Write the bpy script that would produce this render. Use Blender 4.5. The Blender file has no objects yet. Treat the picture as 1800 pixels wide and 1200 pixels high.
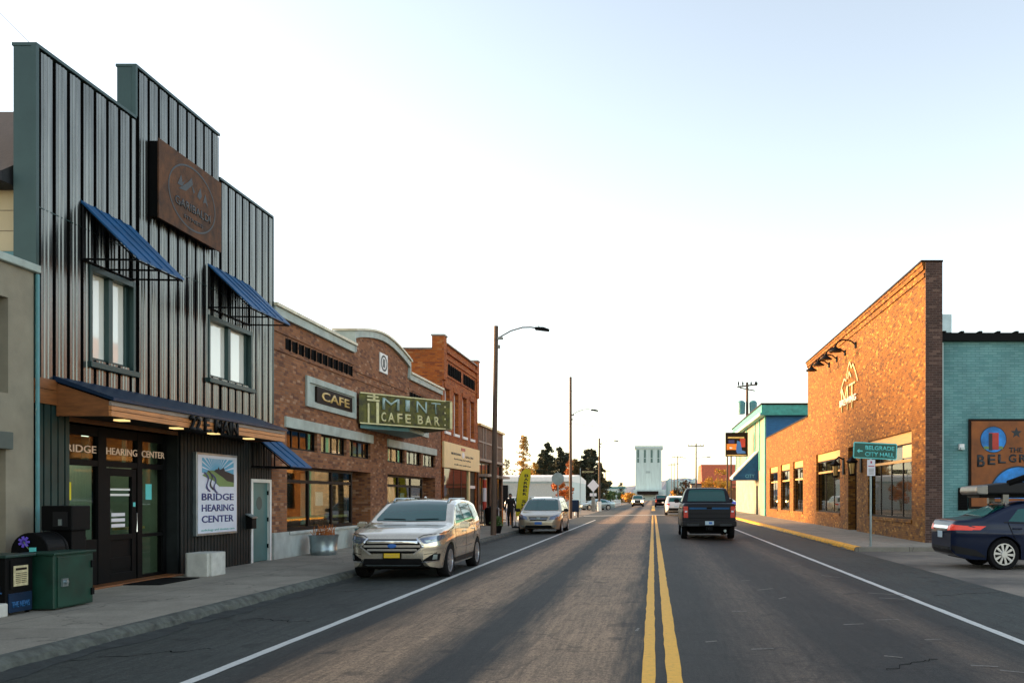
import bpy, bmesh, math, random
import numpy as np
from mathutils import Vector, Matrix
from mathutils.bvhtree import BVHTree
R = math.radians
random.seed(7)
scene = bpy.context.scene
COL = scene.collection

# ------------------------------------------------------------------ camera
cd = bpy.data.cameras.new("camera"); cam = bpy.data.objects.new("camera", cd); COL.objects.link(cam)
cam.location = (0, 0, 1.6); cam.rotation_euler = (R(90), 0, 0)
cd.sensor_width = 36; cd.lens = 32.0
cd.shift_x = -0.1378; cd.shift_y = 0.1517
cd.clip_start = 0.1; cd.clip_end = 9000
scene.camera = cam

# ------------------------------------------------------------------ sky, sun, exposure
SUN_EL, SUN_AZ = 9.0, -78.0          # azimuth: degrees from +Y (view direction), negative = left
w = bpy.data.worlds.new("World"); scene.world = w; w.use_nodes = True
wn = w.node_tree; bg = wn.nodes["Background"]
sk = wn.nodes.new("ShaderNodeTexSky"); sk.sky_type = 'NISHITA'; sk.sun_disc = False
sk.sun_elevation = R(SUN_EL); sk.sun_rotation = R(SUN_AZ); sk.altitude = 1300; sk.air_density = 1.0; sk.dust_density = 2.2; sk.ozone_density = 1.0
hs = wn.nodes.new("ShaderNodeHueSaturation"); hs.inputs["Saturation"].default_value = 0.72
tm = wn.nodes.new("ShaderNodeMix"); tm.data_type = "RGBA"; tm.blend_type = "MULTIPLY"; tm.inputs[0].default_value = 1; tm.inputs[7].default_value = (1.07, 0.978, 0.885, 1)
wn.links.new(sk.outputs[0], hs.inputs["Color"]); wn.links.new(hs.outputs[0], tm.inputs[6]); wn.links.new(tm.outputs[2], bg.inputs[0]); bg.inputs[1].default_value = 0.15
sd = bpy.data.lights.new("sun", 'SUN'); so = bpy.data.objects.new("sun", sd); COL.objects.link(so)
sd.energy = 3.6; sd.angle = R(16); sd.color = (1.0, 0.57, 0.23)
so.location = (-40, 20, 40)
_d = Vector((math.sin(R(SUN_AZ)) * math.cos(R(SUN_EL)), math.cos(R(SUN_AZ)) * math.cos(R(SUN_EL)), math.sin(R(SUN_EL))))
so.rotation_euler = _d.to_track_quat('Z', 'Y').to_euler()
scene.view_settings.view_transform = 'Standard'; scene.view_settings.look = 'None'
scene.view_settings.exposure = 1.95; scene.view_settings.gamma = 1.0

# ------------------------------------------------------------------ materials
def mat_base(name):
    m = bpy.data.materials.new(name); m.use_nodes = True
    nt = m.node_tree; return m, nt, nt.nodes["Principled BSDF"]
def N(nt, t, **kw):
    n = nt.nodes.new(t)
    for k, v in kw.items(): setattr(n, k, v)
    return n
def ramp(nt, fac, stops):
    r = N(nt, "ShaderNodeValToRGB"); e = r.color_ramp.elements
    e[0].position, e[0].color = stops[0][0], (*stops[0][1], 1)
    e[1].position, e[1].color = stops[-1][0], (*stops[-1][1], 1)
    for p, c in stops[1:-1]:
        x = e.new(p); x.color = (*c, 1)
    nt.links.new(fac, r.inputs[0]); return r.outputs[0]
def noise(nt, vec, scale, detail=4, rough=0.6):
    n = N(nt, "ShaderNodeTexNoise"); n.inputs["Scale"].default_value = scale
    n.inputs["Detail"].default_value = detail; n.inputs["Roughness"].default_value = rough
    nt.links.new(vec, n.inputs["Vector"]); return n.outputs["Fac"]
def mixc(nt, fac, a, b, mode='MIX'):
    m = N(nt, "ShaderNodeMix", data_type='RGBA', blend_type=mode)
    for sock, v in ((m.inputs[0], fac), (m.inputs[6], a), (m.inputs[7], b)):
        if isinstance(v, (int, float)): sock.default_value = v
        elif isinstance(v, tuple): sock.default_value = (*v, 1)
        else: nt.links.new(v, sock)
    return m.outputs[2]
def bump(nt, h, bsdf, strength, dist=0.01):
    b = N(nt, "ShaderNodeBump"); b.inputs["Strength"].default_value = strength; b.inputs["Distance"].default_value = dist
    nt.links.new(h, b.inputs["Height"]); nt.links.new(b.outputs[0], bsdf.inputs["Normal"])
def pbr(name, col, rough=0.6, metal=0.0, var=0.25, vscale=3.0, bmp=0.0, bscale=40.0, coat=0.0, spec=None, stretch=None, emit=None):
    m, nt, b = mat_base(name)
    tc = N(nt, "ShaderNodeTexCoord"); v = tc.outputs["Object"]
    if stretch:
        mp = N(nt, "ShaderNodeMapping"); mp.inputs["Scale"].default_value = stretch; nt.links.new(v, mp.inputs[0]); v = mp.outputs[0]
    if var > 0:
        f = noise(nt, v, vscale, 5)
        lo = tuple(c * (1 - var) for c in col); hi = tuple(min(1, c * (1 + var)) for c in col)
        nt.links.new(ramp(nt, f, [(0.3, lo), (0.7, hi)]), b.inputs["Base Color"])
        rr = N(nt, "ShaderNodeMapRange"); rr.inputs[3].default_value = max(0.02, rough - 0.08); rr.inputs[4].default_value = min(1, rough + 0.08)
        nt.links.new(f, rr.inputs[0]); nt.links.new(rr.outputs[0], b.inputs["Roughness"])
    else:
        b.inputs["Base Color"].default_value = (*col, 1); b.inputs["Roughness"].default_value = rough
    b.inputs["Metallic"].default_value = metal
    if coat: b.inputs["Coat Weight"].default_value = coat; b.inputs["Coat Roughness"].default_value = 0.04
    if spec is not None: b.inputs["Specular IOR Level"].default_value = spec
    if bmp: bump(nt, noise(nt, v, bscale, 5), b, bmp)
    if emit:
        b.inputs["Emission Color"].default_value = (*emit[0], 1); b.inputs["Emission Strength"].default_value = emit[1]
    return m
def planar(nt):
    """wall coordinates (along, up) chosen by the face direction"""
    tc = N(nt, "ShaderNodeTexCoord")
    s = N(nt, "ShaderNodeSeparateXYZ"); nt.links.new(tc.outputs["Object"], s.inputs[0])
    n = N(nt, "ShaderNodeSeparateXYZ"); nt.links.new(tc.outputs["Normal"], n.inputs[0])
    a = N(nt, "ShaderNodeMath", operation='ABSOLUTE'); nt.links.new(n.outputs[0], a.inputs[0])
    g = N(nt, "ShaderNodeMath", operation='GREATER_THAN'); nt.links.new(a.outputs[0], g.inputs[0]); g.inputs[1].default_value = 0.6
    mx = N(nt, "ShaderNodeMix", data_type='FLOAT'); nt.links.new(g.outputs[0], mx.inputs[0])
    nt.links.new(s.outputs[0], mx.inputs[2]); nt.links.new(s.outputs[1], mx.inputs[3])
    c = N(nt, "ShaderNodeCombineXYZ"); nt.links.new(mx.outputs[0], c.inputs[0]); nt.links.new(s.outputs[2], c.inputs[1])
    return c.outputs[0], tc.outputs["Object"], s
def brick(name, c1, c2, mortar, pale=None, bw=0.22, rh=0.075, pale_amt=0.66, stain=0.35, bstr=0.6, dark=None):
    m, nt, b = mat_base(name)
    uv, obj, s = planar(nt)
    t = N(nt, "ShaderNodeTexBrick"); nt.links.new(uv, t.inputs["Vector"])
    t.inputs["Color1"].default_value = (*c1, 1); t.inputs["Color2"].default_value = (*c2, 1); t.inputs["Mortar"].default_value = (*mortar, 1)
    t.inputs["Scale"].default_value = 1; t.inputs["Mortar Size"].default_value = 0.008; t.inputs["Mortar Smooth"].default_value = 0.2
    t.inputs["Brick Width"].default_value = bw; t.inputs["Row Height"].default_value = rh; t.inputs["Bias"].default_value = 0.0
    col = t.outputs["Color"]
    # single bricks that fired paler or darker: one random number per brick
    sv = N(nt, "ShaderNodeSeparateXYZ"); nt.links.new(uv, sv.inputs[0])
    def mth(op, a, b_=None):
        n = N(nt, "ShaderNodeMath", operation=op)
        for i_, v_ in enumerate((a, b_)):
            if v_ is None: continue
            if isinstance(v_, (int, float)): n.inputs[i_].default_value = v_
            else: nt.links.new(v_, n.inputs[i_])
        return n.outputs[0]
    row = mth('FLOOR', mth('DIVIDE', sv.outputs[1], rh)); odd = mth('SUBTRACT', 1, mth('FLOORED_MODULO', row, 2))
    coln = mth('FLOOR', mth('ADD', mth('DIVIDE', sv.outputs[0], bw), mth('MULTIPLY', odd, 0.5)))
    cb = N(nt, "ShaderNodeCombineXYZ"); nt.links.new(coln, cb.inputs[0]); nt.links.new(row, cb.inputs[1])
    wn_ = N(nt, "ShaderNodeTexWhiteNoise", noise_dimensions='2D'); nt.links.new(cb.outputs[0], wn_.inputs["Vector"])
    sp = N(nt, "ShaderNodeSeparateColor"); nt.links.new(wn_.outputs["Color"], sp.inputs[0])
    if pale:
        g = N(nt, "ShaderNodeMapRange"); g.inputs[1].default_value = pale_amt; g.inputs[2].default_value = pale_amt + 0.12
        nt.links.new(sp.outputs[0], g.inputs[0])
        g2 = N(nt, "ShaderNodeMath", operation='MULTIPLY'); nt.links.new(g.outputs[0], g2.inputs[0]); g2.inputs[1].default_value = 0.75
        col = mixc(nt, g2.outputs[0], col, pale)
    if dark:
        g = N(nt, "ShaderNodeMapRange"); g.inputs[1].default_value = 0.72; g.inputs[2].default_value = 0.85
        nt.links.new(sp.outputs[1], g.inputs[0])
        g2 = N(nt, "ShaderNodeMath", operation='MULTIPLY'); nt.links.new(g.outputs[0], g2.inputs[0]); g2.inputs[1].default_value = 0.8
        col = mixc(nt, g2.outputs[0], col, dark)
    st = ramp(nt, noise(nt, obj, 0.9, 6, 0.65), [(0.3, (1 - stain,) * 3), (0.65, (1, 1, 1))])
    col = mixc(nt, 1.0, col, st, 'MULTIPLY')
    nt.links.new(col, b.inputs["Base Color"]); b.inputs["Roughness"].default_value = 0.88
    inv = N(nt, "ShaderNodeMath", operation='SUBTRACT'); inv.inputs[0].default_value = 1; nt.links.new(t.outputs["Fac"], inv.inputs[1])
    ad = N(nt, "ShaderNodeMath", operation='MULTIPLY_ADD'); nt.links.new(noise(nt, obj, 45, 3), ad.inputs[0]); ad.inputs[1].default_value = 0.5; nt.links.new(inv.outputs[0], ad.inputs[2])
    bump(nt, ad.outputs[0], b, bstr, 0.012)
    return m
def glass(name, tint=(0.75, 0.85, 0.82), through=0.9, rough=0.02):
    m, nt, b = mat_base(name)
    nt.nodes.remove(b); out = nt.nodes["Material Output"]
    tr = N(nt, "ShaderNodeBsdfTransparent"); tr.inputs[0].default_value = (*(c * through for c in tint), 1)
    gl = N(nt, "ShaderNodeBsdfGlossy"); gl.inputs["Roughness"].default_value = rough
    fr = N(nt, "ShaderNodeFresnel"); fr.inputs[0].default_value = 1.5
    tc = N(nt, "ShaderNodeTexCoord"); bp = N(nt, "ShaderNodeBump"); bp.inputs["Strength"].default_value = 0.03; bp.inputs["Distance"].default_value = 0.02
    nt.links.new(noise(nt, tc.outputs["Object"], 1.1, 1), bp.inputs["Height"])
    nt.links.new(bp.outputs[0], gl.inputs["Normal"])
    ge = N(nt, "ShaderNodeNewGeometry"); iv = N(nt, "ShaderNodeMath", operation='SUBTRACT'); iv.inputs[0].default_value = 1; nt.links.new(ge.outputs["Backfacing"], iv.inputs[1])
    ml = N(nt, "ShaderNodeMath", operation='MULTIPLY'); nt.links.new(fr.outputs[0], ml.inputs[0]); nt.links.new(iv.outputs[0], ml.inputs[1])
    mx = N(nt, "ShaderNodeMixShader"); nt.links.new(ml.outputs[0], mx.inputs[0]); nt.links.new(tr.outputs[0], mx.inputs[1]); nt.links.new(gl.outputs[0], mx.inputs[2])
    nt.links.new(mx.outputs[0], out.inputs[0]); return m
def carpaint(name, col, metal=0.6, rough=0.32, coat=1.0):
    m, nt, b = mat_base(name)
    b.inputs["Base Color"].default_value = (*col, 1); b.inputs["Metallic"].default_value = metal; b.inputs["Roughness"].default_value = rough
    b.inputs["Coat Weight"].default_value = coat; b.inputs["Coat Roughness"].default_value = 0.03
    if coat < 1: b.inputs["Specular IOR Level"].default_value = 0.3
    tc = N(nt, "ShaderNodeTexCoord")
    f = noise(nt, tc.outputs["Object"], 6, 6)
    nt.links.new(ramp(nt, f, [(0.3, tuple(c * 0.9 for c in col)), (0.7, col)]), b.inputs["Base Color"])
    return m

M = {}
M['brick_mint'] = brick('weathered_red_brown_brick', (0.26, 0.092, 0.030), (0.35, 0.138, 0.050), (0.22, 0.13, 0.08), pale=(0.46, 0.27, 0.16), dark=(0.13, 0.05, 0.028), pale_amt=0.84, bw=.2, rh=.067)
M['brick_orange'] = brick('deep_orange_brick', (0.38, 0.085, 0.008), (0.48, 0.125, 0.014), (0.28, 0.10, 0.03), pale=(0.5, 0.2, 0.06), dark=(0.22, 0.05, 0.014), pale_amt=0.85)
M['brick_tan'] = brick('mottled_orange_tan_brick', (0.200, 0.070, 0.003), (0.275, 0.105, 0.006), (0.12, 0.050, 0.008), pale=(0.46, 0.23, 0.040), dark=(0.085, 0.03, 0.004), bw=0.22, rh=0.075, pale_amt=0.84, stain=0.3)
M['brick_dark'] = brick('dark_brown_brick', (0.065, 0.034, 0.026), (0.10, 0.05, 0.038), (0.16, 0.11, 0.09), pale=(0.2, 0.12, 0.09), bw=0.24, rh=0.08, pale_amt=0.84)
M['brick_brown'] = brick('brown_brick', (0.16, 0.09, 0.05), (0.23, 0.13, 0.075), (0.14, 0.10, 0.07))
M['brick_cream'] = brick('cream_brick', (0.34, 0.33, 0.26), (0.42, 0.40, 0.31), (0.28, 0.26, 0.20), bw=0.4, rh=0.2)
M['teal_wall'] = brick('painted_teal_masonry', (0.17, 0.37, 0.375), (0.20, 0.41, 0.41), (0.10, 0.26, 0.26), bw=0.3, rh=0.085, stain=0.3, bstr=0.8, dark=(0.13, 0.32, 0.32))
M['blue_wall'] = pbr('blue_siding_paint', (0.02, 0.13, 0.30), 0.6, stretch=(1, 1, 8))
M['teal_paint'] = pbr('teal_green_paint', (0.05, 0.30, 0.25), 0.5)
M['rib_metal'] = pbr('ribbed_grey_metal', (0.175, 0.180, 0.170), 0.27, 0.88, var=0.4, vscale=1.2, stretch=(1, 6, 0.35))
M['trim_metal'] = pbr('smooth_teal_grey_metal', (0.028, 0.060, 0.058), 0.4, 0.4, var=0.14, vscale=2)
M['dark_rib'] = pbr('charcoal_ribbed_metal', (0.015, 0.0185, 0.0185), 0.55, 0.1, var=0.3, spec=.2)  # dark grey metal, deepened further to paint in shade under the canopy
M['green_rib'] = pbr('green_grey_ribbed_metal', (0.015, 0.042, 0.038), 0.45, 0.3)
M['navy_awning'] = pbr('blue_painted_steel_awning', (0.005, 0.070, 0.185), 0.5, 0.0, var=0.25, spec=.3)
M['navy_dark'] = pbr('navy_standing_seam_roof', (0.006, 0.022, 0.055), 0.45, 0.2, spec=.3)
M['black'] = pbr('black_painted_metal', (0.003, 0.0032, 0.0035), 0.55, spec=.12)
M['black_matte'] = pbr('matte_black', (0.004, 0.004, 0.004), 0.9, spec=.1)
M['wood_orange'] = pbr('varnished_cedar_board', (0.50, 0.20, 0.065), 0.45, var=0.35, vscale=2, stretch=(10, 1.2, 12), bmp=0.2)
M['wood_brown'] = pbr('stained_brown_wood', (0.20, 0.07, 0.018), 0.5, var=0.3, stretch=(1.5, 1.5, 9))
M['wood_grey'] = pbr('weathered_grey_wood', (0.28, 0.22, 0.18), 0.6, var=0.3, stretch=(10, 1.2, 12))
M['wood_pole'] = pbr('weathered_pole_wood', (0.095, 0.06, 0.04), 0.8, var=0.35, stretch=(8, 8, 0.6), bmp=0.3)
M['rust'] = pbr('rusted_steel_plate', (0.085, 0.034, 0.013), 0.8, 0.0, var=0.65, vscale=3.5, bmp=0.3, bscale=20)
M['stucco'] = pbr('grey_tan_stucco', (0.255, 0.225, 0.165), 0.9, var=0.14, vscale=2.5, bmp=0.5, bscale=60)
M['stucco_dark'] = pbr('dark_grey_green_stucco', (0.10, 0.115, 0.10), 0.9, var=0.12, bmp=0.4, bscale=60)
M['siding_cream'] = brick('cream_shingle_siding', (0.55, 0.45, 0.28), (0.60, 0.50, 0.32), (0.25, 0.2, 0.13), bw=0.9, rh=0.32, stain=0.1)
M['shingle'] = pbr('dark_asphalt_shingles', (0.03, 0.032, 0.036), 0.9, bmp=0.5, bscale=14)
M['cornice'] = pbr('weathered_grey_green_cornice_paint', (0.36, 0.42, 0.38), 0.6, var=0.22, vscale=2.5)
M['flashing'] = pbr('cream_metal_flashing', (0.62, 0.56, 0.40), 0.45)
M['base_panel'] = pbr('pale_painted_bulkhead', (0.42, 0.46, 0.43), 0.6, var=0.25, vscale=2)
M['white'] = pbr('white_paint', (0.78, 0.78, 0.75), 0.5, var=0.08)
M['offwhite'] = pbr('offwhite_blind', (0.70, 0.68, 0.62), 0.7, var=0.08, stretch=(1, 1, 14))
M['curtain'] = pbr('pale_green_blind', (0.40, 0.46, 0.36), 0.8, var=0.15, stretch=(14, 14, 0.6))
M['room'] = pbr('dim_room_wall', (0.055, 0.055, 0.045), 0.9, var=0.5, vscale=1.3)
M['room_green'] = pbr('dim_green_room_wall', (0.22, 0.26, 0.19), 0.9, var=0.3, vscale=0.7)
M['cream_panel'] = pbr('cream_sign_board', (0.85, 0.64, 0.31), 0.55, var=0.06)
M['glass'] = glass('clear_window_glass')
M['glass_tint'] = glass('green_tinted_glass', (0.35, 0.55, 0.45), 0.8)
M['glass_dark'] = pbr('dark_window_glass', (0.012, 0.02, 0.02), 0.04, var=0, spec=1.0)
M['glass_sky'] = pbr('upstairs_window_glass_over_blind', (0.88, 0.86, 0.78), 0.05, var=0.0, coat=1.0, spec=1.0)
M['conc'] = pbr('concrete', (0.30, 0.285, 0.255), 0.85, var=0.2, vscale=5, bmp=0.4)
M['conc_pale'] = pbr('pale_concrete_block', (0.50, 0.50, 0.46), 0.85, var=0.14, vscale=6, bmp=0.5)
M['galv'] = pbr('galvanised_steel', (0.33, 0.40, 0.42), 0.35, 0.85, var=0.2)
M['lamp_grey'] = pbr('grey_lamp_metal', (0.22, 0.21, 0.19), 0.4, 0.6)
M['green_box'] = pbr('worn_dark_green_paint', (0.002, 0.034, 0.020), 0.5, var=0.4, vscale=4)
M['green_dark'] = pbr('blackish_green_paint', (0.006, 0.03, 0.024), 0.45, var=0.3)
M['newsprint'] = pbr('yellowed_newspaper', (0.50, 0.44, 0.26), 0.8, var=0.25, vscale=18)
M['blue_print'] = pbr('blue_print', (0.015, 0.10, 0.26), 0.5, var=0.2)
M['purple'] = pbr('purple_petals', (0.15, 0.09, 0.6), 0.6)
M['teal_door'] = pbr('teal_painted_door', (0.065, 0.17, 0.165), 0.45, var=0.14)
M['gold_letter'] = pbr('gold_letter_paint', (0.62, 0.42, 0.14), 0.4)
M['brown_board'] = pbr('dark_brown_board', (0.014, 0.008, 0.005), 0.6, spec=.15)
M['letter_lit'] = pbr('pale_peach_letter', (0.60, 0.42, 0.30), 0.5, var=0.05, emit=((1.0, 0.75, 0.5), 0.03))
M['navy_letter'] = pbr('dark_blue_ink', (0.025, 0.03, 0.16), 0.5, var=0)
M['sky_ink'] = pbr('sky_blue_ink', (0.10, 0.36, 0.55), 0.5, var=0.05)
M['green_ink'] = pbr('olive_green_ink', (0.15, 0.24, 0.08), 0.5, var=0.15)
M['dark_ink'] = pbr('dark_ink', (0.01, 0.015, 0.02), 0.5, var=0)
M['teal_ink'] = pbr('sea_green_ink', (0.05, 0.33, 0.28), 0.5, var=0)
M['poster'] = pbr('pale_blue_white_poster', (0.60, 0.66, 0.76), 0.35, var=0.05)
M['mint_green'] = pbr('mottled_moss_green_enamel', (0.070, 0.070, 0.004), 0.6, var=0.85, vscale=5.0)
M['mint_cream'] = pbr('aged_cream_enamel', (0.62, 0.58, 0.30), 0.45, var=0.2, vscale=6)
M['mint_tube'] = pbr('pale_glass_neon_tube', (0.34, 0.46, 0.42), 0.3, var=0.3, vscale=8)
M['teal_metal'] = pbr('teal_painted_sheet', (0.06, 0.22, 0.24), 0.4, var=0.2)
M['sign_green'] = pbr('green_road_sign_sheeting', (0.004, 0.09, 0.065), 0.4, var=0.05)
M['sign_cyan'] = pbr('pale_cyan_reflective_letter', (0.12, 0.62, 0.60), 0.4, var=0)
M['sign_white'] = pbr('white_sign_sheeting', (0.72, 0.70, 0.74), 0.4, var=0)
M['sign_red'] = pbr('red_sign_print', (0.45, 0.03, 0.08), 0.4, var=0)
M['sign_yellow'] = pbr('yellow_flag_cloth', (0.72, 0.60, 0.02), 0.7, var=0.08)
M['yellow_paint'] = pbr('worn_yellow_kerb_paint', (0.80, 0.36, 0.004), 0.7, var=0.3, vscale=5, bmp=0.3)
M['mural_brown'] = pbr('mural_brown_ground', (0.25, 0.072, 0.010), 0.6, var=0.35, vscale=1.5)
M['mural_blue'] = pbr('mural_blue_sky', (0.02, 0.20, 0.55), 0.6, var=0.6, vscale=2)
M['orange_paint'] = pbr('orange_paint', (0.75, 0.22, 0.02), 0.5)
M['red_paint'] = pbr('red_paint', (0.45, 0.035, 0.02), 0.5)
M['barn_red'] = pbr('rust_red_roof', (0.42, 0.09, 0.035), 0.7)
M['elev'] = pbr('pale_teal_grey_corrugated_cladding', (0.52, 0.62, 0.60), 0.55, var=0.12, stretch=(1.5, 1, 0.2), vscale=0.8)
M['elev_dark'] = pbr('grey_green_trim', (0.10, 0.17, 0.15), 0.6)
M['amber'] = pbr('glowing_headlamp', (1, 0.7, 0.35), 0.3, var=0, emit=((1.0, 0.5, 0.15), 9.0))
M['soffit_lamp'] = pbr('lit_soffit_lamp', (1, 0.85, 0.5), 0.3, var=0, emit=((1.0, 0.66, 0.25), 0.35))
M['tail_red'] = pbr('red_lamp_lens', (0.55, 0.02, 0.015), 0.15, var=0, coat=1)
M['tail_on'] = pbr('lit_red_lamp_lens', (0.6, 0.03, 0.02), 0.2, var=0, emit=((1, 0.08, 0.04), 0.06))
M['chrome'] = pbr('chrome', (0.7, 0.72, 0.75), 0.12, 1.0, var=0)
M['alloy'] = pbr('silver_alloy', (0.55, 0.57, 0.6), 0.28, 0.9, var=0)
M['rubber'] = pbr('tyre_rubber', (0.007, 0.007, 0.008), 0.85, var=0.3, vscale=10, spec=.2)
M['plastic'] = pbr('black_trim_plastic', (0.008, 0.008, 0.009), 0.55, var=0.1, spec=.3)
M['plate_y'] = pbr('yellow_plate', (0.72, 0.48, 0.01), 0.4, var=0)
M['plate_b'] = pbr('blue_plate', (0.03, 0.14, 0.45), 0.4, var=0)
M['plate_w'] = pbr('pale_blue_plate', (0.45, 0.58, 0.66), 0.4, var=0)
M['lens'] = pbr('headlamp_lens', (0.16, 0.19, 0.26), 0.08, 0.5, var=0.3, vscale=9, coat=1)
M['car_glass'] = pbr('car_glass', (0.004, 0.075, 0.070), 0.03, var=0, spec=0.7)
M['white_gold'] = carpaint('pale_gold_car_paint', (0.74, 0.67, 0.55), 0.85, 0.24)
M['beige'] = carpaint('beige_car_paint', (0.45, 0.39, 0.29), 0.6, 0.35)
M['navy_car'] = carpaint('dark_blue_car_paint', (0.002, 0.009, 0.034), 0.2, 0.35, 0.35)
M['dark_truck'] = carpaint('blue_black_truck_paint', (0.0015, 0.003, 0.008), 0.0, 0.45, 0.12)
M['white_car'] = carpaint('white_car_paint', (0.72, 0.73, 0.74), 0.0, 0.3)
M['red_truck'] = carpaint('dark_red_truck_paint', (0.10, 0.015, 0.015), 0.3, 0.3)
M['foil_dark'] = pbr('dark_conifer_needles', (0.022, 0.030, 0.014), 0.8, var=0.5, vscale=1.2)
M['foil_gold'] = pbr('golden_larch_needles', (0.38, 0.21, 0.03), 0.8, var=0.4, vscale=1.2)
M['foil_mix'] = pbr('brownish_green_foliage', (0.09, 0.065, 0.02), 0.8, var=0.5, vscale=1.2)
M['foil_yel'] = pbr('yellow_autumn_leaves', (0.52, 0.26, 0.02), 0.7, var=0.35, vscale=1.2)
M['foil_org'] = pbr('orange_autumn_leaves', (0.42, 0.12, 0.015), 0.7, var=0.4, vscale=1.2)
M['foil_green'] = pbr('green_leaves', (0.05, 0.09, 0.02), 0.7, var=0.4, vscale=1.2)
M['cloth_black'] = pbr('black_clothing', (0.012, 0.012, 0.014), 0.9)
M['skin'] = pbr('skin', (0.35, 0.2, 0.14), 0.6, var=0.05)
M['hair'] = pbr('dark_hair', (0.02, 0.014, 0.01), 0.7)
M['hill'] = pbr('distant_hills', (0.16, 0.20, 0.26), 0.95, var=0.15, vscale=0.004)  # distance haze is put into this blue-grey colour
M['wire'] = pbr('black_cable', (0.12, 0.09, 0.05), 0.6, var=0)

# ------------------------------------------------------------------ mesh helpers
WL = {}
def wl(p): return WL.get(p.name, Vector((0, 0, 0))) if p else Vector((0, 0, 0))
class MB:
    def __init__(s): s.bm = bmesh.new()
    def quad(s, *pts):
        return s.bm.faces.new([s.bm.verts.new(p) for p in pts])
    def box(s, x0, x1, y0, y1, z0, z1):
        v = [s.bm.verts.new((x, y, z)) for x in (x0, x1) for y in (y0, y1) for z in (z0, z1)]
        for f in ((0, 1, 3, 2), (4, 6, 7, 5), (0, 4, 5, 1), (2, 3, 7, 6), (0, 2, 6, 4), (1, 5, 7, 3)):
            s.bm.faces.new([v[i] for i in f])
        return s
    def obox(s, c, u, v, n, hu, hv, hn):
        c, u, v, n = map(Vector, (c, u, v, n))
        vs = [s.bm.verts.new(c + u * a * hu + v * b * hv + n * d * hn) for a in (-1, 1) for b in (-1, 1) for d in (-1, 1)]
        for f in ((0, 1, 3, 2), (4, 6, 7, 5), (0, 4, 5, 1), (2, 3, 7, 6), (0, 2, 6, 4), (1, 5, 7, 3)):
            s.bm.faces.new([vs[i] for i in f])
        return s
    def prism(s, poly, ext):
        e = Vector(ext); a = [s.bm.verts.new(p) for p in poly]; b = [s.bm.verts.new(Vector(p) + e) for p in poly]
        n = len(poly); s.bm.faces.new(a[::-1]); s.bm.faces.new(b)
        for i in range(n): s.bm.faces.new((a[i], a[(i + 1) % n], b[(i + 1) % n], b[i]))
        return s
    def tube(s, pts, r, n=8, r2=None, cap=True):
        pts = [Vector(p) for p in pts]; k = len(pts); rings = []
        for i, p in enumerate(pts):
            d = (pts[min(i + 1, k - 1)] - pts[max(i - 1, 0)]).normalized()
            u = d.orthogonal() if abs(d.z) > 0.99 else d.cross(Vector((0, 0, 1)))
            u.normalize(); v = d.cross(u)
            rr = r if r2 is None else r + (r2 - r) * i / (k - 1)
            rings.append([s.bm.verts.new(p + (u * math.cos(t) + v * math.sin(t)) * rr) for t in [2 * math.pi * j / n for j in range(n)]])
        for a, b in zip(rings, rings[1:]):
            for j in range(n): s.bm.faces.new((a[j], a[(j + 1) % n], b[(j + 1) % n], b[j]))
        if cap: s.bm.faces.new(rings[0][::-1]); s.bm.faces.new(rings[-1])
        return s
    def lathe(s, prof, c, axis='z', n=24, close=False):
        c = Vector(c); rings = []
        for (r, h) in prof:
            ring = []
            for j in range(n):
                t = 2 * math.pi * j / n; a, b = r * math.cos(t), r * math.sin(t)
                q = {'z': (a, b, h), 'x': (h, a, b), 'y': (a, h, b)}[axis]
                ring.append(s.bm.verts.new(c + Vector(q)))
            rings.append(ring)
        prs = list(zip(rings, rings[1:])) + ([(rings[-1], rings[0])] if close else [])
        for a, b in prs:
            for j in range(n): s.bm.faces.new((a[j], a[(j + 1) % n], b[(j + 1) % n], b[j]))
        if not close:
            s.bm.faces.new(rings[0][::-1]); s.bm.faces.new(rings[-1])
        return s
    def build(s, name, mat, parent=None, smooth=False, bevel=0, angle=35):
        bmesh.ops.recalc_face_normals(s.bm, faces=s.bm.faces)
        off = wl(parent)
        if off.length > 0: bmesh.ops.translate(s.bm, verts=s.bm.verts, vec=-off)
        me = bpy.data.meshes.new(name); s.bm.to_mesh(me); s.bm.free()
        me.materials.append(M[mat] if isinstance(mat, str) else mat)
        if smooth:
            me.polygons.foreach_set('use_smooth', [True] * len(me.polygons)); me.set_sharp_from_angle(angle=R(angle))
        o = bpy.data.objects.new(name, me); COL.objects.link(o)
        if parent: o.parent = parent; WL[o.name] = off
        if bevel:
            bv = o.modifiers.new('bevel', 'BEVEL'); bv.width = bevel; bv.segments = 2; bv.limit_method = 'ANGLE'
        return o
def tag(o, label=None, cat=None, group=None, kind=None):
    if label: o['label'] = label
    if cat: o['category'] = cat
    if group: o['group'] = group
    if kind: o['kind'] = kind
    return o
def thing(name, label, cat, loc=(0, 0, 0), group=None):
    o = bpy.data.objects.new(name, None); COL.objects.link(o); o.location = loc; WL[o.name] = Vector(loc)
    o.empty_display_size = 0.2
    return tag(o, label, cat, group)
def dup(root, loc, rz=None, label=None):
    r = root.copy(); COL.objects.link(r); r.location = loc
    if rz is not None: r.rotation_euler = (0, 0, rz)
    if label: r['label'] = label
    for ch in list(root.children):
        c = ch.copy(); COL.objects.link(c); c.parent = r
        for g in list(ch.children):
            d = g.copy(); COL.objects.link(d); d.parent = c
    return r
def stru(name, mb, mat, **kw): return tag(mb.build(name, mat, None, **kw), kind='structure')
AX = {'L': (Vector((0, 1, 0)), Vector((0, 0, 1))), 'Rt': (Vector((0, -1, 0)), Vector((0, 0, 1))), 'F': (Vector((1, 0, 0)), Vector((0, 0, 1)))}
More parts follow.
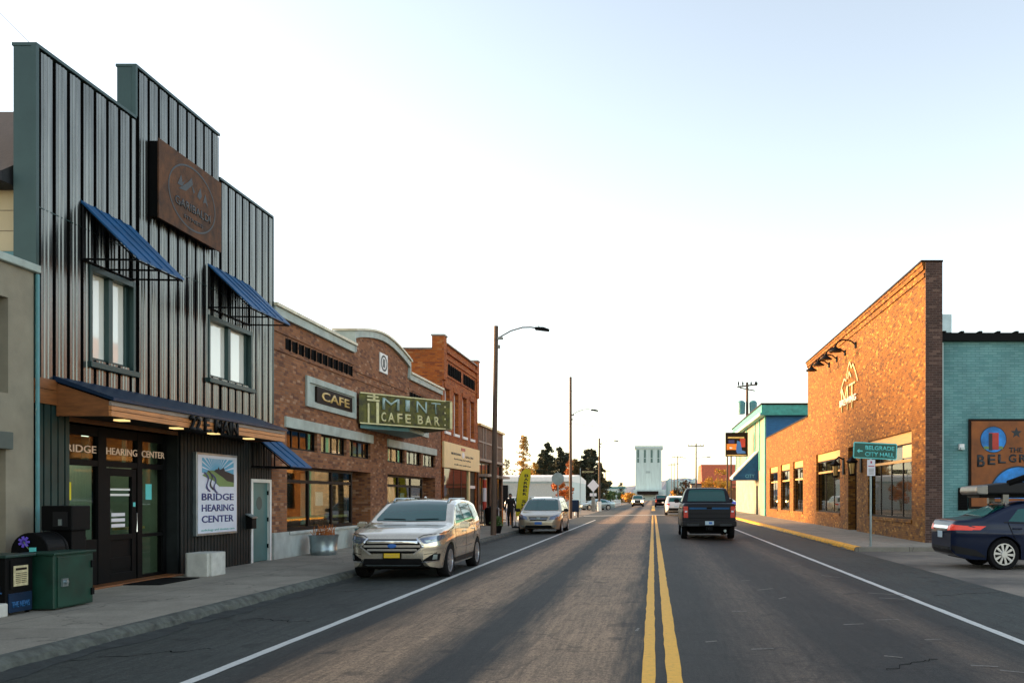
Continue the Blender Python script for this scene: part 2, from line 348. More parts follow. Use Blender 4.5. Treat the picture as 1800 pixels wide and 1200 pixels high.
def lettering(s, pos, w_, h_, mat, parent, face='L', ext=0.01, name='lettering', bold=0.0, sx=None, u=None):
    """one line of raised lettering fitted to width w_ and cap height h_, its lower left corner at pos"""
    cu = bpy.data.curves.new('lettering', 'FONT'); cu.body = s; cu.size = 1; cu.extrude = 0.0; cu.offset = bold; cu.resolution_u = 3
    to = bpy.data.objects.new('lettering', cu); COL.objects.link(to)
    bpy.context.view_layer.update()
    me = bpy.data.meshes.new_from_object(to.evaluated_get(bpy.context.evaluated_depsgraph_get()))
    bpy.data.objects.remove(to); bpy.data.curves.remove(cu)
    co = np.array([v.co for v in me.vertices]); x0, x1 = co[:, 0].min(), co[:, 0].max(); y0, y1 = co[:, 1].min(), co[:, 1].max()
    if u is None: uu, vv = AX[face]
    else: uu, vv = Vector(u).normalized(), Vector((0, 0, 1))
    nn = uu.cross(vv)
    bm = bmesh.new(); bm.from_mesh(me); bpy.data.meshes.remove(me)
    for v in bm.verts:
        a = (v.co.x - x0) / (x1 - x0) * w_; b = (v.co.y - y0) / (y1 - y0) * h_
        v.co = Vector(pos) + uu * a + vv * b
    r = bmesh.ops.extrude_face_region(bm, geom=bm.faces[:])
    bmesh.ops.translate(bm, verts=[g for g in r['geom'] if isinstance(g, bmesh.types.BMVert)], vec=nn * ext)
    mb = MB(); mb.bm.free(); mb.bm = bm
    return mb.build(name, mat, parent)
def wall(mb, axis, p, t, a0, a1, z0, z1, holes=()):
    """wall slab with real openings; axis 'x': plane x=p..p+t running along y; axis 'y': plane y=p..p+t running along x"""
    A = sorted({a0, a1, *[v for h in holes for v in h[:2] if a0 < v < a1]}); Z = sorted({z0, z1, *[v for h in holes for v in h[2:] if z0 < v < z1]})
    def solid(i, j):
        if i < 0 or j < 0 or i >= len(A) - 1 or j >= len(Z) - 1: return False
        ca, cz = (A[i] + A[i + 1]) / 2, (Z[j] + Z[j + 1]) / 2
        return not any(h[0] < ca < h[1] and h[2] < cz < h[3] for h in holes)
    def P(q, a, z): return (q, a, z) if axis == 'x' else (a, q, z)
    for i in range(len(A) - 1):
        for j in range(len(Z) - 1):
            if not solid(i, j): continue
            b0, b1, c0, c1 = A[i], A[i + 1], Z[j], Z[j + 1]
            for q in (p, p + t): mb.quad(P(q, b0, c0), P(q, b1, c0), P(q, b1, c1), P(q, b0, c1))
            if not solid(i - 1, j): mb.quad(P(p, b0, c0), P(p + t, b0, c0), P(p + t, b0, c1), P(p, b0, c1))
            if not solid(i + 1, j): mb.quad(P(p, b1, c0), P(p + t, b1, c0), P(p + t, b1, c1), P(p, b1, c1))
            if not solid(i, j - 1): mb.quad(P(p, b0, c0), P(p + t, b0, c0), P(p + t, b1, c0), P(p, b1, c0))
            if not solid(i, j + 1): mb.quad(P(p, b0, c1), P(p + t, b0, c1), P(p + t, b1, c1), P(p, b1, c1))
    bmesh.ops.remove_doubles(mb.bm, verts=mb.bm.verts, dist=1e-5)
    return mb
XL, XR = -9.5, 9.3
GL = 0.04            # pavement level
def window(parent, x, y0, y1, z0, z1, sgn, mat_frame='black', mat_glass='glass', cols=1, rows=(), fw=0.06, d=0.06, name='window', sill=None):
    """framed window in a wall of constant x; sgn=+1 faces +x. the frame is the part, panes its sub-part"""
    f = MB(); x0, x1 = sorted((x, x - sgn * d))
    f.box(x0, x1, y0, y0 + fw, z0, z1); f.box(x0, x1, y1 - fw, y1, z0, z1)
    f.box(x0, x1, y0 + fw, y1 - fw, z0, z0 + fw); f.box(x0, x1, y0 + fw, y1 - fw, z1 - fw, z1)
    e = 0.004
    for k in range(1, cols):
        yc = y0 + (y1 - y0) * k / cols; f.box(x0 + e, x1 - e, yc - fw / 2, yc + fw / 2, z0 + fw, z1 - fw)
    for zr in rows: f.box(x0 + 2 * e, x1 - 2 * e, y0 + fw, y1 - fw, zr - fw / 2, zr + fw / 2)
    o = f.build(name, mat_frame, parent)
    g = MB(); xm = (x0 + x1) / 2; g.box(xm - 0.006, xm + 0.006, y0 + fw * .5, y1 - fw * .5, z0 + fw * .5, z1 - fw * .5); g.build('pane', mat_glass, o)
    if sill:
        s = MB(); a, b = sorted((x - sgn * 0.02, x + sgn * 0.1)); s.box(a, b, y0 - 0.08, y1 + 0.08, z0 - 0.09, z0 - 0.003); s.build('sill', sill, o)
    return o

# ------------------------------------------------------------------ ground, road, pavements
def road_mat():
    m, nt, b = mat_base('worn_asphalt')
    tc = N(nt, "ShaderNodeTexCoord"); s = N(nt, "ShaderNodeSeparateXYZ"); nt.links.new(tc.outputs["Object"], s.inputs[0])
    mp = N(nt, "ShaderNodeMapping"); mp.inputs["Scale"].default_value = (2.2, 0.14, 1); nt.links.new(tc.outputs["Object"], mp.inputs[0])
    streak = noise(nt, mp.outputs[0], 1.6, 6, 0.7)
    wob = N(nt, "ShaderNodeMath", operation='MULTIPLY_ADD'); nt.links.new(streak, wob.inputs[0]); wob.inputs[1].default_value = 0.9
    sx = N(nt, "ShaderNodeMath", operation='SUBTRACT'); nt.links.new(s.outputs[0], sx.inputs[0]); sx.inputs[1].default_value = 0.45
    nt.links.new(sx.outputs[0], wob.inputs[2])
    mr = N(nt, "ShaderNodeMapRange"); mr.inputs[1].default_value = -7; mr.inputs[2].default_value = 7; nt.links.new(wob.outputs[0], mr.inputs[0])
    def X(x): return (x + 7) / 14
    d = (0.019, 0.019, 0.017); br = (0.27, 0.178, 0.108); b2 = (0.080, 0.060, 0.045); pk = (0.036, 0.042, 0.038)  # br: worn left wheel tracks, low-angle sky reflection painted in
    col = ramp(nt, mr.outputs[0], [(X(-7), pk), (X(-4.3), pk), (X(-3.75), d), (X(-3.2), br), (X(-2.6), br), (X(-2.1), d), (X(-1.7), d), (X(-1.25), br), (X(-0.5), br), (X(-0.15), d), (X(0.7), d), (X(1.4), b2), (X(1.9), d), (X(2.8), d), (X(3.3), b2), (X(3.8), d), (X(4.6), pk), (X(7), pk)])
    big = ramp(nt, noise(nt, tc.outputs["Object"], 0.35, 5, 0.6), [(0.3, (0.72, 0.72, 0.72)), (0.7, (1.15, 1.12, 1.08))])
    col = mixc(nt, 1.0, col, big, 'MULTIPLY')
    sc = noise(nt, mp.outputs[0], 7.0, 8, 0.75)
    col = mixc(nt, 1.0, col, ramp(nt, sc, [(0.32, (0.6,) * 3), (0.68, (1.4,) * 3)]), 'MULTIPLY')
    fine = noise(nt, tc.outputs["Object"], 55, 6, 0.75)
    col = mixc(nt, 1.0, col, ramp(nt, fine, [(0.34, (0.35,) * 3), (0.66, (1.75,) * 3)]), 'MULTIPLY')
    grit = noise(nt, tc.outputs["Object"], 17, 8, 0.85)
    col = mixc(nt, 1.0, col, ramp(nt, grit, [(0.36, (0.6,) * 3), (0.5, (1.0,) * 3), (0.64, (1.45,) * 3)]), 'MULTIPLY')
    oil = noise(nt, tc.outputs["Object"], 1.7, 3, 0.5)
    col = mixc(nt, 1.0, col, ramp(nt, oil, [(0.30, (0.55,) * 3), (0.36, (1.0,) * 3)]), 'MULTIPLY')
    v = N(nt, "ShaderNodeTexVoronoi"); mp2 = N(nt, "ShaderNodeMapping"); mp2.inputs["Scale"].default_value = (1.1, 0.9, 1); mp2.inputs["Rotation"].default_value = (0, 0, 0.5)
    nt.links.new(tc.outputs["Object"], mp2.inputs[0]); nt.links.new(mp2.outputs[0], v.inputs["Vector"]); v.inputs["Scale"].default_value = 1.0
    spk = noise(nt, tc.outputs["Object"], 9, 3); 
    ck = N(nt, "ShaderNodeTexVoronoi", feature='DISTANCE_TO_EDGE'); ck.inputs["Scale"].default_value = 0.42
    wv = N(nt, "ShaderNodeVectorMath", operation='ADD'); nz = N(nt, "ShaderNodeTexNoise"); nz.inputs["Scale"].default_value = 1.3; nz.inputs["Detail"].default_value = 4
    nt.links.new(tc.outputs["Object"], nz.inputs["Vector"]); nt.links.new(tc.outputs["Object"], wv.inputs[0]); nt.links.new(nz.outputs["Color"], wv.inputs[1]); nt.links.new(wv.outputs[0], ck.inputs["Vector"])
    cr = ramp(nt, ck.outputs["Distance"], [(0.0, (0.45,) * 3), (0.012, (1,) * 3)])
    col = mixc(nt, 0.8, col, mixc(nt, 1.0, col, cr, 'MULTIPLY'))
    nt.links.new(col, b.inputs["Base Color"])
    b.inputs["Roughness"].default_value = 0.72; b.inputs["Specular IOR Level"].default_value = 0.35
    bump(nt, fine, b, 0.5, 0.01)
    return m
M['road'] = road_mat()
def walk_mat():
    m, nt, b = mat_base('sidewalk_concrete')
    tc = N(nt, "ShaderNodeTexCoord")
    t = N(nt, "ShaderNodeTexBrick"); nt.links.new(tc.outputs["Object"], t.inputs["Vector"])
    t.offset = 0; t.inputs["Scale"].default_value = 1; t.inputs["Brick Width"].default_value = 1.6; t.inputs["Row Height"].default_value = 1.8; t.inputs["Mortar Size"].default_value = 0.009
    t.inputs["Color1"].default_value = (0.26, 0.235, 0.19, 1); t.inputs["Color2"].default_value = (0.31, 0.28, 0.225, 1); t.inputs["Mortar"].default_value = (0.10, 0.095, 0.08, 1)
    col = mixc(nt, 1.0, t.outputs["Color"], ramp(nt, noise(nt, tc.outputs["Object"], 1.2, 7, 0.7), [(0.3, (0.7,) * 3), (0.7, (1.12,) * 3)]), 'MULTIPLY')
    f = noise(nt, tc.outputs["Object"], 60, 4, 0.7)
    col = mixc(nt, 1.0, col, ramp(nt, f, [(0.3, (0.7,) * 3), (0.7, (1.22,) * 3)]), 'MULTIPLY')
    nz = N(nt, "ShaderNodeTexNoise"); nz.inputs["Scale"].default_value = 1.6; nz.inputs["Detail"].default_value = 5; nt.links.new(tc.outputs["Object"], nz.inputs["Vector"])
    av = N(nt, "ShaderNodeVectorMath", operation='ADD'); nt.links.new(tc.outputs["Object"], av.inputs[0]); nt.links.new(nz.outputs["Color"], av.inputs[1])
    vo = N(nt, "ShaderNodeTexVoronoi", feature='DISTANCE_TO_EDGE'); vo.inputs["Scale"].default_value = 0.33; nt.links.new(av.outputs[0], vo.inputs["Vector"])
    col = mixc(nt, 1.0, col, ramp(nt, vo.outputs["Distance"], [(0.0, (0.5,) * 3), (0.006, (1,) * 3)]), 'MULTIPLY')
    gm = N(nt, "ShaderNodeTexVoronoi"); gm.inputs["Scale"].default_value = 2.6; nt.links.new(tc.outputs["Object"], gm.inputs["Vector"])
    col = mixc(nt, 1.0, col, ramp(nt, gm.outputs["Distance"], [(0.03, (0.55,) * 3), (0.05, (1,) * 3)]), 'MULTIPLY')
    nt.links.new(col, b.inputs["Base Color"]); b.inputs["Roughness"].default_value = 0.85; bump(nt, f, b, 0.5, 0.006)
    return m
M['walk'] = walk_mat()
def lot_mat():
    m, nt, b = mat_base('dusty_worn_asphalt')
    tc = N(nt, "ShaderNodeTexCoord")
    mp = N(nt, "ShaderNodeMapping"); mp.inputs["Scale"].default_value = (0.32, 0.34, 1); nt.links.new(tc.outputs["Object"], mp.inputs[0])
    f = noise(nt, mp.outputs[0], 0.8, 7, 0.65)
    col = ramp(nt, f, [(0.38, (0.09, 0.08, 0.07)), (0.5, (0.18, 0.155, 0.125)), (0.6, (0.27, 0.225, 0.18))])
    g = noise(nt, tc.outputs["Object"], 50, 5, 0.75)
    col = mixc(nt, 1.0, col, ramp(nt, g, [(0.3, (0.65,) * 3), (0.7, (1.3,) * 3)]), 'MULTIPLY')
    nt.links.new(col, b.inputs["Base Color"]); b.inputs["Roughness"].default_value = 0.9; bump(nt, g, b, 0.5, 0.01)
    return m
M['lot'] = lot_mat()
M['ground'] = pbr('dry_ground', (0.13, 0.115, 0.085), 0.95, var=0.3, vscale=0.15)
def paintm(name, col):
    m, nt, b = mat_base(name); tc = N(nt, "ShaderNodeTexCoord")
    f = noise(nt, tc.outputs["Object"], 14, 8, 0.85)
    nt.links.new(ramp(nt, f, [(0.33, tuple(c * 0.25 for c in col)), (0.42, tuple(c * .85 for c in col)), (0.6, col)]), b.inputs["Base Color"]); b.inputs["Roughness"].default_value = 0.6
    bump(nt, f, b, 0.3, 0.006); return m
M['line_w'] = paintm('white_line_paint', (0.62, 0.62, 0.58)); M['line_y'] = paintm('yellow_line_paint', (0.88, 0.43, 0.004))

mb = MB(); mb.quad((-4000, -300, -0.2), (4000, -300, -0.2), (4000, 6000, -0.2), (-4000, 6000, -0.2)); stru('ground', mb, 'ground')
def zroad(x): return -0.016 * abs(x)
mb = MB()
ysr = [-12, 20, 60, 120, 300, 900]
for xa, xb in ((-6.32, -4), (-4, -2), (-2, 0), (0, 2), (2, 4), (4, 6.32)):
    for ya, yb in zip(ysr, ysr[1:]): mb.quad((xa, ya, zroad(xa)), (xb, ya, zroad(xb)), (xb, yb, zroad(xb)), (xa, yb, zroad(xa)))
bmesh.ops.remove_doubles(mb.bm, verts=mb.bm.verts, dist=1e-4)
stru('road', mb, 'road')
mb = MB(); mb.quad((6.32, -12, -0.101), (40, -12, -0.13), (40, 28.4, -0.13), (6.32, 28.4, -0.101)); stru('side_street', mb, 'lot')
mb = MB(); mb.quad((-60, 66, -0.104), (-6.32, 66, -0.101), (-6.32, 260, -0.101), (-60, 260, -0.104)); stru('side_street', mb, 'lot')
mb = MB(); mb.quad((6.32, 131, -0.101), (60, 131, -0.12), (60, 300, -0.12), (6.32, 300, -0.101)); stru('side_street', mb, 'lot')
# left pavement with a broken kerb edge
def kerb_slab(xin, xout, y0, y1, n, amp, top=GL, bot=-0.16):
    mb = MB(); rows = []
    for i in range(n + 1):
        y = y0 + (y1 - y0) * i / n
        j = 0 if i in (0, n) else random.uniform(-amp, amp * 0.6); k = random.uniform(-amp, amp) * 0.4
        s = 1 if xout > xin else -1
        rows.append([mb.bm.verts.new(p) for p in ((xin, y, top), (xout - s * 0.16, y, top), (xout - s * 0.03 + s * j, y, top - 0.008 + k * 0.3), (xout + s * j, y, top - 0.04), (xout + s * 0.015, y, bot))])
    for a, b in zip(rows, rows[1:]):
        for q in range(4): mb.bm.faces.new((a[q], a[q + 1], b[q + 1], b[q]))
    for r_ in (rows[0], rows[-1]):
        v = mb.bm.verts.new((xin, r_[0].co.y, bot)); mb.bm.faces.new(r_ + [v])
    return mb
M['kerb'] = pbr('chipped_dark_kerb_concrete', (0.075, 0.082, 0.072), 0.9, var=0.5, vscale=7, bmp=0.9, bscale=22)
mb = MB(); mb.box(-9.9, -6.461, -12, 66, -0.16, GL); stru('sidewalk', mb, 'walk')
mb = MB(); prev = None; random.seed(12)
for i in range(620):
    y = 2 + i * 0.1035; ch = max(0, math.sin(y * 1.9) + math.sin(y * .77 + 1)) * .02; j = random.uniform(-.02, .012) - ch; k = random.uniform(-.012, .004)
    cur = [mb.bm.verts.new(p) for p in ((-6.46, y, -.1), (-6.46, y, GL + .003 + k * .2), (-6.37 + j * 1.5, y, GL + k - ch * .3), (-6.335 + j, y, GL - .02 + k * 2 - ch * .6), (-6.30 + j, y, -.02 + random.uniform(-.015, .015)), (-6.275 + random.uniform(-.01, .015), y, -.13))]
    if prev:
        for q in range(5): mb.bm.faces.new((prev[q], prev[q + 1], cur[q + 1], cur[q]))
    prev = cur
stru('kerb', mb, 'kerb')
mb = kerb_slab(9.6, 6.3, 28.4, 130, 300, 0.02); stru('sidewalk', mb, 'walk')
mb = MB(); mb.box(9.6, 40, 28.4, 31.1, -0.16, GL); stru('sidewalk', mb, 'walk')
# gutter strip of crumbled asphalt beside the left kerb
M['gutter'] = pbr('crumbled_dark_asphalt', (0.022, 0.027, 0.026), 0.9, var=0.5, vscale=6, bmp=0.8, bscale=25)
mb = MB(); prev = None
for i in range(260):
    y = 3 + i * 0.2; wdt = 0.16 + 0.13 * random.random() + 0.12 * math.sin(y * 1.3) ** 2
    cur = ((-6.315, y, -0.078 + random.uniform(-.012, .012)), (-6.315 + wdt, y, zroad(6.315 - wdt) + 0.004))
    if prev: mb.quad(prev[0], prev[1], cur[1], cur[0])
    prev = cur
bmesh.ops.remove_doubles(mb.bm, verts=mb.bm.verts, dist=1e-4)
stru('gutter', mb, 'gutter')
# yellow kerb paint on the right
mb = MB(); prev = None
for i in range(330):
    y = 28.41 + i * 0.2
    j = random.uniform(-0.02, 0.02); k = random.uniform(-0.035, 0.02)
    cur = [(6.50 + j, y, GL + 0.006), (6.335, y, GL + 0.006), (6.288, y, GL - 0.03), (6.272, y, -0.055 + k)]
    if prev:
        for q in range(3): mb.quad(prev[q], prev[q + 1], cur[q + 1], cur[q])
    prev = cur
bmesh.ops.remove_doubles(mb.bm, verts=mb.bm.verts, dist=1e-4)
stru('yellow_kerb_paint', mb, 'yellow_paint')
def line(x0, x1, y0, y1, mat, name, jit=0.006):
    mb = MB(); prev = None; n = max(2, int((y1 - y0) / 0.35)); xs = [x0, x1]
    if x0 < 0 < x1: xs = [x0, 0, x1]
    for i in range(n + 1):
        y = y0 + (y1 - y0) * i / n
        cur = [mb.bm.verts.new((x + (random.uniform(-jit, jit) if x != 0 else 0), y, zroad(x) + 0.005)) for x in xs]
        if prev:
            for q in range(len(xs) - 1): mb.bm.faces.new((prev[q], prev[q + 1], cur[q + 1], cur[q]))
        prev = cur
    return stru(name, mb, mat)
line(-0.10, 0.02, 5, 80, 'line_y', 'yellow_centre_line'); line(0.12, 0.26, 5, 80, 'line_y', 'yellow_centre_line')
line(-0.2, 0.25, 105, 170, 'line_y', 'yellow_centre_line')
line(-4.24, -4.12, 5, 66, 'line_w', 'white_edge_line'); line(4.17, 4.29, 5, 80, 'line_w', 'white_edge_line')
mb = MB(); mb.quad((-6.2, 80.6, zroad(6.2) + .005), (0, 80.6, .006), (0, 82, .006), (-6.2, 82, zroad(6.2) + .005)); stru('crosswalk_line', mb, 'line_w')
mb = MB(); mb.quad((0, 80.6, .006), (6.2, 80.6, zroad(6.2) + .005), (6.2, 82, zroad(6.2) + .005), (0, 82, .006)); stru('crosswalk_line', mb, 'line_w')
# pale scratch marks in the right lane
mb = MB()
for (px, py, L, a) in ((1400, 992, .5, .4), (1460, 1010, .6, -.5), (1345, 1035, .5, .3), (1310, 1020, .3, .2), (1375, 1050, .3, .5), (1555, 1040, .9, -.25), (1570, 1048, .6, -.2), (1340, 1142, .35, .05), (1570, 1152, .25, -.2), (1560, 1086, .45, .05), (1640, 1120, .3, .1), (1500, 1095, .4, .1), (1730, 1166, .35, -.1), (1780, 1175, .3, -.2), (1300, 1075, .3, 0), (1250, 1130, .2, .2), (1120, 1110, .2, .9)):
    Y = 1.63 * 1600 / (py - 873); X = (px - 1148) * Y / 1600
    a *= 1.6; L *= .7; dx, dy = math.cos(a) * L * .5, math.sin(a) * L * .9; nx, ny = -math.sin(a) * .02, math.cos(a) * .03
    zz = zroad(X) + 0.004
    mb.quad((X - dx - nx, Y - dy - ny, zz), (X + dx - nx, Y + dy - ny, zz), (X + dx + nx * .5, Y + dy + ny * .5, zz), (X - dx + nx, Y - dy + ny, zz))
M['scuff'] = pbr('pale_scuff', (0.17, 0.155, 0.135), 0.9, var=0.5, vscale=30)
stru('road_scuffs', mb, 'scuff')
M['tar'] = pbr('crack_sealing_tar', (0.010, 0.010, 0.010), 0.95, var=0.3, spec=.05)
random.seed(31); mb = MB()
for (x0, y0, x1, y1) in ((-6.0, 9.5, -4.9, 10.1), (-5.6, 12.6, -4.6, 12.2), (4.8, 15.5, 6.2, 16.2), (-5.9, 16.0, -5.0, 16.6), (2.2, 8.6, 2.9, 9.3)):
    n = 14; prev = None
    for i in range(n + 1):
        t = i / n; x = x0 + (x1 - x0) * t + random.uniform(-.05, .05); y = y0 + (y1 - y0) * t + random.uniform(-.09, .09); w_ = random.uniform(.004, .012)
        cur = ((x, y - w_, zroad(x) + .003), (x, y + w_ + .01, zroad(x) + .003))
        if prev: mb.quad(prev[0], cur[0], cur[1], prev[1])
        prev = cur
stru('tar_seams', mb, 'tar')
# distant hills
mb = MB(); prev = None
for i in range(121):
    a = R(-60 + i); d = 5200
    h = 40 + 110 * (0.5 + 0.5 * math.sin(i * 0.21)) * (0.6 + 0.4 * math.sin(i * 0.73 + 1)) + random.uniform(0, 12)
    cur = (Vector((math.sin(a) * d, math.cos(a) * d, -5)), Vector((math.sin(a) * (d + 500), math.cos(a) * (d + 500), h)), Vector((math.sin(a) * (d + 1200), math.cos(a) * (d + 1200), -5)))
    if prev: mb.quad(prev[0], cur[0], cur[1], prev[1]); mb.quad(prev[1], cur[1], cur[2], prev[2])
    prev = cur
bmesh.ops.remove_doubles(mb.bm, verts=mb.bm.verts, dist=.01)
stru('hills', mb, 'hill')
# ------------------------------------------------------------------ helpers for building fronts
def cutz(z0, z1, m_, holes):
    zs = [(z0, z1)]
    for hh in holes:
        if hh[0] < m_ < hh[1]:
            nz = []
            for a, b in zs:
                if hh[2] > a: nz.append((a, min(b, hh[2])))
                if hh[3] < b: nz.append((max(a, hh[3]), b))
            zs = nz
    return [(a, b) for a, b in zs if b - a > 1e-3]
def ribs(mb, x, y0, y1, z0, z1, holes=(), pitch=0.35, h=0.05, micro=True, channel=None):
    """vertical cladding facing +x: proud panels with small ribs between narrow channels"""
    y = y0
    while y < y1 - 1e-3:
        cw = .085 if micro else .035; a = y + cw; e = min(y + pitch, y1)
        if a >= y1: break
        P_ = [(a, x), (a, x + h)]
        if micro:
            q = (e - a) / 3
            for k in (1, 2):
                c = a + q * k; P_ += [(c - .022, x + h), (c - .012, x + h + .014), (c + .012, x + h + .014), (c + .022, x + h)]
        P_ += [(e, x + h), (e, x)]
        for (ya, xa), (yb, xb) in zip(P_, P_[1:]):
            for c0, c1 in cutz(z0, z1, (ya + yb) / 2, holes): mb.quad((xa, ya, c0), (xb, yb, c0), (xb, yb, c1), (xa, ya, c1))
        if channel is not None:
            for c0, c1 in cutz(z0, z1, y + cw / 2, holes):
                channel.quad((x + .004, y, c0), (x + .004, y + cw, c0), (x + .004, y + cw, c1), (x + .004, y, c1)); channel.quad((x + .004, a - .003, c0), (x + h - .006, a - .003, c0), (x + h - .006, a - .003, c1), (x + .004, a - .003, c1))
        y += pitch
    return mb
def awning(parent_label, y0, y1, ztop, zbot, proj, cat='awning', bars=3, x=XL):
    t = thing('window_awning', parent_label, cat, (x, (y0 + y1) / 2, zbot), 'blue steel awnings')
    xo = x + 0.05
    mb = MB(); mb.prism([(xo, y0, ztop), (xo + proj, y0, zbot), (xo + proj, y0, zbot - 0.03), (xo, y0, ztop - 0.04)], (0, y1 - y0, 0)); mb.build('awning_sheet', 'navy_awning', t)
    nse = max(3, int((y1 - y0) / .36))
    for k in range(1, nse):
        ys_ = y0 + (y1 - y0) * k / nse; sm = MB(); sm.prism([(xo + .01, ys_, ztop - .006), (xo + proj, ys_, zbot + .001), (xo + proj, ys_, zbot + .022), (xo + .01, ys_, ztop + .016)], (0, .014, 0)); sm.build('sheet_seam', 'navy_awning', t)
    for k in range(bars):
        y = y0 + 0.02 + (y1 - y0 - 0.06) * k / (bars - 1)
        f = MB(); r = 0.018
        f.tube([(xo, y, zbot - 0.02), (xo + proj - 0.02, y, zbot - 0.035)], r, 6)
        f.tube([(xo + .02, y, zbot - 0.02), (xo + .02, y, ztop - 0.05)], r, 6)
        f.tube([(xo + .02, y, ztop - 0.075), (xo + proj - 0.03, y, zbot - 0.05)], r * .8, 6)
        f.build('support_bracket', 'black', t)
    f = MB(); f.tube([(xo + proj - 0.03, y0, zbot - 0.045), (xo + proj - 0.03, y1, zbot - 0.045)], 0.016, 6); f.tube([(xo + .03, y0, zbot - 0.03), (xo + .03, y1, zbot - 0.03)], 0.016, 6)
    f.build('support_rail', 'black', t)
    return t
def room(parent, x_front, depth, y0, y1, z0, z1, mat='room', sgn=1):
    xb = x_front - sgn * depth
    mb = MB(); xa, xc = x_front, xb
    mb.quad((xc, y0, z0), (xc, y1, z0), (xc, y1, z1), (xc, y0, z1)); mb.quad((xa, y0, z0), (xc, y0, z0), (xc, y0, z1), (xa, y0, z1))
    mb.quad((xa, y1, z0), (xc, y1, z0), (xc, y1, z1), (xa, y1, z1)); mb.quad((xa, y0, z0), (xa, y1, z0), (xc, y1, z0), (xc, y0, z0)); mb.quad((xa, y0, z1), (xa, y1, z1), (xc, y1, z1), (xc, y0, z1))
    return mb.build('interior_wall', mat, parent)

# ================================================================== grey stucco building (nearest left)
b = thing('stucco_building', 'low grey tan stucco building cut off by the left edge, pale coping on top', 'building', (XL, 10, GL))
mb = MB(); wall(mb, 'x', -9.46, -0.4, 4, 13.9, 0.0, 5.02, [(8, 13.35, 3.12, 4.52), (8, 13.3, -0.1, 2.3)])
mb.box(-24, -9.861, 13.5, 13.9, 0, 5.02); mb.box(-24, -9.861, 4, 13.5, 4.7, 4.9); mb.build('wall', 'stucco', b)
mb = MB(); mb.box(-9.9, -9.38, 4, 13.96, 5.02, 5.14); mb.build('coping', 'cornice', b, bevel=0.015)
mb = MB(); mb.box(-9.66, -9.60, 8, 13.35, 3.12, 4.52); mb.build('recessed_panel', 'stucco_dark', b)
mb = MB(); mb.box(-9.7, -9.40, 8, 13.38, 2.3, 2.55); mb.build('lintel_ledge', 'stucco_dark', b, bevel=0.01)
mb = MB(); mb.box(-9.75, -9.68, 8, 13.05, 0.0, 2.3); mb.box(-9.72, -9.56, 13.05, 13.3, 0.0, 2.3); mb.build('doorway_pier', 'stucco', b)
mb = MB(); mb.tube([(-9.42, 13.93, 0.1), (-9.42, 13.93, 5.0)], 0.03, 8); mb.build('downspout', 'teal_metal', b)

# ================================================================== house behind at the far left edge
b = thing('shingled_house', 'cream shingled house with dark shingle roof glimpsed behind the stucco building', 'house', (-14, 17, 0))
mb = MB(); mb.box(-22, -9.86, 14.25, 14.6, 0, 6.55); mb.build('wall', 'siding_cream', b)
mb = MB(); mb.prism([(-22.3, 13.8, 6.55), (-22.3, 17.5, 9.0), (-22.3, 21, 6.5), (-22.3, 21, 6.4), (-22.3, 13.8, 6.4)], (12.42, 0, 0)); mb.build('roof', 'shingle', b)
mb = MB(); mb.box(-22.4, -9.95, 13.70, 13.79, 6.42, 6.56); mb.build('gutter', 'cornice', b)
mb = MB(); mb.box(-22.4, -9.87, 14.17, 14.24, 5.2, 5.42); mb.build('trim_band', 'teal_metal', b)

# ================================================================== ribbed metal building
b = thing('metal_clad_building', 'tall stepped building clad in ribbed grey metal with two upstairs windows', 'building', (XL, 18.3, GL))
W1, W2 = (15.28, 16.52, 3.92, 5.42), (19.35, 21.35, 4.18, 5.40)
ENT = (14.78, 18.22, -0.1, 2.83)
DR = (21.52, 22.52, -0.1, 1.98)
Y0, YA, YB, Y1 = 13.93, 16.62, 19.82, 22.62
xs = XL - 0.02
for (a, c, top) in ((Y0, YA, 8.5), (YA, YB, 9.45), (YB, Y1, 8.52)):
    hs = [h for h in (W1, W2)]
    ch = MB(); mb = ribs(MB(), XL, a + 0.04, c, 3.42, top - 0.04, hs, channel=ch); mb.build('ribbed_cladding', 'rib_metal', b); ch.build('channel_shade', 'black_matte', b)  # black strips paint the shadow gaps between the panels
mb = MB()
wall(mb, 'x', xs, -0.27, Y0, YA, 3.42, 8.5, [W1]); wall(mb, 'x', xs, -0.27, YA + .001, YB, 3.42, 9.45, [W1, W2]); wall(mb, 'x', xs, -0.27, YB + .001, Y1, 3.42, 8.52, [W2])
mb.build('parapet_wall', 'trim_metal', b)
mb = MB(); e = 0.05
for (a, c, top) in ((Y0 - .01, YA, 8.5), (YA - .01, YB + .01, 9.45), (YB + .012, Y1 + .01, 8.52)): mb.box(xs - 0.29, XL + 0.07, a, c, top, top + 0.05)
mb.box(XL - .01, XL + 0.07, Y0 - 0.02, Y0 + 0.05, 3.42, 8.5); mb.box(XL, XL + 0.07, YA - 0.03, YA + 0.03, 8.55, 9.45); mb.box(XL, XL + 0.07, Y1 - 0.03, Y1 + 0.02, 3.42, 8.52)
mb.build('edge_trim', 'trim_metal', b)
mb = MB(); mb.box(-24, xs - 0.28, 20.0, Y1, 0.05, 7.9); mb.box(-9.9, xs - 0.28, Y0 + .3, 20.0, 5.6, 7.9); mb.build('rear_wall', 'dark_rib', b)
random.seed(9)
mb = MB()
for (a, c, top) in ((Y0, YA, 8.5), (YA, YB, 9.45), (YB, Y1, 8.52)):
    for zl in (6.05,): 
        for (q0, q1) in (((a + .06, c - .03),) if not any(h[0] < c and h[1] > a and h[2] < zl < h[3] for h in (W1, W2)) else ()): mb.box(XL + .048, XL + .058, q0, q1, zl, zl + .012)
mb.build('lap_seam', 'trim_metal', b)
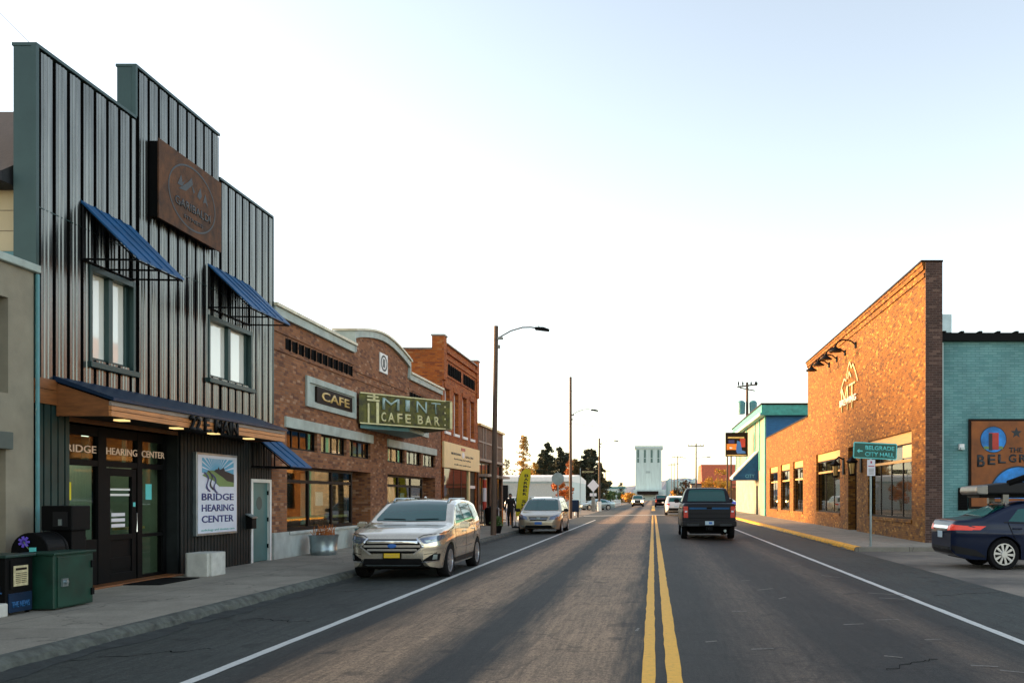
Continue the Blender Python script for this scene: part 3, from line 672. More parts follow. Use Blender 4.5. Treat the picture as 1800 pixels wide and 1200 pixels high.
for (wd, lab) in ((W1, None), (W2, None)):
    f = MB(); y0, y1, z0, z1 = wd
    for q in ((y0 - .05, y0 + .02, z0 - .05, z1 + .07), (y1 - .02, y1 + .05, z0 - .05, z1 + .07), (y0 + .02, y1 - .02, z1 - .03, z1 + .07)): f.box(XL - .05, XL + .085, *q)
    mid = (y0 + y1) / 2; f.box(XL - .09, XL + .03, mid - .06, mid + .06, z0, z1 - .03)
    f.box(XL - .09, XL - .02, y0 + .021, y0 + .1, z0, z1 - .03); f.box(XL - .09, XL - .02, y1 - .1, y1 - .021, z0, z1 - .03)
    f.box(XL - .09, XL - .021, y0 + .1, mid - .06, z0, z0 + .05); f.box(XL - .09, XL - .021, mid + .06, y1 - .1, z0, z0 + .05)
    o = f.build('window', 'trim_metal', b, bevel=0.006)
    for (a, c) in ((y0 + .1, mid - .06), (mid + .06, y1 - .1)):
        g = MB(); g.box(XL - .08, XL - .06, a, c, z0 + .05, z1 - .03); g.build('pane', 'glass_sky', o)
    s = MB(); s.box(XL - .04, XL + .14, y0 - .1, y1 + .1, z0 - .15, z0 - .052); s.build('sill', 'trim_metal', o, bevel=0.008)
# ground floor
mb = ribs(MB(), XL, Y0 + .02, 14.76, 0.03, 3.3, pitch=0.17, h=0.035, micro=False); mb.build('side_cladding', 'green_rib', b)
mb = ribs(MB(), XL, 18.24, Y1, 0.03, 3.3, [DR], pitch=0.14, h=0.018, micro=False); mb.build('lower_cladding', 'dark_rib', b)
mb = MB(); wall(mb, 'x', xs, -0.30, Y0, Y1, 0.0, 3.42, [ENT, DR]); mb.build('lower_wall', 'dark_rib', b)
mb = MB(); mb.box(XL - .02, XL + .075, Y0 - .01, 14.40, 3.28, 3.44); mb.box(XL - .02, XL + .07, Y0 - .005, 14.4, 3.05, 3.272); mb.build('beam', 'wood_brown', b)
# shopfront in the recess, glass at x = -9.84
gx = -9.80
sf = MB()
posts = [(14.82, 14.94), (15.98, 16.22), (17.2, 17.36), (18.1, 18.22)]
for a, c in posts: sf.box(gx - .06, gx + .06, a, c, 0.03, 2.82)
zt = 2.14
for (a, c) in ((14.94, 15.98), (16.22, 17.2), (17.36, 18.1)):
    sf.box(gx - .055, gx + .055, a, c, zt, zt + .1); sf.box(gx - .055, gx + .055, a, c, 2.66, 2.82)
sf.box(gx - .05, gx + .05, 14.94, 15.98, 0.03, 0.86); sf.box(gx - .05, gx + .05, 17.36, 18.1, 0.03, 0.12); sf.box(gx - .05, gx + .05, 17.36, 18.1, 0.84, 0.9)
o = sf.build('shopfront_frame', 'black', b)
for (a, c) in ((14.94, 15.98), (16.22, 17.2), (17.36, 18.1)):
    g = MB(); g.box(gx - .01, gx + .01, a, c, zt + .1, 2.66); g.build('transom_pane', 'wood_brown' if False else M['brown_board'] if False else 'glass', o)
    g = MB(); g.box(gx - .26, gx - .24, a, c, zt + .05, 2.7); g.build('transom_backing', 'wood_brown', o)
g = MB(); g.box(gx - .01, gx + .01, 14.94, 15.98, 0.86, zt); g.build('pane', 'glass', o)
g = MB(); g.box(gx - .01, gx + .01, 17.36, 18.1, 0.9, zt); g.build('pane', 'glass', o)
g = MB(); g.box(gx - .01, gx + .01, 17.36, 18.1, 0.12, 0.84); g.build('pane', 'glass', o)
d = MB(); dy0, dy1 = 16.24, 17.18
d.box(gx - .02, gx + .045, dy0, dy0 + .12, .06, zt - .02); d.box(gx - .02, gx + .045, dy1 - .14, dy1, .06, zt - .02); d.box(gx - .02, gx + .045, dy0 + .12, dy1 - .14, zt - .16, zt - .02)
d.box(gx - .02, gx + .045, dy0 + .12, dy1 - .14, .06, .22); d.box(gx - .02, gx + .045, dy0 + .12, dy1 - .14, .82, .92); d.box(gx - .015, gx + .02, dy0 + .12, dy1 - .14, .22, .82); d.box(gx, gx + .035, dy0 + .14, dy1 - .16, .3, .5)
do = d.build('door', 'black', b, bevel=0.004)
g = MB(); g.box(gx, gx + .012, dy0 + .12, dy1 - .14, .92, zt - .16); g.build('pane', 'glass', do)
h = MB(); h.tube([(gx + .05, dy1 - .07, .95), (gx + .1, dy1 - .07, .95), (gx + .1, dy1 - .07, 1.3), (gx + .05, dy1 - .07, 1.3)], .012, 6); h.build('handle', 'chrome', do)
h = MB(); h.box(gx + .046, gx + .052, dy1 - .11, dy1 - .04, 1.42, 1.5); h.build('alarm_sticker', 'sign_cyan', do)
for zz, hh, ww in ((1.72, .035, .62), (1.62, .04, .6)): 
    h = MB(); h.box(gx + .014, gx + .018, dy0 + .16, dy0 + .16 + ww, zz, zz + hh)
    M.setdefault('white_print', M['white']); h.build('door_lettering', 'white', do)
h = MB()
for k in range(3): h.box(gx + .014, gx + .018, dy0 + .2, dy0 + .62, 1.05 + k * .1, 1.11 + k * .1)
h.build('opening_hours', 'sign_white', do)
mb = MB(); mb.box(gx + .011, gx + .02, 17.55, 17.75, 1.55, 1.85); mb.build('window_notice', 'sign_cyan', b)
mb = MB(); mb.box(gx - .3, gx - .28, 17.0, 18.05, 0.98, 1.03); mb.build('counter_edge', 'gold_letter', b)
mb = MB(); mb.box(gx - 1.1, gx - 1.05, 16.9, 18.15, .05, 2.3); mb.build('partition', 'curtain', b); mb = MB(); mb.box(gx - .6, gx - .1, 15.0, 15.9, .05, .9); mb.build('waiting_chair', 'room', b); mb = MB(); mb.box(gx - .9, gx - .4, 15.2, 17.6, 2.74, 2.78); M['room_fill_panel'] = pbr('added_room_glow', (1, 1, .9), .5, var=0, emit=((1.0, 1.0, .78), 1.0)); mb.build('room_fill_panel', 'room_fill_panel', b)  # glowing ceiling panel is unseen, added to brighten the room behind the panes
mb = MB(); mb.box(gx + .012, gx + .018, 15.05, 15.3, 1.55, 1.85); mb.build('yellow_notice', 'sign_yellow', b)
room(b, gx - .06, 2.2, 14.8, 18.2, 0.02, 2.8, 'room_green')
mb = MB(); mb.box(-10.0, XL + .0, 14.8, 18.2, 2.83, 3.0); mb.build('recess_ceiling', 'wood_brown', b)
mb = MB(); mb.box(gx + .07, XL + .12, 14.8, 18.2, 0.02, GL + .03); mb.build('threshold', 'wood_brown', b, bevel=.01)
zt2 = 2.36
lettering('BRIDGE', (gx + .065, 14.92, zt2), .98, .125, 'letter_lit', b, bold=.0, name='shop_lettering')
lettering('HEARING', (gx + .065, 16.2, zt2), .96, .125, 'letter_lit', b, bold=.0, name='shop_lettering')
lettering('CENTER', (gx + .065, 17.32, zt2), .80, .125, 'letter_lit', b, bold=.0, name='shop_lettering')
# steel door
dm = MB(); dm.box(XL - .06, XL + .035, DR[0] - .06, DR[0] + .03, 0.03, 2.03); dm.box(XL - .06, XL + .035, DR[1] - .03, DR[1] + .06, 0.03, 2.03); dm.box(XL - .06, XL + .034, DR[0] + .03, DR[1] - .03, 1.95, 2.03)
do = dm.build('door_frame', 'white', b)
dm = MB(); dm.box(XL - .07, XL - .03, DR[0] + .03, DR[1] - .03, 0.05, 1.95); do = dm.build('door', 'teal_door', b)
h = MB(); h.lathe([(.001, 0), (.02, 0), (.035, .03), (.03, .06), (.001, .065)], (XL - .03, DR[0] + .12, 1.0), 'x', 10); h.build('handle', 'chrome', do)
for z in (.35, 1.0, 1.65): h = MB(); h.box(XL - .035, XL + .0, DR[1] - .06, DR[1] - .02, z, z + .1); h.build('hinge', 'black', do)
h = MB(); h.lathe([(.001, 0), (.16, 0), (.16, .004), (.001, .005)], (XL - .03, (DR[0] + DR[1]) / 2, 1.45), 'x', 20); h.build('faded_round_decal', 'stucco_dark', do)
# canopy over the entrance
cx = -8.56
mb = MB(); mb.prism([(XL + .02, 14.36, 3.52), (cx + .05, 14.36, 3.17), (cx + .05, 14.36, 3.12), (XL + .02, 14.36, 3.44)], (0, 6.86, 0)); co = mb.build('canopy_roof', 'navy_dark', b)
mb = MB(); mb.prism([(XL + .06, 14.40, 3.40), (cx - .05, 14.40, 3.12), (cx - .05, 14.40, 2.88), (XL + .06, 14.40, 2.88)], (0, 0.05, 0)); mb.build('canopy_side', 'wood_brown', b); mb = MB(); mb.prism([(XL + .06, 21.12, 3.40), (cx - .05, 21.12, 3.12), (cx - .05, 21.12, 2.88), (XL + .06, 21.12, 2.88)], (0, 0.05, 0)); mb.build('canopy_side', 'wood_brown', b)
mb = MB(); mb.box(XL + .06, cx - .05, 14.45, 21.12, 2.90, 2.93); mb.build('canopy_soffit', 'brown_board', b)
mb = MB(); mb.box(cx - .048, cx - .005, 14.40, 21.17, 3.05, 3.12); mb.build('fascia_board', 'wood_grey', b)
mb = MB(); mb.box(cx - .048, cx, 14.39, 21.18, 2.975, 3.04); mb.build('fascia_board', 'wood_orange', b)
mb = MB(); mb.box(cx - .048, cx - .003, 14.39, 21.18, 2.88, 2.965); mb.build('fascia_board', 'wood_orange', b)
for y in (15.3, 17.05, 18.5, 20.1):
    mb = MB(); mb.box(-9.02, -8.84, y - .09, y + .09, 2.872, 2.898); mb.build('soffit_lamp', 'soffit_lamp', b)
lettering('22 E. MAIN', (cx + .02, 16.75, 2.84), 1.95, .27, 'black', b, ext=.03, bold=.03, name='address_lettering')

# signs on the metal building
s = thing('rusted_steel_sign', 'square rusted steel sign with a mountain emblem in an oval, on dark box brackets', 'sign', (-9.4, 18.2, 7.5))
sx = -9.24
mb = MB(); mb.box(XL + .06, sx - .03, 17.06, 19.42, 6.86, 8.27); mb.build('sign_box', 'black', s)
mb = MB(); mb.box(sx - .03, sx, 17.02, 19.48, 6.82, 8.31); mb.build('steel_plate', 'rust', s, bevel=.005)
cy, cz = 18.27, 7.56
mb = MB()
prev = None; nn = 64
for i in range(nn + 1):
    t = 2 * math.pi * i / nn; c_ = (math.cos(t), math.sin(t))
    cur = [(sx + .006, cy + c_[0] * (.90 + o_), cz + c_[1] * (.60 + o_)) for o_ in (0, .035)]
    if prev: mb.quad(prev[0], prev[1], cur[1], cur[0])
    prev = cur
mb.build('oval_ring', 'dark_ink', s)
mb = MB()
def poly(mb, pts, x): mb.bm.faces.new([mb.bm.verts.new((x, a, c)) for a, c in pts])
def mt(pts): poly(mb, [(cy + a, cz + c) for a, c in pts], sx + .006)
mt([(-.60, .12), (-.46, .34), (-.40, .20), (-.30, .30), (-.42, .12)]); mt([(-.55, .05), (-.2, .28), (-.05, .42), (.0, .30), (-.1, .22), (-.28, .08)])
mt([(-.06, .28), (.08, .18), (.02, .12)]); mt([(.16, .12), (.30, .34), (.36, .18), (.27, .08)]); mt([(.40, .06), (.50, .28), (.62, .02), (.52, .1)])
mb.build('mountain_emblem', 'dark_ink', s)
lettering('GARIBALDI', (sx, 17.58, 7.28), 1.40, .17, 'dark_ink', s, ext=.008, bold=.02)
lettering('FITNESS', (sx, 17.92, 7.09), .75, .08, 'dark_ink', s, ext=.008, bold=.01)

s = thing('poster_sign', 'tall white poster sign reading BRIDGE HEARING CENTER on the charcoal wall', 'sign', (-9.42, 19.67, .8))
px_ = -9.40; pyA, pyB, pz0, pz1 = 18.74, 20.58, .79, 2.53
mb = MB(); mb.box(XL + .02, px_, pyA, pyB, pz0, pz1); mb.build('sign_frame', 'galv', s, bevel=.006)
mb = MB(); mb.box(px_, px_ + .006, pyA + .05, pyB - .05, pz0 + .05, pz1 - .05); mb.build('poster_face', 'poster', s)
mb = MB(); iy0, iy1, iz0, iz1 = 18.95, 20.38, 1.83, 2.42; X_ = px_ + .009
poly(mb, [(iy0, iz0 + .28), (iy0, iz1), (iy1, iz1), (iy1, iz0 + .25)], X_); mb.build('printed_sky', 'sky_ink', s)
mb = MB(); c0 = (iy0 + .62, iz0 + .3)
for k in range(17):
    a = R(8 + k * 10.2); r0, r1 = .2, 1.4
    pts = [(c0[0] + r0 * math.cos(a), c0[1] + r0 * math.sin(a) * .6)]
    for da in (-.028, .028):
        t = a + da; q = (math.cos(t), math.sin(t)); L = 9
        if q[0] > 0: L = min(L, (iy1 - c0[0]) / q[0])
        if q[0] < 0: L = min(L, (iy0 - c0[0]) / q[0])
        L = min(L, (iz1 - c0[1]) / max(q[1], .01)); pts.append((c0[0] + q[0] * L, c0[1] + q[1] * L))
    poly(mb, pts, X_ + .003)
mb.build('printed_sun_rays', 'poster', s)
mb = MB(); poly(mb, [(iy0, iz0 + .22), (iy0 + .3, iz0 + .33), (iy0 + .62, iz0 + .34), (iy1, iz0 + .2), (iy1, iz0), (iy0 + .75, iz0), (iy0 + .5, iz0 + .12)], X_ + .005); mb.build('printed_hill', 'green_ink', s)
mb = MB(); poly(mb, [(iy0 + .5, iz0 + .32), (iy0 + .6, iz0 + .37), (iy0 + .66, iz0 + .36), (iy0 + .7, iz0 + .42), (iy0 + .77, iz0 + .36), (iy0 + .95, iz0 + .41), (iy0 + 1.0, iz0 + .34), (iy1, iz0 + .27), (iy1, iz0 + .09), (iy0 + 1.1, iz0 + .12), (iy0 + .9, iz0 + .2)], X_ + .007); mb.build('printed_trees', 'dark_ink', s)
for dx in (0, .2, .4):
    mb = MB(); prev = None
    for i in range(17):
        t = i / 16; a = iy0 + .05 + dx * .8 + .28 * t + .1 * math.sin(t * 6.0); c_ = iz0 + .28 - t * .40 + (.04 if dx == .2 else 0) - (.0 if dx < .3 else .03)
        cur = [(X_ + .009 + dx * .003, a, c_), (X_ + .009 + dx * .003, a + .055, c_ + .015)]
        if prev: mb.quad(prev[0], prev[1], cur[1], cur[0])
        prev = cur
    mb.build('printed_river', 'navy_letter' if dx != .2 else 'dark_ink', s)
for k, t in enumerate(('BRIDGE', 'HEARING', 'CENTER')):
    lettering(t, (px_ + .006, 18.94, 1.53 - k * .235), 1.44, .15, 'navy_letter', s, ext=.006, bold=.02)
lettering('audiology and tinnitus care', (px_ + .006, 18.92, .87), 1.5, .06, 'teal_ink', s, ext=.004)
mbx = thing('wall_mailbox', 'small black mailbox beside the teal steel door', 'mailbox', (-9.4, 21.3, .9))
mb = MB(); mb.prism([(XL + .03, 21.18, .86), (XL + .17, 21.18, .86), (XL + .17, 21.18, 1.1), (XL + .03, 21.18, 1.18)], (0, .24, 0)); mb.build('box', 'black', mbx, bevel=.01)
mb = MB(); mb.prism([(XL + .02, 21.16, 1.19), (XL + .19, 21.16, 1.105), (XL + .19, 21.16, 1.13), (XL + .02, 21.16, 1.215)], (0, .28, 0)); mb.build('lid', 'galv', mbx)

awning('blue sheet awning over the smaller upstairs window, nearest the left edge', 15.03, 16.50, 6.50, 5.55, .95)
awning('blue sheet awning over the wider upstairs window, beside the rusted sign', 19.29, 21.32, 6.56, 5.64, .95)
awning('small low blue awning over the teal steel door', 21.42, 22.72, 3.12, 2.34, .93)

# ================================================================== brick cafe
b = thing('brick_cafe_building', 'single storey weathered brick cafe with arched parapet and pale cornice', 'building', (XL, 31.7, GL))
YS, YE = 22.66, 40.74
LT1, LT2 = (23.45, 30.75), (32.5, 39.8)
cl1 = [(23.6, 25.75), (26.05, 28.2), (28.5, 30.6)]; cl2 = [(32.6, 34.8), (35.1, 37.3), (37.6, 39.7)]
holes = [(a, c, 2.86, 3.40) for a, c in cl1 + cl2]
SH1, SH2 = (23.62, 30.6, .70, 2.42), (32.55, 39.7, .70, 2.42)
RC1, RC2 = (29.15, 30.6, -.1, 2.42), (38.0, 39.7, -.1, 2.42)
mb = MB(); wall(mb, 'x', XL, -.3, YS, YE, 0.0, 6.15, holes + [SH1, SH2, RC1, RC2])
mb.box(-24, XL - .301, YS, YS + .25, 0, 5.6); mb.box(-24, XL - .301, YE - .25, YE, 0, 5.6)
mb.build('wall', 'brick_mint', b)
# recessed corbel slots
def slots(ya, yb, n, z0, z1, x, parent, name='corbel_slot'):
    for i in range(n):
        y = ya + (yb - ya) * (i + .5) / n
        mb = MB(); ww = (yb - ya) / n * .25
        mb.box(x + .002, x + .012, y - ww, y + ww, z0, z1); mb.box(x + .002, x + .05, y + ww, y + ww + .05, z0 - .02, z1); mb.build(name, 'black_matte', parent)
slots(23.4, 28.7, 12, 5.42, 5.70, XL, b); slots(35.4, 40.4, 12, 5.42, 5.70, XL, b)
mb = MB()
for z in (5.30, 5.77): mb.box(XL, XL + .03, YS, 28.85, z, z + .07); mb.box(XL, XL + .03, 35.25, YE, z, z + .07)
mb.box(XL, XL + .025, 28.86, 35.24, 5.35, 5.41); mb.box(XL, XL + .025, 28.86, 35.24, 5.6, 5.66)
mb.build('brick_course', 'brick_mint', b)
# cornices: straight wings and a segmental arch
def cornice_wing(ya, yb, z):
    mb = MB(); mb.box(XL - .34, XL + .10, ya, yb, z, z + .22); o = mb.build('cornice', 'cornice', b, bevel=.01)
    mb = MB(); mb.box(XL - .36, XL + .16, ya - .02, yb + .02, z + .222, z + .30); mb.build('flashing', 'flashing', o)
cornice_wing(YS, 28.78, 6.15); cornice_wing(35.32, YE, 6.15)
arch = [(28.8, 6.62), (29.3, 6.74)] + [(29.3 + (34.8 - 29.3) * i / 16, 6.74 + .30 * math.sin(math.pi * i / 16)) for i in range(1, 16)] + [(34.8, 6.74), (35.3, 6.62)]
mb = MB(); mb.prism([(XL, 28.8, 6.151), *[(XL, a, z) for a, z in arch], (XL, 35.3, 6.151)], (-.55, 0, 0)); mb.build('arched_parapet', 'brick_mint', b)
mb = MB(); up = [(XL + .10, a, z + .22) for a, z in arch]; lo = [(XL + .10, a, z) for a, z in arch]
mb.prism([(XL + .1, 28.72, 6.2), (XL + .1, 28.72, 6.84), *up[1:-1], (XL + .1, 35.38, 6.84), (XL + .1, 35.38, 6.2), (XL + .1, 35.2, 6.2), *lo[::-1], (XL + .1, 28.9, 6.2)], (-.70, 0, 0)); mb.build('arched_cornice', 'cornice', b)
mb = MB(); 
top = [(28.68, 6.84)] + [(a, z + .22) for a, z in arch[1:-1]] + [(35.42, 6.84)]
mb.prism([*[(XL + .16, a, z + .004) for a, z in top], *[(XL + .16, a, z + .07) for a, z in top[::-1]]], (-.78, 0, 0)); mb.build('arch_flashing', 'flashing', b)
# round emblem on the arch
mb = MB(); mb.box(XL + .003, XL + .04, 31.55, 32.45, 5.95, 6.62); mb.build('emblem_panel', 'white', b)
mb = MB(); prev = None
for i in range(25):
    t = 2 * math.pi * i / 24; cur = [(XL + .045, 32 + r_ * math.cos(t), 6.29 + r_ * .75 * math.sin(t)) for r_ in (.28, .38)]
    if prev: mb.quad(prev[0], prev[1], cur[1], cur[0])
    prev = cur
for k in range(3): mb.box(XL + .042, XL + .047, 31.86 + k * .1, 31.92 + k * .1, 6.14, 6.44)
mb.build('emblem', 'dark_ink', b)
# lintels and clerestories
for a, c in (LT1, LT2):
    mb = MB(); mb.box(XL - .05, XL + .06, a, c, 3.40, 3.68); mb.build('lintel', 'cornice', b, bevel=.01)
random.seed(3)
M['sky_cream'] = pbr('cream_sky_reflection', (0.75, 0.60, 0.36), 0.8, var=.1)  # cream colour of the sky mirrored in some clerestory panes
for i, (a, c) in enumerate(cl1 + cl2):
    o = window(b, XL - .08, a, c, 2.86, 3.40, 1, 'black', 'glass', cols=4 if i < 3 else 3, fw=.05)
    g = MB(); n = 4 if i < 3 else 3
    pat = {0: (), 1: (1, 2), 2: (1, 2, 3), 3: (), 4: (0, 1), 5: (0,)}[i]
    for k in pat: g.box(XL - .3, XL - .28, a + (c - a) * (k + .12) / n, a + (c - a) * (k + .8) / n, 2.88, 3.38)
    if pat: g.build('sky_reflection', 'sky_cream', o)  # cream panels behind the glass paint in the reflected sky
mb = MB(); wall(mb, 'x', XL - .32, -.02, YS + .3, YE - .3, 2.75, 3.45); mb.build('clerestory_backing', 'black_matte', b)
# shop windows
for (ya, yb, rc) in ((23.62, 29.1, RC1), (32.55, 37.95, RC2)):
    xg = XL - .12
    o = window(b, xg, ya, yb, .70, 2.42, 1, 'brown_board', 'glass', cols=3, rows=(2.02,), fw=.09, d=.09)
    mb = MB(); mb.box(xg - .14, xg - .12, ya + .1, yb - .1, .98, 1.06); mb.build('yellow_shelf', 'gold_letter', o)
    mb = MB(); mb.box(xg - .9, xg - .88, ya + .3, ya + 1.3, .75, 2.3); mb.box(xg - .7, xg - .68, ya + 3.0, ya + 3.5, .8, 2.3); mb.build('curtain', 'curtain', o)
    mb = MB(); mb.box(xg - .3, xg - .29, ya + 3.1, ya + 3.7, 1.35, 1.75); mb.build('menu_board', 'sign_white', o)
    mb = MB(); mb.box(XL - .02, XL + .05, ya, rc[0], 0.03, .62); mb.build('bulkhead', 'base_panel', b)
    mb = MB(); mb.box(XL - .1, XL + .09, ya, rc[0], .62, .70); mb.build('sill', 'base_panel', b, bevel=.01)
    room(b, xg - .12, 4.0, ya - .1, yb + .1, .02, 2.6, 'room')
    # entrance recess
    mb = MB(); y0, y1 = rc[0], rc[1]
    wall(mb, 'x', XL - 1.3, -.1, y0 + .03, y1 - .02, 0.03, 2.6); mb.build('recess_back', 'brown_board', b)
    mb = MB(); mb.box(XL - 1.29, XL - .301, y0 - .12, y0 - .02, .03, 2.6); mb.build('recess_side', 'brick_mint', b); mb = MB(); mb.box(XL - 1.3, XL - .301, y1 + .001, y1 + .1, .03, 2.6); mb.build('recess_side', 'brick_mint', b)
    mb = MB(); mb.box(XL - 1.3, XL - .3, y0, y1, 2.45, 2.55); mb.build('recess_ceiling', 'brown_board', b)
    dm = MB(); dm.box(XL - 1.19, XL - 1.14, y0 + .25, y0 + 1.2, .05, 2.1); dd = dm.build('door', 'wood_brown', b); g = MB(); g.box(XL - 1.139, XL - 1.13, y0 + .4, y0 + 1.05, 1.0, 1.95); g.build('pane', 'glass_dark', dd)
    h = MB(); h.box(XL - 1.14, XL - 1.08, y0 + .3, y0 + .34, .95, 1.15); h.build('handle', 'chrome', dd)
mb = MB(); mb.box(XL + .002, XL + .06, YS + .02, 23.6, 0.03, .70); mb.build('pier_base', 'base_panel', b)
mb = MB(); mb.box(-24, XL - .31, YS + .3, YE - .3, 5.2, 5.4); mb.build('roof', 'shingle', b)
# framed panels
def frame(ya, yb, z0, z1):
    mb = MB(); fw = .17
    mb.box(XL + .002, XL + .07, ya, ya + fw, z0, z1); mb.box(XL + .002, XL + .07, yb - fw, yb, z0, z1); mb.box(XL + .002, XL + .07, ya + fw, yb - fw, z0, z0 + fw); mb.box(XL + .002, XL + .07, ya + fw, yb - fw, z1 - fw, z1)
    mb.box(XL + .002, XL + .02, ya + fw, yb - fw, z0 + fw, z1 - fw)
    return mb.build('framed_panel', 'cornice', b, bevel=.01)
frame(24.84, 28.95, 4.08, 4.92); frame(34.6, 38.3, 4.08, 4.92)
s = thing('cafe_name_board', 'dark board with gold letters CAFE in a pale frame on the brick wall', 'sign', (XL, 27, 4.2))
mb = MB(); mb.box(XL + .021, XL + .09, 25.5, 28.5, 4.24, 4.70); mb.build('board', 'brown_board', s, bevel=.01)
lettering('CAFE', (XL + .09, 25.85, 4.34), 2.35, .26, 'gold_letter', s, bold=.02)
# V shaped projecting sign
s = thing('projecting_cafe_sign', 'mossy green wedge shaped MINT CAFE BAR sign jutting from the brick front', 'sign', (XL, 32, 3.95))
nose = Vector((-7.10, 32.0, 0)); A_ = Vector((XL + .1, 29.1, 0)); B_ = Vector((XL + .1, 34.9, 0)); zb, ztp = 3.96, 4.95
mb = MB(); mb.prism([(A_.x, A_.y, zb), (nose.x, nose.y - .06, zb), (nose.x, nose.y + .06, zb), (B_.x, B_.y, zb)], (0, 0, ztp - zb)); mb.build('sign_cabinet', 'mint_green', s)
u = (nose - A_).normalized(); nrm = u.cross(Vector((0, 0, 1)))
L_ = (nose - A_).length
def bar(mb, a0, a1, z0, z1, off=.02, th=.015):
    c = A_ + u * ((a0 + a1) / 2) + nrm * off; c.z = (z0 + z1) / 2; mb.obox(c, u, (0, 0, 1), nrm, (a1 - a0) / 2, (z1 - z0) / 2, th)
mb = MB(); bar(mb, .02, L_, ztp - .03, ztp + .01); bar(mb, .02, L_, zb - .01, zb + .03); mb.build('edge_trim', 'mint_cream', s)
mb = MB(); bar(mb, L_ - .10, L_ + .0, zb + .03, ztp - .03, .045, .02)
for k in range(4): bar(mb, L_ - .32, L_ - .101, zb + .12 + k * .21, zb + .17 + k * .21)
mb.build('nose_trim', 'mint_cream', s)
mb = MB(); bar(mb, .30, .36, zb + .04, zb + .66); bar(mb, .62, .72, zb + .04, zb + .72); bar(mb, .28, .74, zb + .74, zb + .80); bar(mb, .28, .7, zb + .86, zb + .91); bar(mb, .5, .58, zb + .74, ztp - .02); mb.build('tumbler_outline', 'mint_cream', s)
for ch, a0, a1 in (('M', .85, 1.5), ('I', 1.75, 1.92), ('N', 2.2, 2.62), ('T', 2.82, 3.2)):
    p = A_ + u * a0 + nrm * .02; lettering(ch, (p.x, p.y, zb + .50), a1 - a0, .38, 'mint_tube', s, u=u, bold=-.005, ext=.03)
for ch, a0, a1 in (('C', .80, .98), ('A', 1.05, 1.32), ('F', 1.42, 1.62), ('E', 1.74, 1.96), ('B', 2.24, 2.46), ('A', 2.55, 2.82), ('R', 2.94, 3.16)):
    p = A_ + u * a0 + nrm * .02; lettering(ch, (p.x, p.y, zb + .10), a1 - a0, .31, 'mint_cream', s, u=u, bold=.02, ext=.03)
mb = MB(); mb.prism([(XL + .08, 29.3, zb - .14), (-8.3, 31.0, zb - .14), (-8.3, 33.0, zb - .14), (XL + .08, 34.7, zb - .14)], (0, 0, .135)); mb.build('sign_base', 'teal_metal', s)

# ================================================================== two storey orange brick building
b = thing('orange_brick_building', 'two storey deep orange brick building with tall narrow upstairs windows', 'building', (XL, 45, GL))
Y0, Y1 = 40.97, 49.3
wins = [(41.5 + k * 1.93, 42.5 + k * 1.93, 4.62, 6.58) for k in range(4)]
mb = MB(); wall(mb, 'x', XL, -.45, Y0, Y1, 2.95, 8.58, wins)
mb.box(XL - .45, XL + .0, Y0, Y0 + .42, .03, 2.95); mb.box(XL - .45, XL, Y1 - .42, Y1, .03, 2.95)
mb.box(-24, XL - .451, Y0, Y0 + .4, 0, 8.26); mb.box(-24, XL - .451, Y1 - .4, Y1, 0, 8.26)
mb.build('wall', 'brick_orange', b)
mb = MB(); 
for y in (Y0, Y1 - .55): mb.box(XL - .46, XL + .09, y - .003, y + .553, 6.9, 8.85)
mb.box(XL, XL + .06, Y0 + .55, Y1 - .55, 7.9, 8.02); mb.box(XL, XL + .10, Y0 + .55, Y1 - .55, 8.2, 8.34); mb.box(XL, XL + .04, Y0 + .55, Y1 - .55, 7.12, 7.2)
mb.build('corner_pier', 'brick_orange', b)
mb = MB()
for y in (Y0, Y1 - .55): mb.box(XL - .5, XL + .13, y - .04, y + .59, 8.852, 8.93)
mb.box(XL - .48, XL + .12, Y0 + .6, Y1 - .6, 8.582, 8.64); mb.box(-24, XL - .46, Y0 - .04, Y0 + .44, 8.262, 8.33); mb.build('coping', 'conc', b)
slots(42.0, 44.9, 7, 7.25, 7.75, XL, b); slots(45.4, 48.3, 7, 7.25, 7.75, XL, b)
M['frame_white'] = M['white']; M['blind_blue'] = pbr('blue_grey_blind', (0.16, 0.26, 0.42), 0.5, var=.2)
for k, (a, c, z0, z1) in enumerate(wins):
    o = window(b, XL - .18, a, c, z0, z1, 1, 'white', 'blind_blue', cols=1, rows=((z0 + z1) / 2,), fw=.13, d=.1, sill=None)
    s_ = MB(); s_.box(XL - .08, XL + .06, a - .06, c + .06, z0 - .13, z0 - .004); s_.build('sill', 'white', o)
    s_ = MB(); s_.box(XL + .003, XL + .03, a - .12, c + .12, z1 + .004, z1 + .2); s_.build('brick_header', 'brick_orange', o)
mb = MB(); mb.box(-24, XL - .46, Y0 + .4, Y1 - .4, 7.8, 7.95); mb.build('roof', 'shingle', b)
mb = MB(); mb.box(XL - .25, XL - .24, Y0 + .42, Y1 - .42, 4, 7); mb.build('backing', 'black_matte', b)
xg = XL - .02
for ya, yb in ((Y0 + .05, Y0 + .3), (47.0, 47.25), (Y1 - .3, Y1)): mb = MB(); mb.box(xg - .1, xg + .02, ya, yb, .03, 2.94); mb.build('cream_post', 'cream_panel', b)
mb = MB(); mb.box(xg - .09, xg - .03, Y0 + .3, 47.0, .03, .5); mb.build('bulkhead', 'brown_board', b)
g = MB(); g.box(xg - .06, xg - .05, Y0 + .3, 47.0, .5, 2.94); g.build('shop_pane', 'glass', b)
mb = MB(); mb.box(xg - .07, xg - .04, 43.6, 43.68, .5, 2.94); mb.box(xg - .07, xg - .035, 45.3, 45.38, .5, 2.94); mb.build('mullion', 'brown_board', b)
dm = MB(); dm.box(xg - .12, xg - .06, 47.25, 49.0, .05, 2.94); dd = dm.build('door', 'brown_board', b)
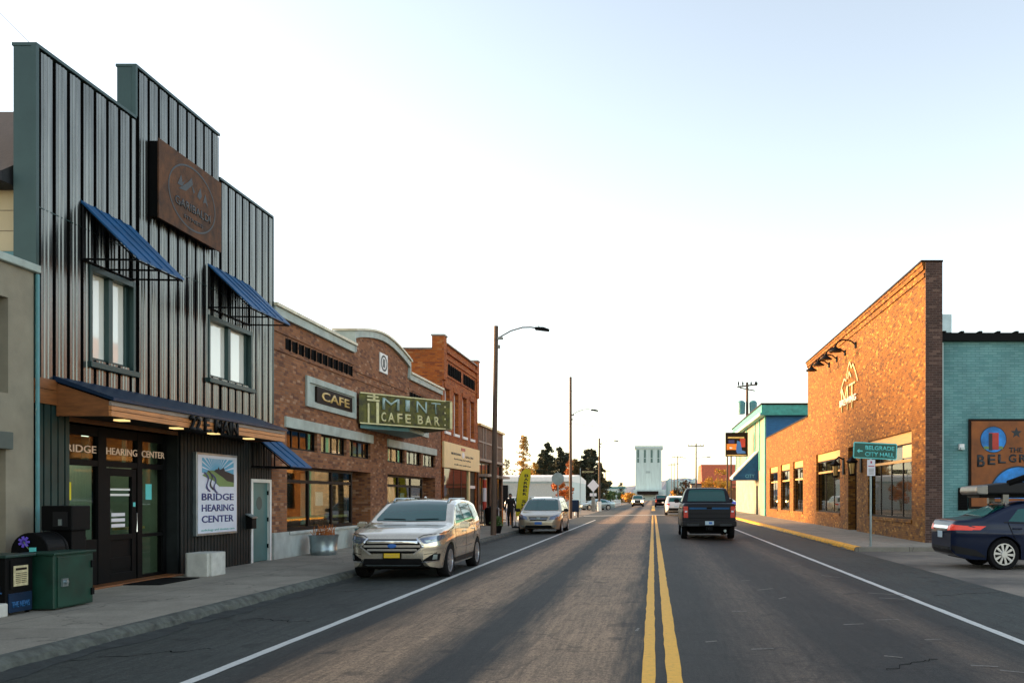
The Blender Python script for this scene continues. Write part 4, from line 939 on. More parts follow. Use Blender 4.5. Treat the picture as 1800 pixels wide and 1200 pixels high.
mb = MB(); mb.box(xg - .06, xg - .03, 47.25, 49.0, 2.05, 2.2); mb.build('transom_bar', 'sign_white', dd)
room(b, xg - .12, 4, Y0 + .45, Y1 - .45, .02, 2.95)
mb = MB(); mb.box(xg - 1.0, xg - .8, 45.5, 46.0, 1.75, 2.05); mb.build('lamp_shade', 'orange_paint', b)
s = thing('cream_shop_sign', 'large cream signboard with small dark lines of writing over the shop window', 'sign', (XL, 45, 3))
mb = MB(); mb.box(XL + .003, XL + .10, Y0 + .02, Y1 + .0, 2.94, 4.12); mb.build('board', 'cream_panel', s, bevel=.01)
mb = MB(); mb.box(XL + .101, XL + .115, 44.6, 45.5, 3.86, 4.0); mb.build('red_emblem', 'red_paint', s)
mb = MB(); mb.lathe([(.001, 0), (.3, 0), (.3, .012), (.001, .013)], (XL + .10, 45.05, 3.66), 'x', 20)
for v in mb.bm.verts: v.co.z = 3.66 + (v.co.z - 3.66) * .5
mb.build('round_emblem', 'sign_white', s)
lettering('MONTANA', (XL + .1, 42.4, 3.60), 2.1, .10, 'dark_ink', s, bold=.03); lettering('SALON', (XL + .1, 45.6, 3.55), 1.9, .10, 'dark_ink', s, bold=.03)
lettering('barbering and styling', (XL + .1, 43.0, 3.36), 3.9, .09, 'dark_ink', s, bold=.01)
lettering('walk ins welcome', (XL + .1, 43.0, 3.12), 3.9, .07, 'dark_ink', s, bold=.01)

# ================================================================== brown building after it
b = thing('brown_brick_building', 'low brown brick shop with gold roof edge beyond the orange brick one', 'building', (XL, 53.5, GL))
Y0, Y1 = 49.42, 57.6
mb = MB(); wall(mb, 'x', XL, -.3, Y0, Y1, 3.6, 5.5, []); mb.box(XL - .3, XL, Y0, Y0 + .4, .03, 3.6); mb.box(XL - .3, XL, Y1 - .4, Y1, .03, 3.6); mb.box(XL - .3, XL, 53.2, 53.6, .03, 3.6); mb.box(-24, XL - .301, Y1 - .3, Y1, 0, 5.3)
mb.build('wall', 'brick_brown', b)
mb = MB(); mb.box(XL - .4, XL + .14, Y0, Y1 + .08, 5.502, 5.62); mb.build('roof_edge', 'gold_letter', b)
mb = MB(); 
for y in (Y0 + 1.3, Y0 + 2.0, Y0 + 5, Y0 + 5.7): mb.box(XL + .002, XL + .05, y, y + .12, 3.7, 5.5)
mb.box(XL + .002, XL + .04, Y0, Y1, 4.6, 4.68); mb.box(XL - .05, XL + .12, Y0, Y1, 3.58, 3.72); mb.build('timber_strip', 'wood_grey', b)
mb = MB(); mb.box(XL - .05, XL + .5, Y0 + .3, 53.2, 2.72, 2.86); mb.box(XL - .05, XL + .5, 54.2, Y1 - .4, 2.72, 2.86); mb.build('door_ledge', 'wood_grey', b)
for a, c in ((Y0 + .4, 53.2), (53.6, Y1 - .4)): window(b, XL - .08, a, c, .1, 3.55, 1, 'brown_board', 'glass_dark', cols=3, rows=(2.8,), fw=.1)
p = thing('striped_pole', 'red and white striped pole beside the brown shop front', 'pole', (-9.3, 50.2, GL))
for k, (z0, z1, m_) in enumerate(((.9, 1.35, 'red_paint'), (1.35, 2.1, 'sign_white'), (2.1, 2.55, 'red_paint'))):
    mb = MB(); mb.lathe([(.11, z0), (.11, z1)], (-9.3, 50.2, 0), 'z', 14); mb.build('pole_band', m_, p, smooth=True)
mb = MB(); mb.lathe([(.05, 0.04), (.05, .8), (.13, .8), (.13, .9)], (-9.3, 50.2, 0), 'z', 14); mb.lathe([(.13, 2.55), (.13, 2.62), (.06, 2.72)], (-9.3, 50.2, 0), 'z', 14); mb.build('pole_mount', 'galv', p)

# ================================================================== white metal building across the cross street
b = thing('white_metal_shed', 'long low white metal shed with pale end wall at the far end of the row', 'shed', (-18, 130, -.1))
mb = MB(); mb.box(-36, -11.2, 123, 150, -.1, 3.7); mb.build('wall', 'conc_pale', b)
mb = MB(); mb.prism([(-36.2, 122.6, 3.7), (-36.2, 122.6, 4.3), (-36.2, 136.5, 4.9), (-36.2, 150.4, 4.3), (-36.2, 150.4, 3.7)], (25.1, 0, 0)); mb.build('roof', 'white', b)
mb = MB(); mb.prism([(-11.19, 122.9, -.1), (-11.19, 122.9, 3.9), (-11.19, 136.5, 4.9), (-11.19, 150, 3.9), (-11.19, 150, -.1)], (.08, 0, 0)); mb.build('end_wall', 'elev', b)
mb = MB(); mb.box(-36, -12, 122.9, 122.99, 3.45, 3.68); mb.build('gutter', 'galv', b)
for x0, x1, m_ in ((-21.1, -20.8, 'red_paint'), (-20.8, -19.6, 'black'), (-33, -30.5, 'galv')):
    mb = MB(); mb.box(x0, x1, 122.85, 122.98, -.1, 3.2); mb.build('door', m_, b)
mb = MB(); mb.box(-22.5, -22.2, 122.8, 122.9, .2, 3.0); mb.build('downspout', 'galv', b)

# ================================================================== right: tan brick building
b = thing('tan_brick_building', 'tall mottled orange brick building at the corner with big shop windows', 'building', (XR, 50, GL))
YC, YM, YF = 31.1, 54.7, 74.8
W = [(32.75, 39.4), (45.3, 51.9)]; NW = [(56.5, 60.4), (62.0, 66.3), (68.0, 72.6)]
WZ = (.78, 4.0); NZ = (.68, 3.92); DO = (41.6, 43.4)
holes = [(a, c, *WZ) for a, c in W] + [(DO[0], DO[1], -.1, 3.95)]
mb = MB(); wall(mb, 'x', XR, .45, YC, YM, 0.0, 9.1, holes); wall(mb, 'x', XR, .45, YM + .001, YF, 0.0, 6.4, [(a, c, *NZ) for a, c in NW])
mb.build('wall', 'brick_tan', b)
mb = MB(); mb.box(XR - .05, XR + .45, YC, YM, 9.1, 9.24); mb.box(XR - .02, XR + .45, YC, YM, 9.24, 9.36); mb.box(XR - .08, XR + .45, YC, YM, 9.36, 9.52); mb.box(XR - .11, XR + .45, YC, YM, 9.52, 9.62); mb.build('corbelled_band', 'brick_tan', b)
mb = MB(); mb.box(XR - .15, XR + .6, YC - .03, YM + .03, 9.622, 9.68); mb.box(XR - .05, XR + .5, YM + .03, YF + .03, 6.4, 6.48); mb.build('coping', 'brown_board', b)
mb = MB(); mb.box(XR - .002, XR + .57, YC - .05, YC - .001, 0.03, 9.6); mb.box(XR + .45, XR + .58, YC, YM, 0.03, 9.6); mb.build('corner_return', 'brick_dark', b)
for a, c in W: mb = MB(); mb.box(XR - .05, XR + .2, a - .05, c + .05, .66, .778); mb.build('brick_sill', 'brick_tan', b)
for a, c in NW: mb = MB(); mb.box(XR - .05, XR + .2, a - .05, c + .05, .56, .678); mb.build('brick_sill', 'brick_tan', b)
M['header_board'] = pbr('honey_coloured_header_board', (0.60, 0.33, 0.09), 0.5, var=.15, stretch=(1, .5, 8))
for i, (a, c) in enumerate(W + NW):
    z0, z1 = WZ if i < 2 else NZ
    hb = MB(); hb.box(XR + .10, XR + .16, a, c, z1 - .42, z1); hb.build('header_board', 'header_board', b)
    if i < 2:
        o = window(b, XR + .14, a, c, z0, z1 - .42, -1, 'brown_board', 'glass', cols=3 if i else 4, rows=(2.95,), fw=.08)
        g = MB(); g.box(XR + .119, XR + .135, a + .1, c - .1, 2.90, 3.0); g.build('transom_bar', 'header_board', o)
        g = MB(); g.box(XR + .5, XR + .52, a + .1, c - .1, 2.30, 2.46); g.build('blind_valance', 'offwhite', o)
        g = MB(); g.box(XR + .46, XR + .47, a + .1, c - .1, 1.55, 2.30); g.build('blind', 'curtain', o)
        if i == 0:
            g = MB(); g.box(XR + .119, XR + .13, a + .1, a + 1.6, 3.06, 3.52); g.build('yellow_panel', 'cream_panel', o)
    else:
        o = window(b, XR + .14, a, c, z0, z1 - .42, -1, 'brown_board', 'glass', cols=2, rows=(2.75,), fw=.1)
        g = MB(); g.box(XR + .119, XR + .135, a + .1, c - .1, 2.70, 2.8); g.build('transom_bar', 'header_board', o)
        g = MB(); 
        for k in range(2): g.box(XR + .6, XR + .9, a + .6 + k * 1.6, a + 1.4 + k * 1.6, .7, 1.35 + k * .3)
        g.build('stacked_boxes', 'offwhite', o)
mb = MB(); wall(mb, 'x', XR + 3.5, .1, YC + .4, YF - .4, 0, 4.2); mb.box(XR + .46, XR + 3.5, YC + .5, YF - .5, 0, .06); mb.box(XR + .46, XR + 3.5, YC + .5, YF - .5, 4.1, 4.2)
for y in (YC + .45, 40.5, 44.5, 53.5, 61.2, 67): mb.box(XR + .46, XR + 3.5, y, y + .08, .06, 4.1)
mb.build('interior_wall', 'room_green', b)
random.seed(11)
mb = MB()
for k in range(16):
    y = random.uniform(YC + 1, YF - 2); mb.box(XR + 1.2 + random.random(), XR + 2.4 + random.random() * .5, y, y + random.uniform(.5, 1.4), .06, random.uniform(.7, 1.5))
mb.build('shop_furniture', 'room', b)
dm = MB(); dm.box(XR + .35, XR + .41, DO[0], DO[1], .05, 3.4); dd = dm.build('door', 'black', b); g = MB(); g.box(XR + .33, XR + .345, DO[0] + .3, DO[1] - .3, .9, 2.3); g.build('pane', 'glass_dark', dd)
mb = MB(); mb.box(XR + .36, XR + .42, DO[0], DO[1], 3.4, 3.95); mb.build('header_board', 'header_board', b)
mb = MB(); mb.box(XR + .58, 40, YF - .4, YF, 0, 6.3); mb.box(XR + .58, 30, YM, YF - .4, 5.9, 6.1); mb.build('rear_wall', 'brick_dark', b)
# roof unit
p = thing('rooftop_unit', 'grey boxy air conditioning unit on the flat roof behind the brick parapet', 'air conditioner', (13, 68, 6.1))
mb = MB(); mb.box(12.1, 13.9, 66.5, 69, 6.1, 8.9); mb.build('casing', 'galv', p, bevel=.03)
mb = MB(); 
for k in range(6): mb.box(12.3, 13.7, 66.44, 66.49, 6.5 + k * .35, 6.7 + k * .35)
mb.build('louvre', 'black', p)
# logo letters
s = thing('brewery_wall_logo', 'cream mountain outline over big letters MT fixed to the orange brick', 'sign', (XR, 42.8, 6))
def stroke(mb, pts, wd, x0, x1):
    for (a, b_) in zip(pts, pts[1:]):
        a_, b2 = Vector((0, *a)), Vector((0, *b_)); d = (b2 - a_); n = Vector((0, -d.z, d.y)).normalized() * wd / 2
        mb.prism([(x0, *(a_ - n).yz), (x0, *(b2 - n).yz), (x0, *(b2 + n).yz), (x0, *(a_ + n).yz)], (x1 - x0, 0, 0))
mb = MB(); xo = XR - .07
stroke(mb, [(44.9, 6.7), (44.5, 7.0), (44.0, 7.3), (43.6, 7.15), (43.1, 7.75), (42.8, 7.95), (42.4, 7.6), (42.1, 7.75), (41.6, 7.35), (41.1, 6.85)], .07, xo, xo + .03)
stroke(mb, [(43.2, 7.2), (42.9, 7.5), (42.5, 7.2)], .08, xo, xo + .03)
mb.build('mountain_outline', 'mint_cream', s)
lettering('MT', (XR - .02, 44.7, 5.75), 3.0, 1.15, 'mint_cream', s, face='Rt', ext=.04, bold=-.02)
lettering('BREWING', (XR - .075, 44.9, 6.0), 3.6, .32, 'offwhite', s, face='Rt', ext=.03, bold=.02)
# gooseneck lamps
gn = thing('gooseneck_lamp', 'black gooseneck lamp, one of four in a row high on the orange brick wall', 'wall lamp', (XR, 0, 0), 'gooseneck lamps over the wall logo')
WL[gn.name] = Vector((XR, 0, 0))
mb = MB(); mb.tube([(XR, 0, 8.55), (XR - .25, 0, 8.75), (XR - .6, 0, 8.8), (XR - .85, 0, 8.68), (XR - .95, 0, 8.5)], .035, 8); mb.build('arm', 'black', gn)
mb = MB(); mb.lathe([(.05, 8.52), (.09, 8.42), (.30, 8.28), (.30, 8.24)], (XR - .95, 0, 0), 'z', 16); mb.build('lamp_shade', 'black', gn, smooth=True)
mb = MB(); mb.box(XR - .06, XR - .002, -.12, .12, 8.42, 8.68); mb.build('wall_plate', 'black', gn)
for k, y in enumerate((48.0, 46.0, 44.0, 41.7)):
    if k == 0: gn.location = (XR, y, 0)
    else: dup(gn, (XR, y, 0))
lg = thing('wall_lantern', 'black and brass wall lantern left of the recessed doorway', 'wall lamp', (XR, 0, 0), 'wall lanterns beside the doorway')
WL[lg.name] = Vector((XR, 0, 0))
mb = MB(); mb.box(XR - .06, XR - .002, -.15, .15, 2.7, 3.5); mb.tube([(XR, 0, 3.4), (XR - .25, 0, 3.55), (XR - .42, 0, 3.4)], .04, 8); mb.build('bracket', 'black', lg)
mb = MB(); mb.lathe([(.03, 3.4), (.26, 3.2), (.26, 3.17), (.2, 3.12)], (XR - .42, 0, 0), 'z', 6); mb.lathe([(.12, 2.55), (.16, 2.6), (.14, 2.63)], (XR - .42, 0, 0), 'z', 6)
for j in range(6):
    a = j * math.pi / 3; mb.tube([(XR - .42 + .2 * math.cos(a), .2 * math.sin(a), 3.14), (XR - .42 + .14 * math.cos(a), .14 * math.sin(a), 2.6)], .015, 4)
mb.build('cage', 'black', lg)
mb = MB(); mb.lathe([(.08, 2.64), (.15, 3.1)], (XR - .42, 0, 0), 'z', 12); mb.build('lamp_glass', 'gold_letter', lg)
lg.location = (XR, 44.35, 0); dup(lg, (XR, 40.6, 0), label='black and brass wall lantern right of the recessed doorway, beside the nearest window')
# ================================================================== teal wall building on the corner lot
b = thing('teal_painted_building', 'building with a painted teal side wall and black metal roof edge', 'building', (15, 31.6, GL))
mb = MB(); mb.box(9.885, 40, 31.35, 31.8, 0.0, 6.95); mb.box(39.5, 40, 31.8, 60, 0, 6.9); mb.build('wall', 'teal_wall', b)
mb = MB(); mb.box(9.885, 40.2, 31.15, 31.85, 6.952, 7.22)
x = 9.9
while x < 40: mb.box(x, x + .12, 31.1, 31.9, 7.222, 7.27); x += .62
mb.build('roof_edge', 'black', b)
mb = MB(); mb.box(9.886, 9.98, 31.28, 31.34, .04, 6.9); mb.build('conduit', 'elev', b)
mb = MB(); mb.box(9.95, 10.3, 31.4, 31.7, 7.27, 7.9); mb.build('vent_stack', 'galv', b)
lp = thing('wall_light', 'small white wall light on the teal wall left of the mural', 'wall lamp', (10.6, 31.3, 3.3))
mb = MB(); mb.box(10.5, 10.68, 31.2, 31.347, 3.22, 3.42); mb.build('housing', 'white', lp, bevel=.02)
mb = MB(); mb.box(10.52, 10.66, 31.12, 31.2, 3.22, 3.30); mb.build('lamp_hood', 'galv', lp)
vt = thing('wall_vent', 'black louvred vent low on the teal wall', 'vent', (10.7, 31.3, 1.1))
mb = MB(); mb.box(10.50, 10.82, 31.3, 31.347, 1.15, 1.92); mb.build('vent_frame', 'black', vt)
mb = MB()
for k in range(8): mb.box(10.53, 10.79, 31.27, 31.299, 1.19 + k * .09, 1.24 + k * .09)
mb.build('louvre', 'black_matte', vt)
s = thing('town_mural_board', 'brown mural board with round blue pictures and old style lettering on teal wall', 'mural', (14, 31.3, 1.3))
mb = MB(); mb.box(10.85, 17.2, 31.27, 31.345, 1.2, 4.28); mb.build('frame', 'brown_board', s)
mb = MB(); mb.box(10.93, 17.1, 31.25, 31.268, 1.28, 4.2); mb.build('painted_ground', 'mural_brown', s)
def disc(cx_, cz_, rx, rz, y, mat, name, a0=0, a1=360):
    mb = MB(); pts = [(cx_ + rx * math.cos(R(a0 + (a1 - a0) * i / 40)), y, cz_ + rz * math.sin(R(a0 + (a1 - a0) * i / 40))) for i in range(40 if a1 - a0 == 360 else 41)]
    mb.prism(pts, (0, -.004, 0)); return mb.build(name, mat, s)
disc(11.68, 3.57, .46, .46, 31.25, 'dark_ink', 'picture_rim'); disc(11.68, 3.57, .43, .43, 31.244, 'mural_blue', 'painted_picture')
mb = MB(); mb.box(11.52, 11.86, 31.23, 31.238, 3.22, 3.80); mb.build('painted_tower', 'red_paint', s)
mb = MB(); mb.box(11.52, 11.64, 31.225, 31.229, 3.2, 3.78); mb.build('painted_tower_shade', 'dark_ink', s)
mb = MB(); mb.box(11.35, 12.0, 31.232, 31.239, 3.24, 3.34); mb.build('painted_bushes', 'green_ink', s)
disc(13.35, 3.57, .46, .46, 31.25, 'dark_ink', 'picture_rim'); disc(13.35, 3.57, .43, .43, 31.244, 'mural_blue', 'painted_picture')
mb = MB(); pts = []
for i in range(10):
    a = R(90 + i * 36); r_ = .2 if i % 2 == 0 else .085; pts.append((12.47 + r_ * math.cos(a), 31.25, 3.80 + r_ * math.sin(a)))
mb.prism(pts, (0, -.006, 0)); mb.build('painted_star', 'dark_ink', s)
lettering('THE', (12.22, 31.25, 3.13), .46, .17, 'dark_ink', s, face='F', bold=.02)
for i, ch in enumerate('BELGRADE'):
    t = i / 7; zz = 2.62 + .17 * math.sin(math.pi * (t * .95 + .02)) ; h_ = .42 - .14 * math.sin(math.pi * t)
    lettering(ch, (11.12 + i * .36, 31.25, zz), .27, h_, 'dark_ink', s, face='F', bold=.03)
disc(12.55, 1.55, 1.05, 1.12, 31.25, 'dark_ink', 'picture_rim', 0, 180); disc(12.55, 1.55, 1.0, 1.07, 31.244, 'mural_blue', 'painted_picture', 0, 180)
mb = MB(); mb.prism([(12.5, 31.236, 2.2), (12.75, 31.236, 2.35), (13.0, 31.236, 2.28), (13.1, 31.236, 2.42), (13.3, 31.236, 2.15), (13.0, 31.236, 2.1)], (0, -.004, 0)); mb.build('painted_cloud', 'white', s)

# ================================================================== green and blue two storey building beyond
b = thing('teal_trimmed_building', 'two storey cream building with teal trim and blue side wall beyond the tan brick', 'building', (XR, 88, GL))
Y0, Y1 = 75.1, 102
mb = MB(); mb.box(XR, 25, Y0 + .05, Y1, 0, 8.3); mb.build('wall', 'brick_cream', b)
mb = MB(); mb.box(XR + .02, 25, Y0, Y0 + .04, 0, 8.3); mb.build('side_siding', 'blue_wall', b)
mb = MB(); mb.box(XR - .5, 25.5, Y0 - .6, Y1 + .5, 8.3, 8.5); mb.box(XR - .4, 25.5, Y0 - .5, Y1 + .4, 8.5, 9.15); mb.build('fascia', 'teal_paint', b)
mb = MB(); mb.box(XR - .62, XR - .51, Y0 - .6, Y1 + .5, 8.25, 8.45); mb.build('gutter', 'white', b)
mb = MB(); mb.box(XR - .45, 25.5, Y0 - .55, Y1 + .45, 9.152, 9.3); mb.build('roof', 'brown_board', b)
for y in (Y0, 79.0, 82.5, 90, 97, 101.2):
    mb = MB(); mb.box(XR - .06, XR, y + .06, y + .8, 3.9 if y > Y0 + 1 else 0, 8.3); mb.build('trim_board', 'teal_paint', b)
for k, y in enumerate((76.8, 80.5, 84.5, 88, 92, 95.5)):
    window(b, XR + .02, y, y + 1.4, 5.0, 7.3, -1, 'wood_brown' if k < 2 else 'teal_paint', 'glass_dark', rows=(6.1,), fw=.12, d=.1)
for k, y in enumerate((77.6, 83.5, 87.3, 91.5, 96)):
    window(b, XR + .02, y, y + 1.3, .6, 2.9, -1, 'white', 'glass_dark', fw=.1, d=.1)
dm = MB(); dm.box(XR - .03, XR, 80.6, 82.0, .05, 2.6); dm.build('door', 'black', b)
aw = thing('entrance_awning', 'navy canvas awning with white edge over the far right shop door', 'awning', (XR, 81.5, 3))
mb = MB(); mb.prism([(XR - .05, 80.4, 5.6), (XR - 2.2, 80.4, 3.35), (XR - 2.2, 80.4, 3.1), (XR - .05, 80.4, 3.1)], (0, 2.6, 0)); mb.build('canvas', 'navy_awning', aw)
mb = MB(); mb.prism([(XR - .05, 80.36, 5.7), (XR - 2.3, 80.36, 3.38), (XR - 2.3, 80.36, 3.22), (XR - .05, 80.36, 5.54)], (0, 2.7, 0)); mb.build('white_edge', 'white', aw)
lettering('CITY', (XR - 1.15, 80.39, 3.3), .8, .3, 'sky_ink', aw, face='F')
ps = thing('picture_sign_board', 'square colour picture sign on two posts over the far right pavement', 'sign', (7.5, 84, GL))
mb = MB(); mb.box(6.7, 8.75, 84.0, 84.5, 5.35, 7.55); mb.build('cabinet', 'brown_board', ps)
def pic(x0, x1, z0, z1, m_, y=83.99):
    mb = MB(); mb.box(x0, x1, y - .01, y, z0, z1); mb.build('printed_picture', m_, ps)
pic(6.78, 8.6, 5.5, 7.4, 'brown_board'); pic(6.9, 8.4, 7.0, 7.15, 'gold_letter', 83.97); pic(6.78, 7.8, 5.95, 6.5, 'orange_paint', 83.97); pic(6.95, 7.5, 6.55, 6.85, 'navy_letter', 83.96)
mb = MB(); mb.prism([(7.75, 83.96, 5.6), (8.55, 83.96, 5.6), (8.5, 83.96, 5.8), (8.2, 83.96, 5.9), (8.05, 83.96, 6.7), (7.75, 83.96, 6.8), (7.65, 83.96, 5.9)], (0, -.01, 0)); mb.build('printed_picture', 'plate_b', ps)
pic(7.05, 7.3, 6.05, 6.2, 'sign_white', 83.95); pic(6.78, 8.6, 5.4, 5.5, 'gold_letter', 83.97); pic(8.0, 8.5, 6.2, 7.0, 'red_paint', 83.97)
for x in (6.8, 7.15):
    mb = MB(); mb.box(x, x + .13, 84.1, 84.3, GL, 5.35); mb.build('post', 'wood_pole', ps)

# far right rust red roofed barn and shed
b = thing('red_roofed_barn', 'barn with big rust red roof rising behind the pickup', 'barn', (16, 205, -.1))
mb = MB(); mb.box(11.2, 26, 200, 222, -.15, 4.5); mb.build('wall', 'wood_brown', b)
mb = MB(); mb.prism([(10.8, 199.5, 3.6), (10.8, 205, 8.9), (10.8, 217, 8.9), (10.8, 222.5, 3.6)], (15.6, 0, 0)); mb.build('roof', 'barn_red', b)
b = thing('grey_board_shed', 'small weathered board shed left of the barn', 'shed', (9.5, 190, -.1))
mb = MB(); mb.box(7.8, 11.0, 186, 192, -.15, 4.2)
for k in range(7): mb.box(7.8 + k * .46, 7.9 + k * .46, 185.94, 186, -.1, 4.1)
mb.build('wall', 'wood_grey', b)
mb = MB(); mb.box(7.6, 11.2, 185.7, 192.3, 4.2, 4.4); mb.build('roof', 'shingle', b)
# grain elevator
b = thing('grain_elevator', 'pale teal grain elevator tower with dark slots far down the road', 'grain elevator', (-1.5, 452, 0))
mb = MB(); mb.box(-8.7, 4.2, 450, 466, -.2, 25.6)
mb.build('tower_wall', 'elev', b)
mb = MB(); mb.box(-9.2, 4.9, 449.4, 466.6, 25.6, 26.9); mb.build('roof', 'elev', b)
for k in range(4):
    for z0, z1 in ((20.9, 24.9),  (18.6, 20.6)):
        x = -7.4 + k * 3.35; mb = MB(); mb.box(x - .5, x + .45, 449.85, 449.98, z0, z1); mb.build('slot_window', 'elev_dark', b)
mb = MB(); mb.box(-3.6, -1.5, 449.85, 449.98, 13.4, 14.4); mb.build('vent', 'galv', b)
mb = MB(); mb.box(-9.5, 6, 440, 449.9, -.2, 5.2); mb.build('lower_annexe', 'elev', b)
mb = MB(); mb.box(-7.6, 2.5, 434, 439.9, 2.8, 4.4); mb.build('loading_canopy', 'brown_board', b)
b = thing('silo_annexe', 'row of pale storage silos right of the grain elevator', 'silos', (9, 455, 0))
for k in range(4):
    mb = MB(); mb.lathe([(2.0, -.2), (2.0, 9.5), (.4, 11)], (8.5 + k * 4.1, 458, 0), 'z', 20); mb.build('silo', 'elev', b, smooth=True)
random.seed(21)
for k, (x, y, w_, h, m_, lab) in enumerate(((-14, 300, 9, 5, 'elev', 'pale teal low warehouse far down the road on the left'), (-30, 250, 14, 5.5, 'brick_brown', 'brown low warehouse behind the white railing'), (-42, 380, 12, 7, 'conc_pale', 'pale far warehouse near the hills on the left'), (22, 330, 12, 6, 'conc', 'grey flat roofed warehouse beyond the far power poles'))):
    b = thing('warehouse', lab, 'warehouse', (x, y, -.1)); mb = MB(); mb.box(x - w_ / 2, x + w_ / 2, y, y + 14, -.2, h - .6); mb.build('wall', m_, b)
    mb = MB(); mb.box(x - w_ / 2 - .3, x + w_ / 2 + .3, y - .3, y + 14.3, h - .6, h); mb.build('roof', 'shingle' if k % 2 else 'teal_metal', b)
    for j in range(3):
        mb = MB(); xx = x - w_ / 2 + w_ * (j + .5) / 3; mb.box(xx - .8, xx + .8, y - .06, y - .005, .8 if j else 0, 2.6); mb.build('window' if j else 'door', 'black', b)
# ------------------------------------------------------------------ vehicles
def smooth_prof(pts, n=500, k=0.05):
    ys = np.linspace(pts[0][0], pts[-1][0], n); z = np.interp(ys, [p[0] for p in pts], [p[1] for p in pts])
    w_ = max(1, int(k / (ys[1] - ys[0]))); ker = np.hanning(2 * w_ + 3)[1:-1]; ker /= ker.sum()
    zp = np.pad(z, len(ker) // 2, mode='edge')
    # keep end values by reflecting oddly
    h = len(ker) // 2
    zp[:h] = 2 * z[0] - z[1:h + 1][::-1]; zp[-h:] = 2 * z[-1] - z[-h - 1:-1][::-1]
    zs = np.convolve(zp, ker, 'valid')
    return lambda y: float(np.interp(y, ys, zs))
def car_body(sp):
    L, W = sp['L'], sp['W']
    top = smooth_prof(sp['top'], k=sp.get('k', .07)); bot = smooth_prof(sp['bot'], k=.05); wid = smooth_prof(sp['wid'], k=.12)
    belt = smooth_prof(sp['belt'], k=.2); tum = sp.get('tumble', .30); ro = sp.get('round', .10)
    st = sorted(set(list(np.linspace(0, L, 90)) + [0.01, .025, .045, .07, .1, L - .01, L - .025, L - .05, L - .08] + [wy + sp['ar'] * math.cos(t) for wy in sp['wheels'] for t in np.linspace(0, math.pi, 22)]))
    bm = bmesh.new(); rings = []
    def halfw(y, z):
        b_ = belt(y); w_ = wid(y); zl = .35
        if z <= b_:
            t = (z - zl) / max(.1, (b_ - zl)); t = max(-.3, min(1, t))
            g = 1 - .045 * (1 - t) ** 2 * (1 if t > 0 else 1) - .035 * t ** 3
            g += sp.get('crease', .012) * math.exp(-((z - b_ + .22) / .05) ** 2)
            return w_ * g
        return w_ * (.965) - (z - b_) * tum - ((z - b_) ** 2) * .12
    for y in st:
        zt = top(y); zb = bot(y)
        for wy in sp['wheels']:
            if abs(y - wy) < sp['ar']: zb = max(zb, sp['wr'] + math.sqrt(sp['ar'] ** 2 - (y - wy) ** 2) * 1.0)
        r_ = min(ro, (zt - zb) * .45)
        zs = zt - r_; n = 16; ring = []
        for i in range(n + 1):
            z = zb + (zs - zb) * i / n; ring.append((halfw(y, z), z))
        x0 = ring[-1][0]; rx = r_ * 1.15
        for i in range(1, 6):
            a = math.pi / 2 * i / 5; ring.append((x0 - rx * (1 - math.cos(a)), zs + r_ * .86 * math.sin(a)))
        x1, z1 = ring[-1]
        for i in range(1, 8): f = i / 8; ring.append((x1 * (1 - f), z1 + r_ * .14 * (1 - (1 - f) ** 2) + .0))
        ring.append((0, z1 + r_ * .14))
        full = [(x, z) for x, z in ring] + [(-x, z) for x, z in ring[-2::-1]]
        rings.append([bm.verts.new((x, y, z)) for x, z in full])
    for a, b_ in zip(rings, rings[1:]):
        for j in range(len(a) - 1): bm.faces.new((a[j], a[j + 1], b_[j + 1], b_[j]))
        bm.faces.new((a[-1], a[0], b_[0], b_[-1]))
    bm.faces.new(rings[0][::-1]); bm.faces.new(rings[-1])
    bmesh.ops.recalc_face_normals(bm, faces=bm.faces)
    return bm
def drape(tree, pts, axis, sign, off, thick=0.0, cut=3):
    """flat outline pressed onto the body. axis 'y': pts (x,z) pressed along y; 'x': pts (y,z); 'z': pts (x,y). sign: side it is seen from"""
    bm = bmesh.new()
    def mk(a, b_): return {'y': (a, 0, b_), 'x': (0, a, b_), 'z': (a, b_, 0)}[axis]
    f = bm.faces.new([bm.verts.new(mk(*p)) for p in pts])
    bmesh.ops.triangulate(bm, faces=bm.faces)
    for _ in range(cut):
        es = [e for e in bm.edges if e.calc_length() > .09]
        if es: bmesh.ops.subdivide_edges(bm, edges=es, cuts=1); bmesh.ops.triangulate(bm, faces=[f for f in bm.faces if len(f.verts) > 3])
    d = {'y': Vector((0, -sign, 0)), 'x': Vector((-sign, 0, 0)), 'z': Vector((0, 0, -sign))}[axis]
    dead = []
    for v in bm.verts:
        o = v.co - d * 10
        hit = tree.ray_cast(o, d)
        if hit[0] is None: dead.append(v)
        else:
            v.co = hit[0] + hit[1] * off * .5 - d * off * .7
    bmesh.ops.delete(bm, geom=dead, context='VERTS')
    mb = MB(); mb.bm.free(); mb.bm = bm; return mb
def strip(tree, pts, wd, axis, sign, off):
    out = MB()
    for a, b_ in zip(pts, pts[1:]):
        dx, dy = b_[0] - a[0], b_[1] - a[1]; l = math.hypot(dx, dy) or 1; nx, ny = -dy / l * wd / 2, dx / l * wd / 2
        q = drape(tree, [(a[0] - nx, a[1] - ny), (b_[0] - nx, b_[1] - ny), (b_[0] + nx, b_[1] + ny), (a[0] + nx, a[1] + ny)], axis, sign, off, cut=3)
        me = bpy.data.meshes.new('tmp'); q.bm.to_mesh(me); q.bm.free(); out.bm.from_mesh(me); bpy.data.meshes.remove(me)
    return out
def mirror(pts): return [(-a, b_) for a, b_ in pts][::-1]
def sym(pts): return pts + [(-a, b_) for a, b_ in pts[::-1] if abs(a) > 1e-6]
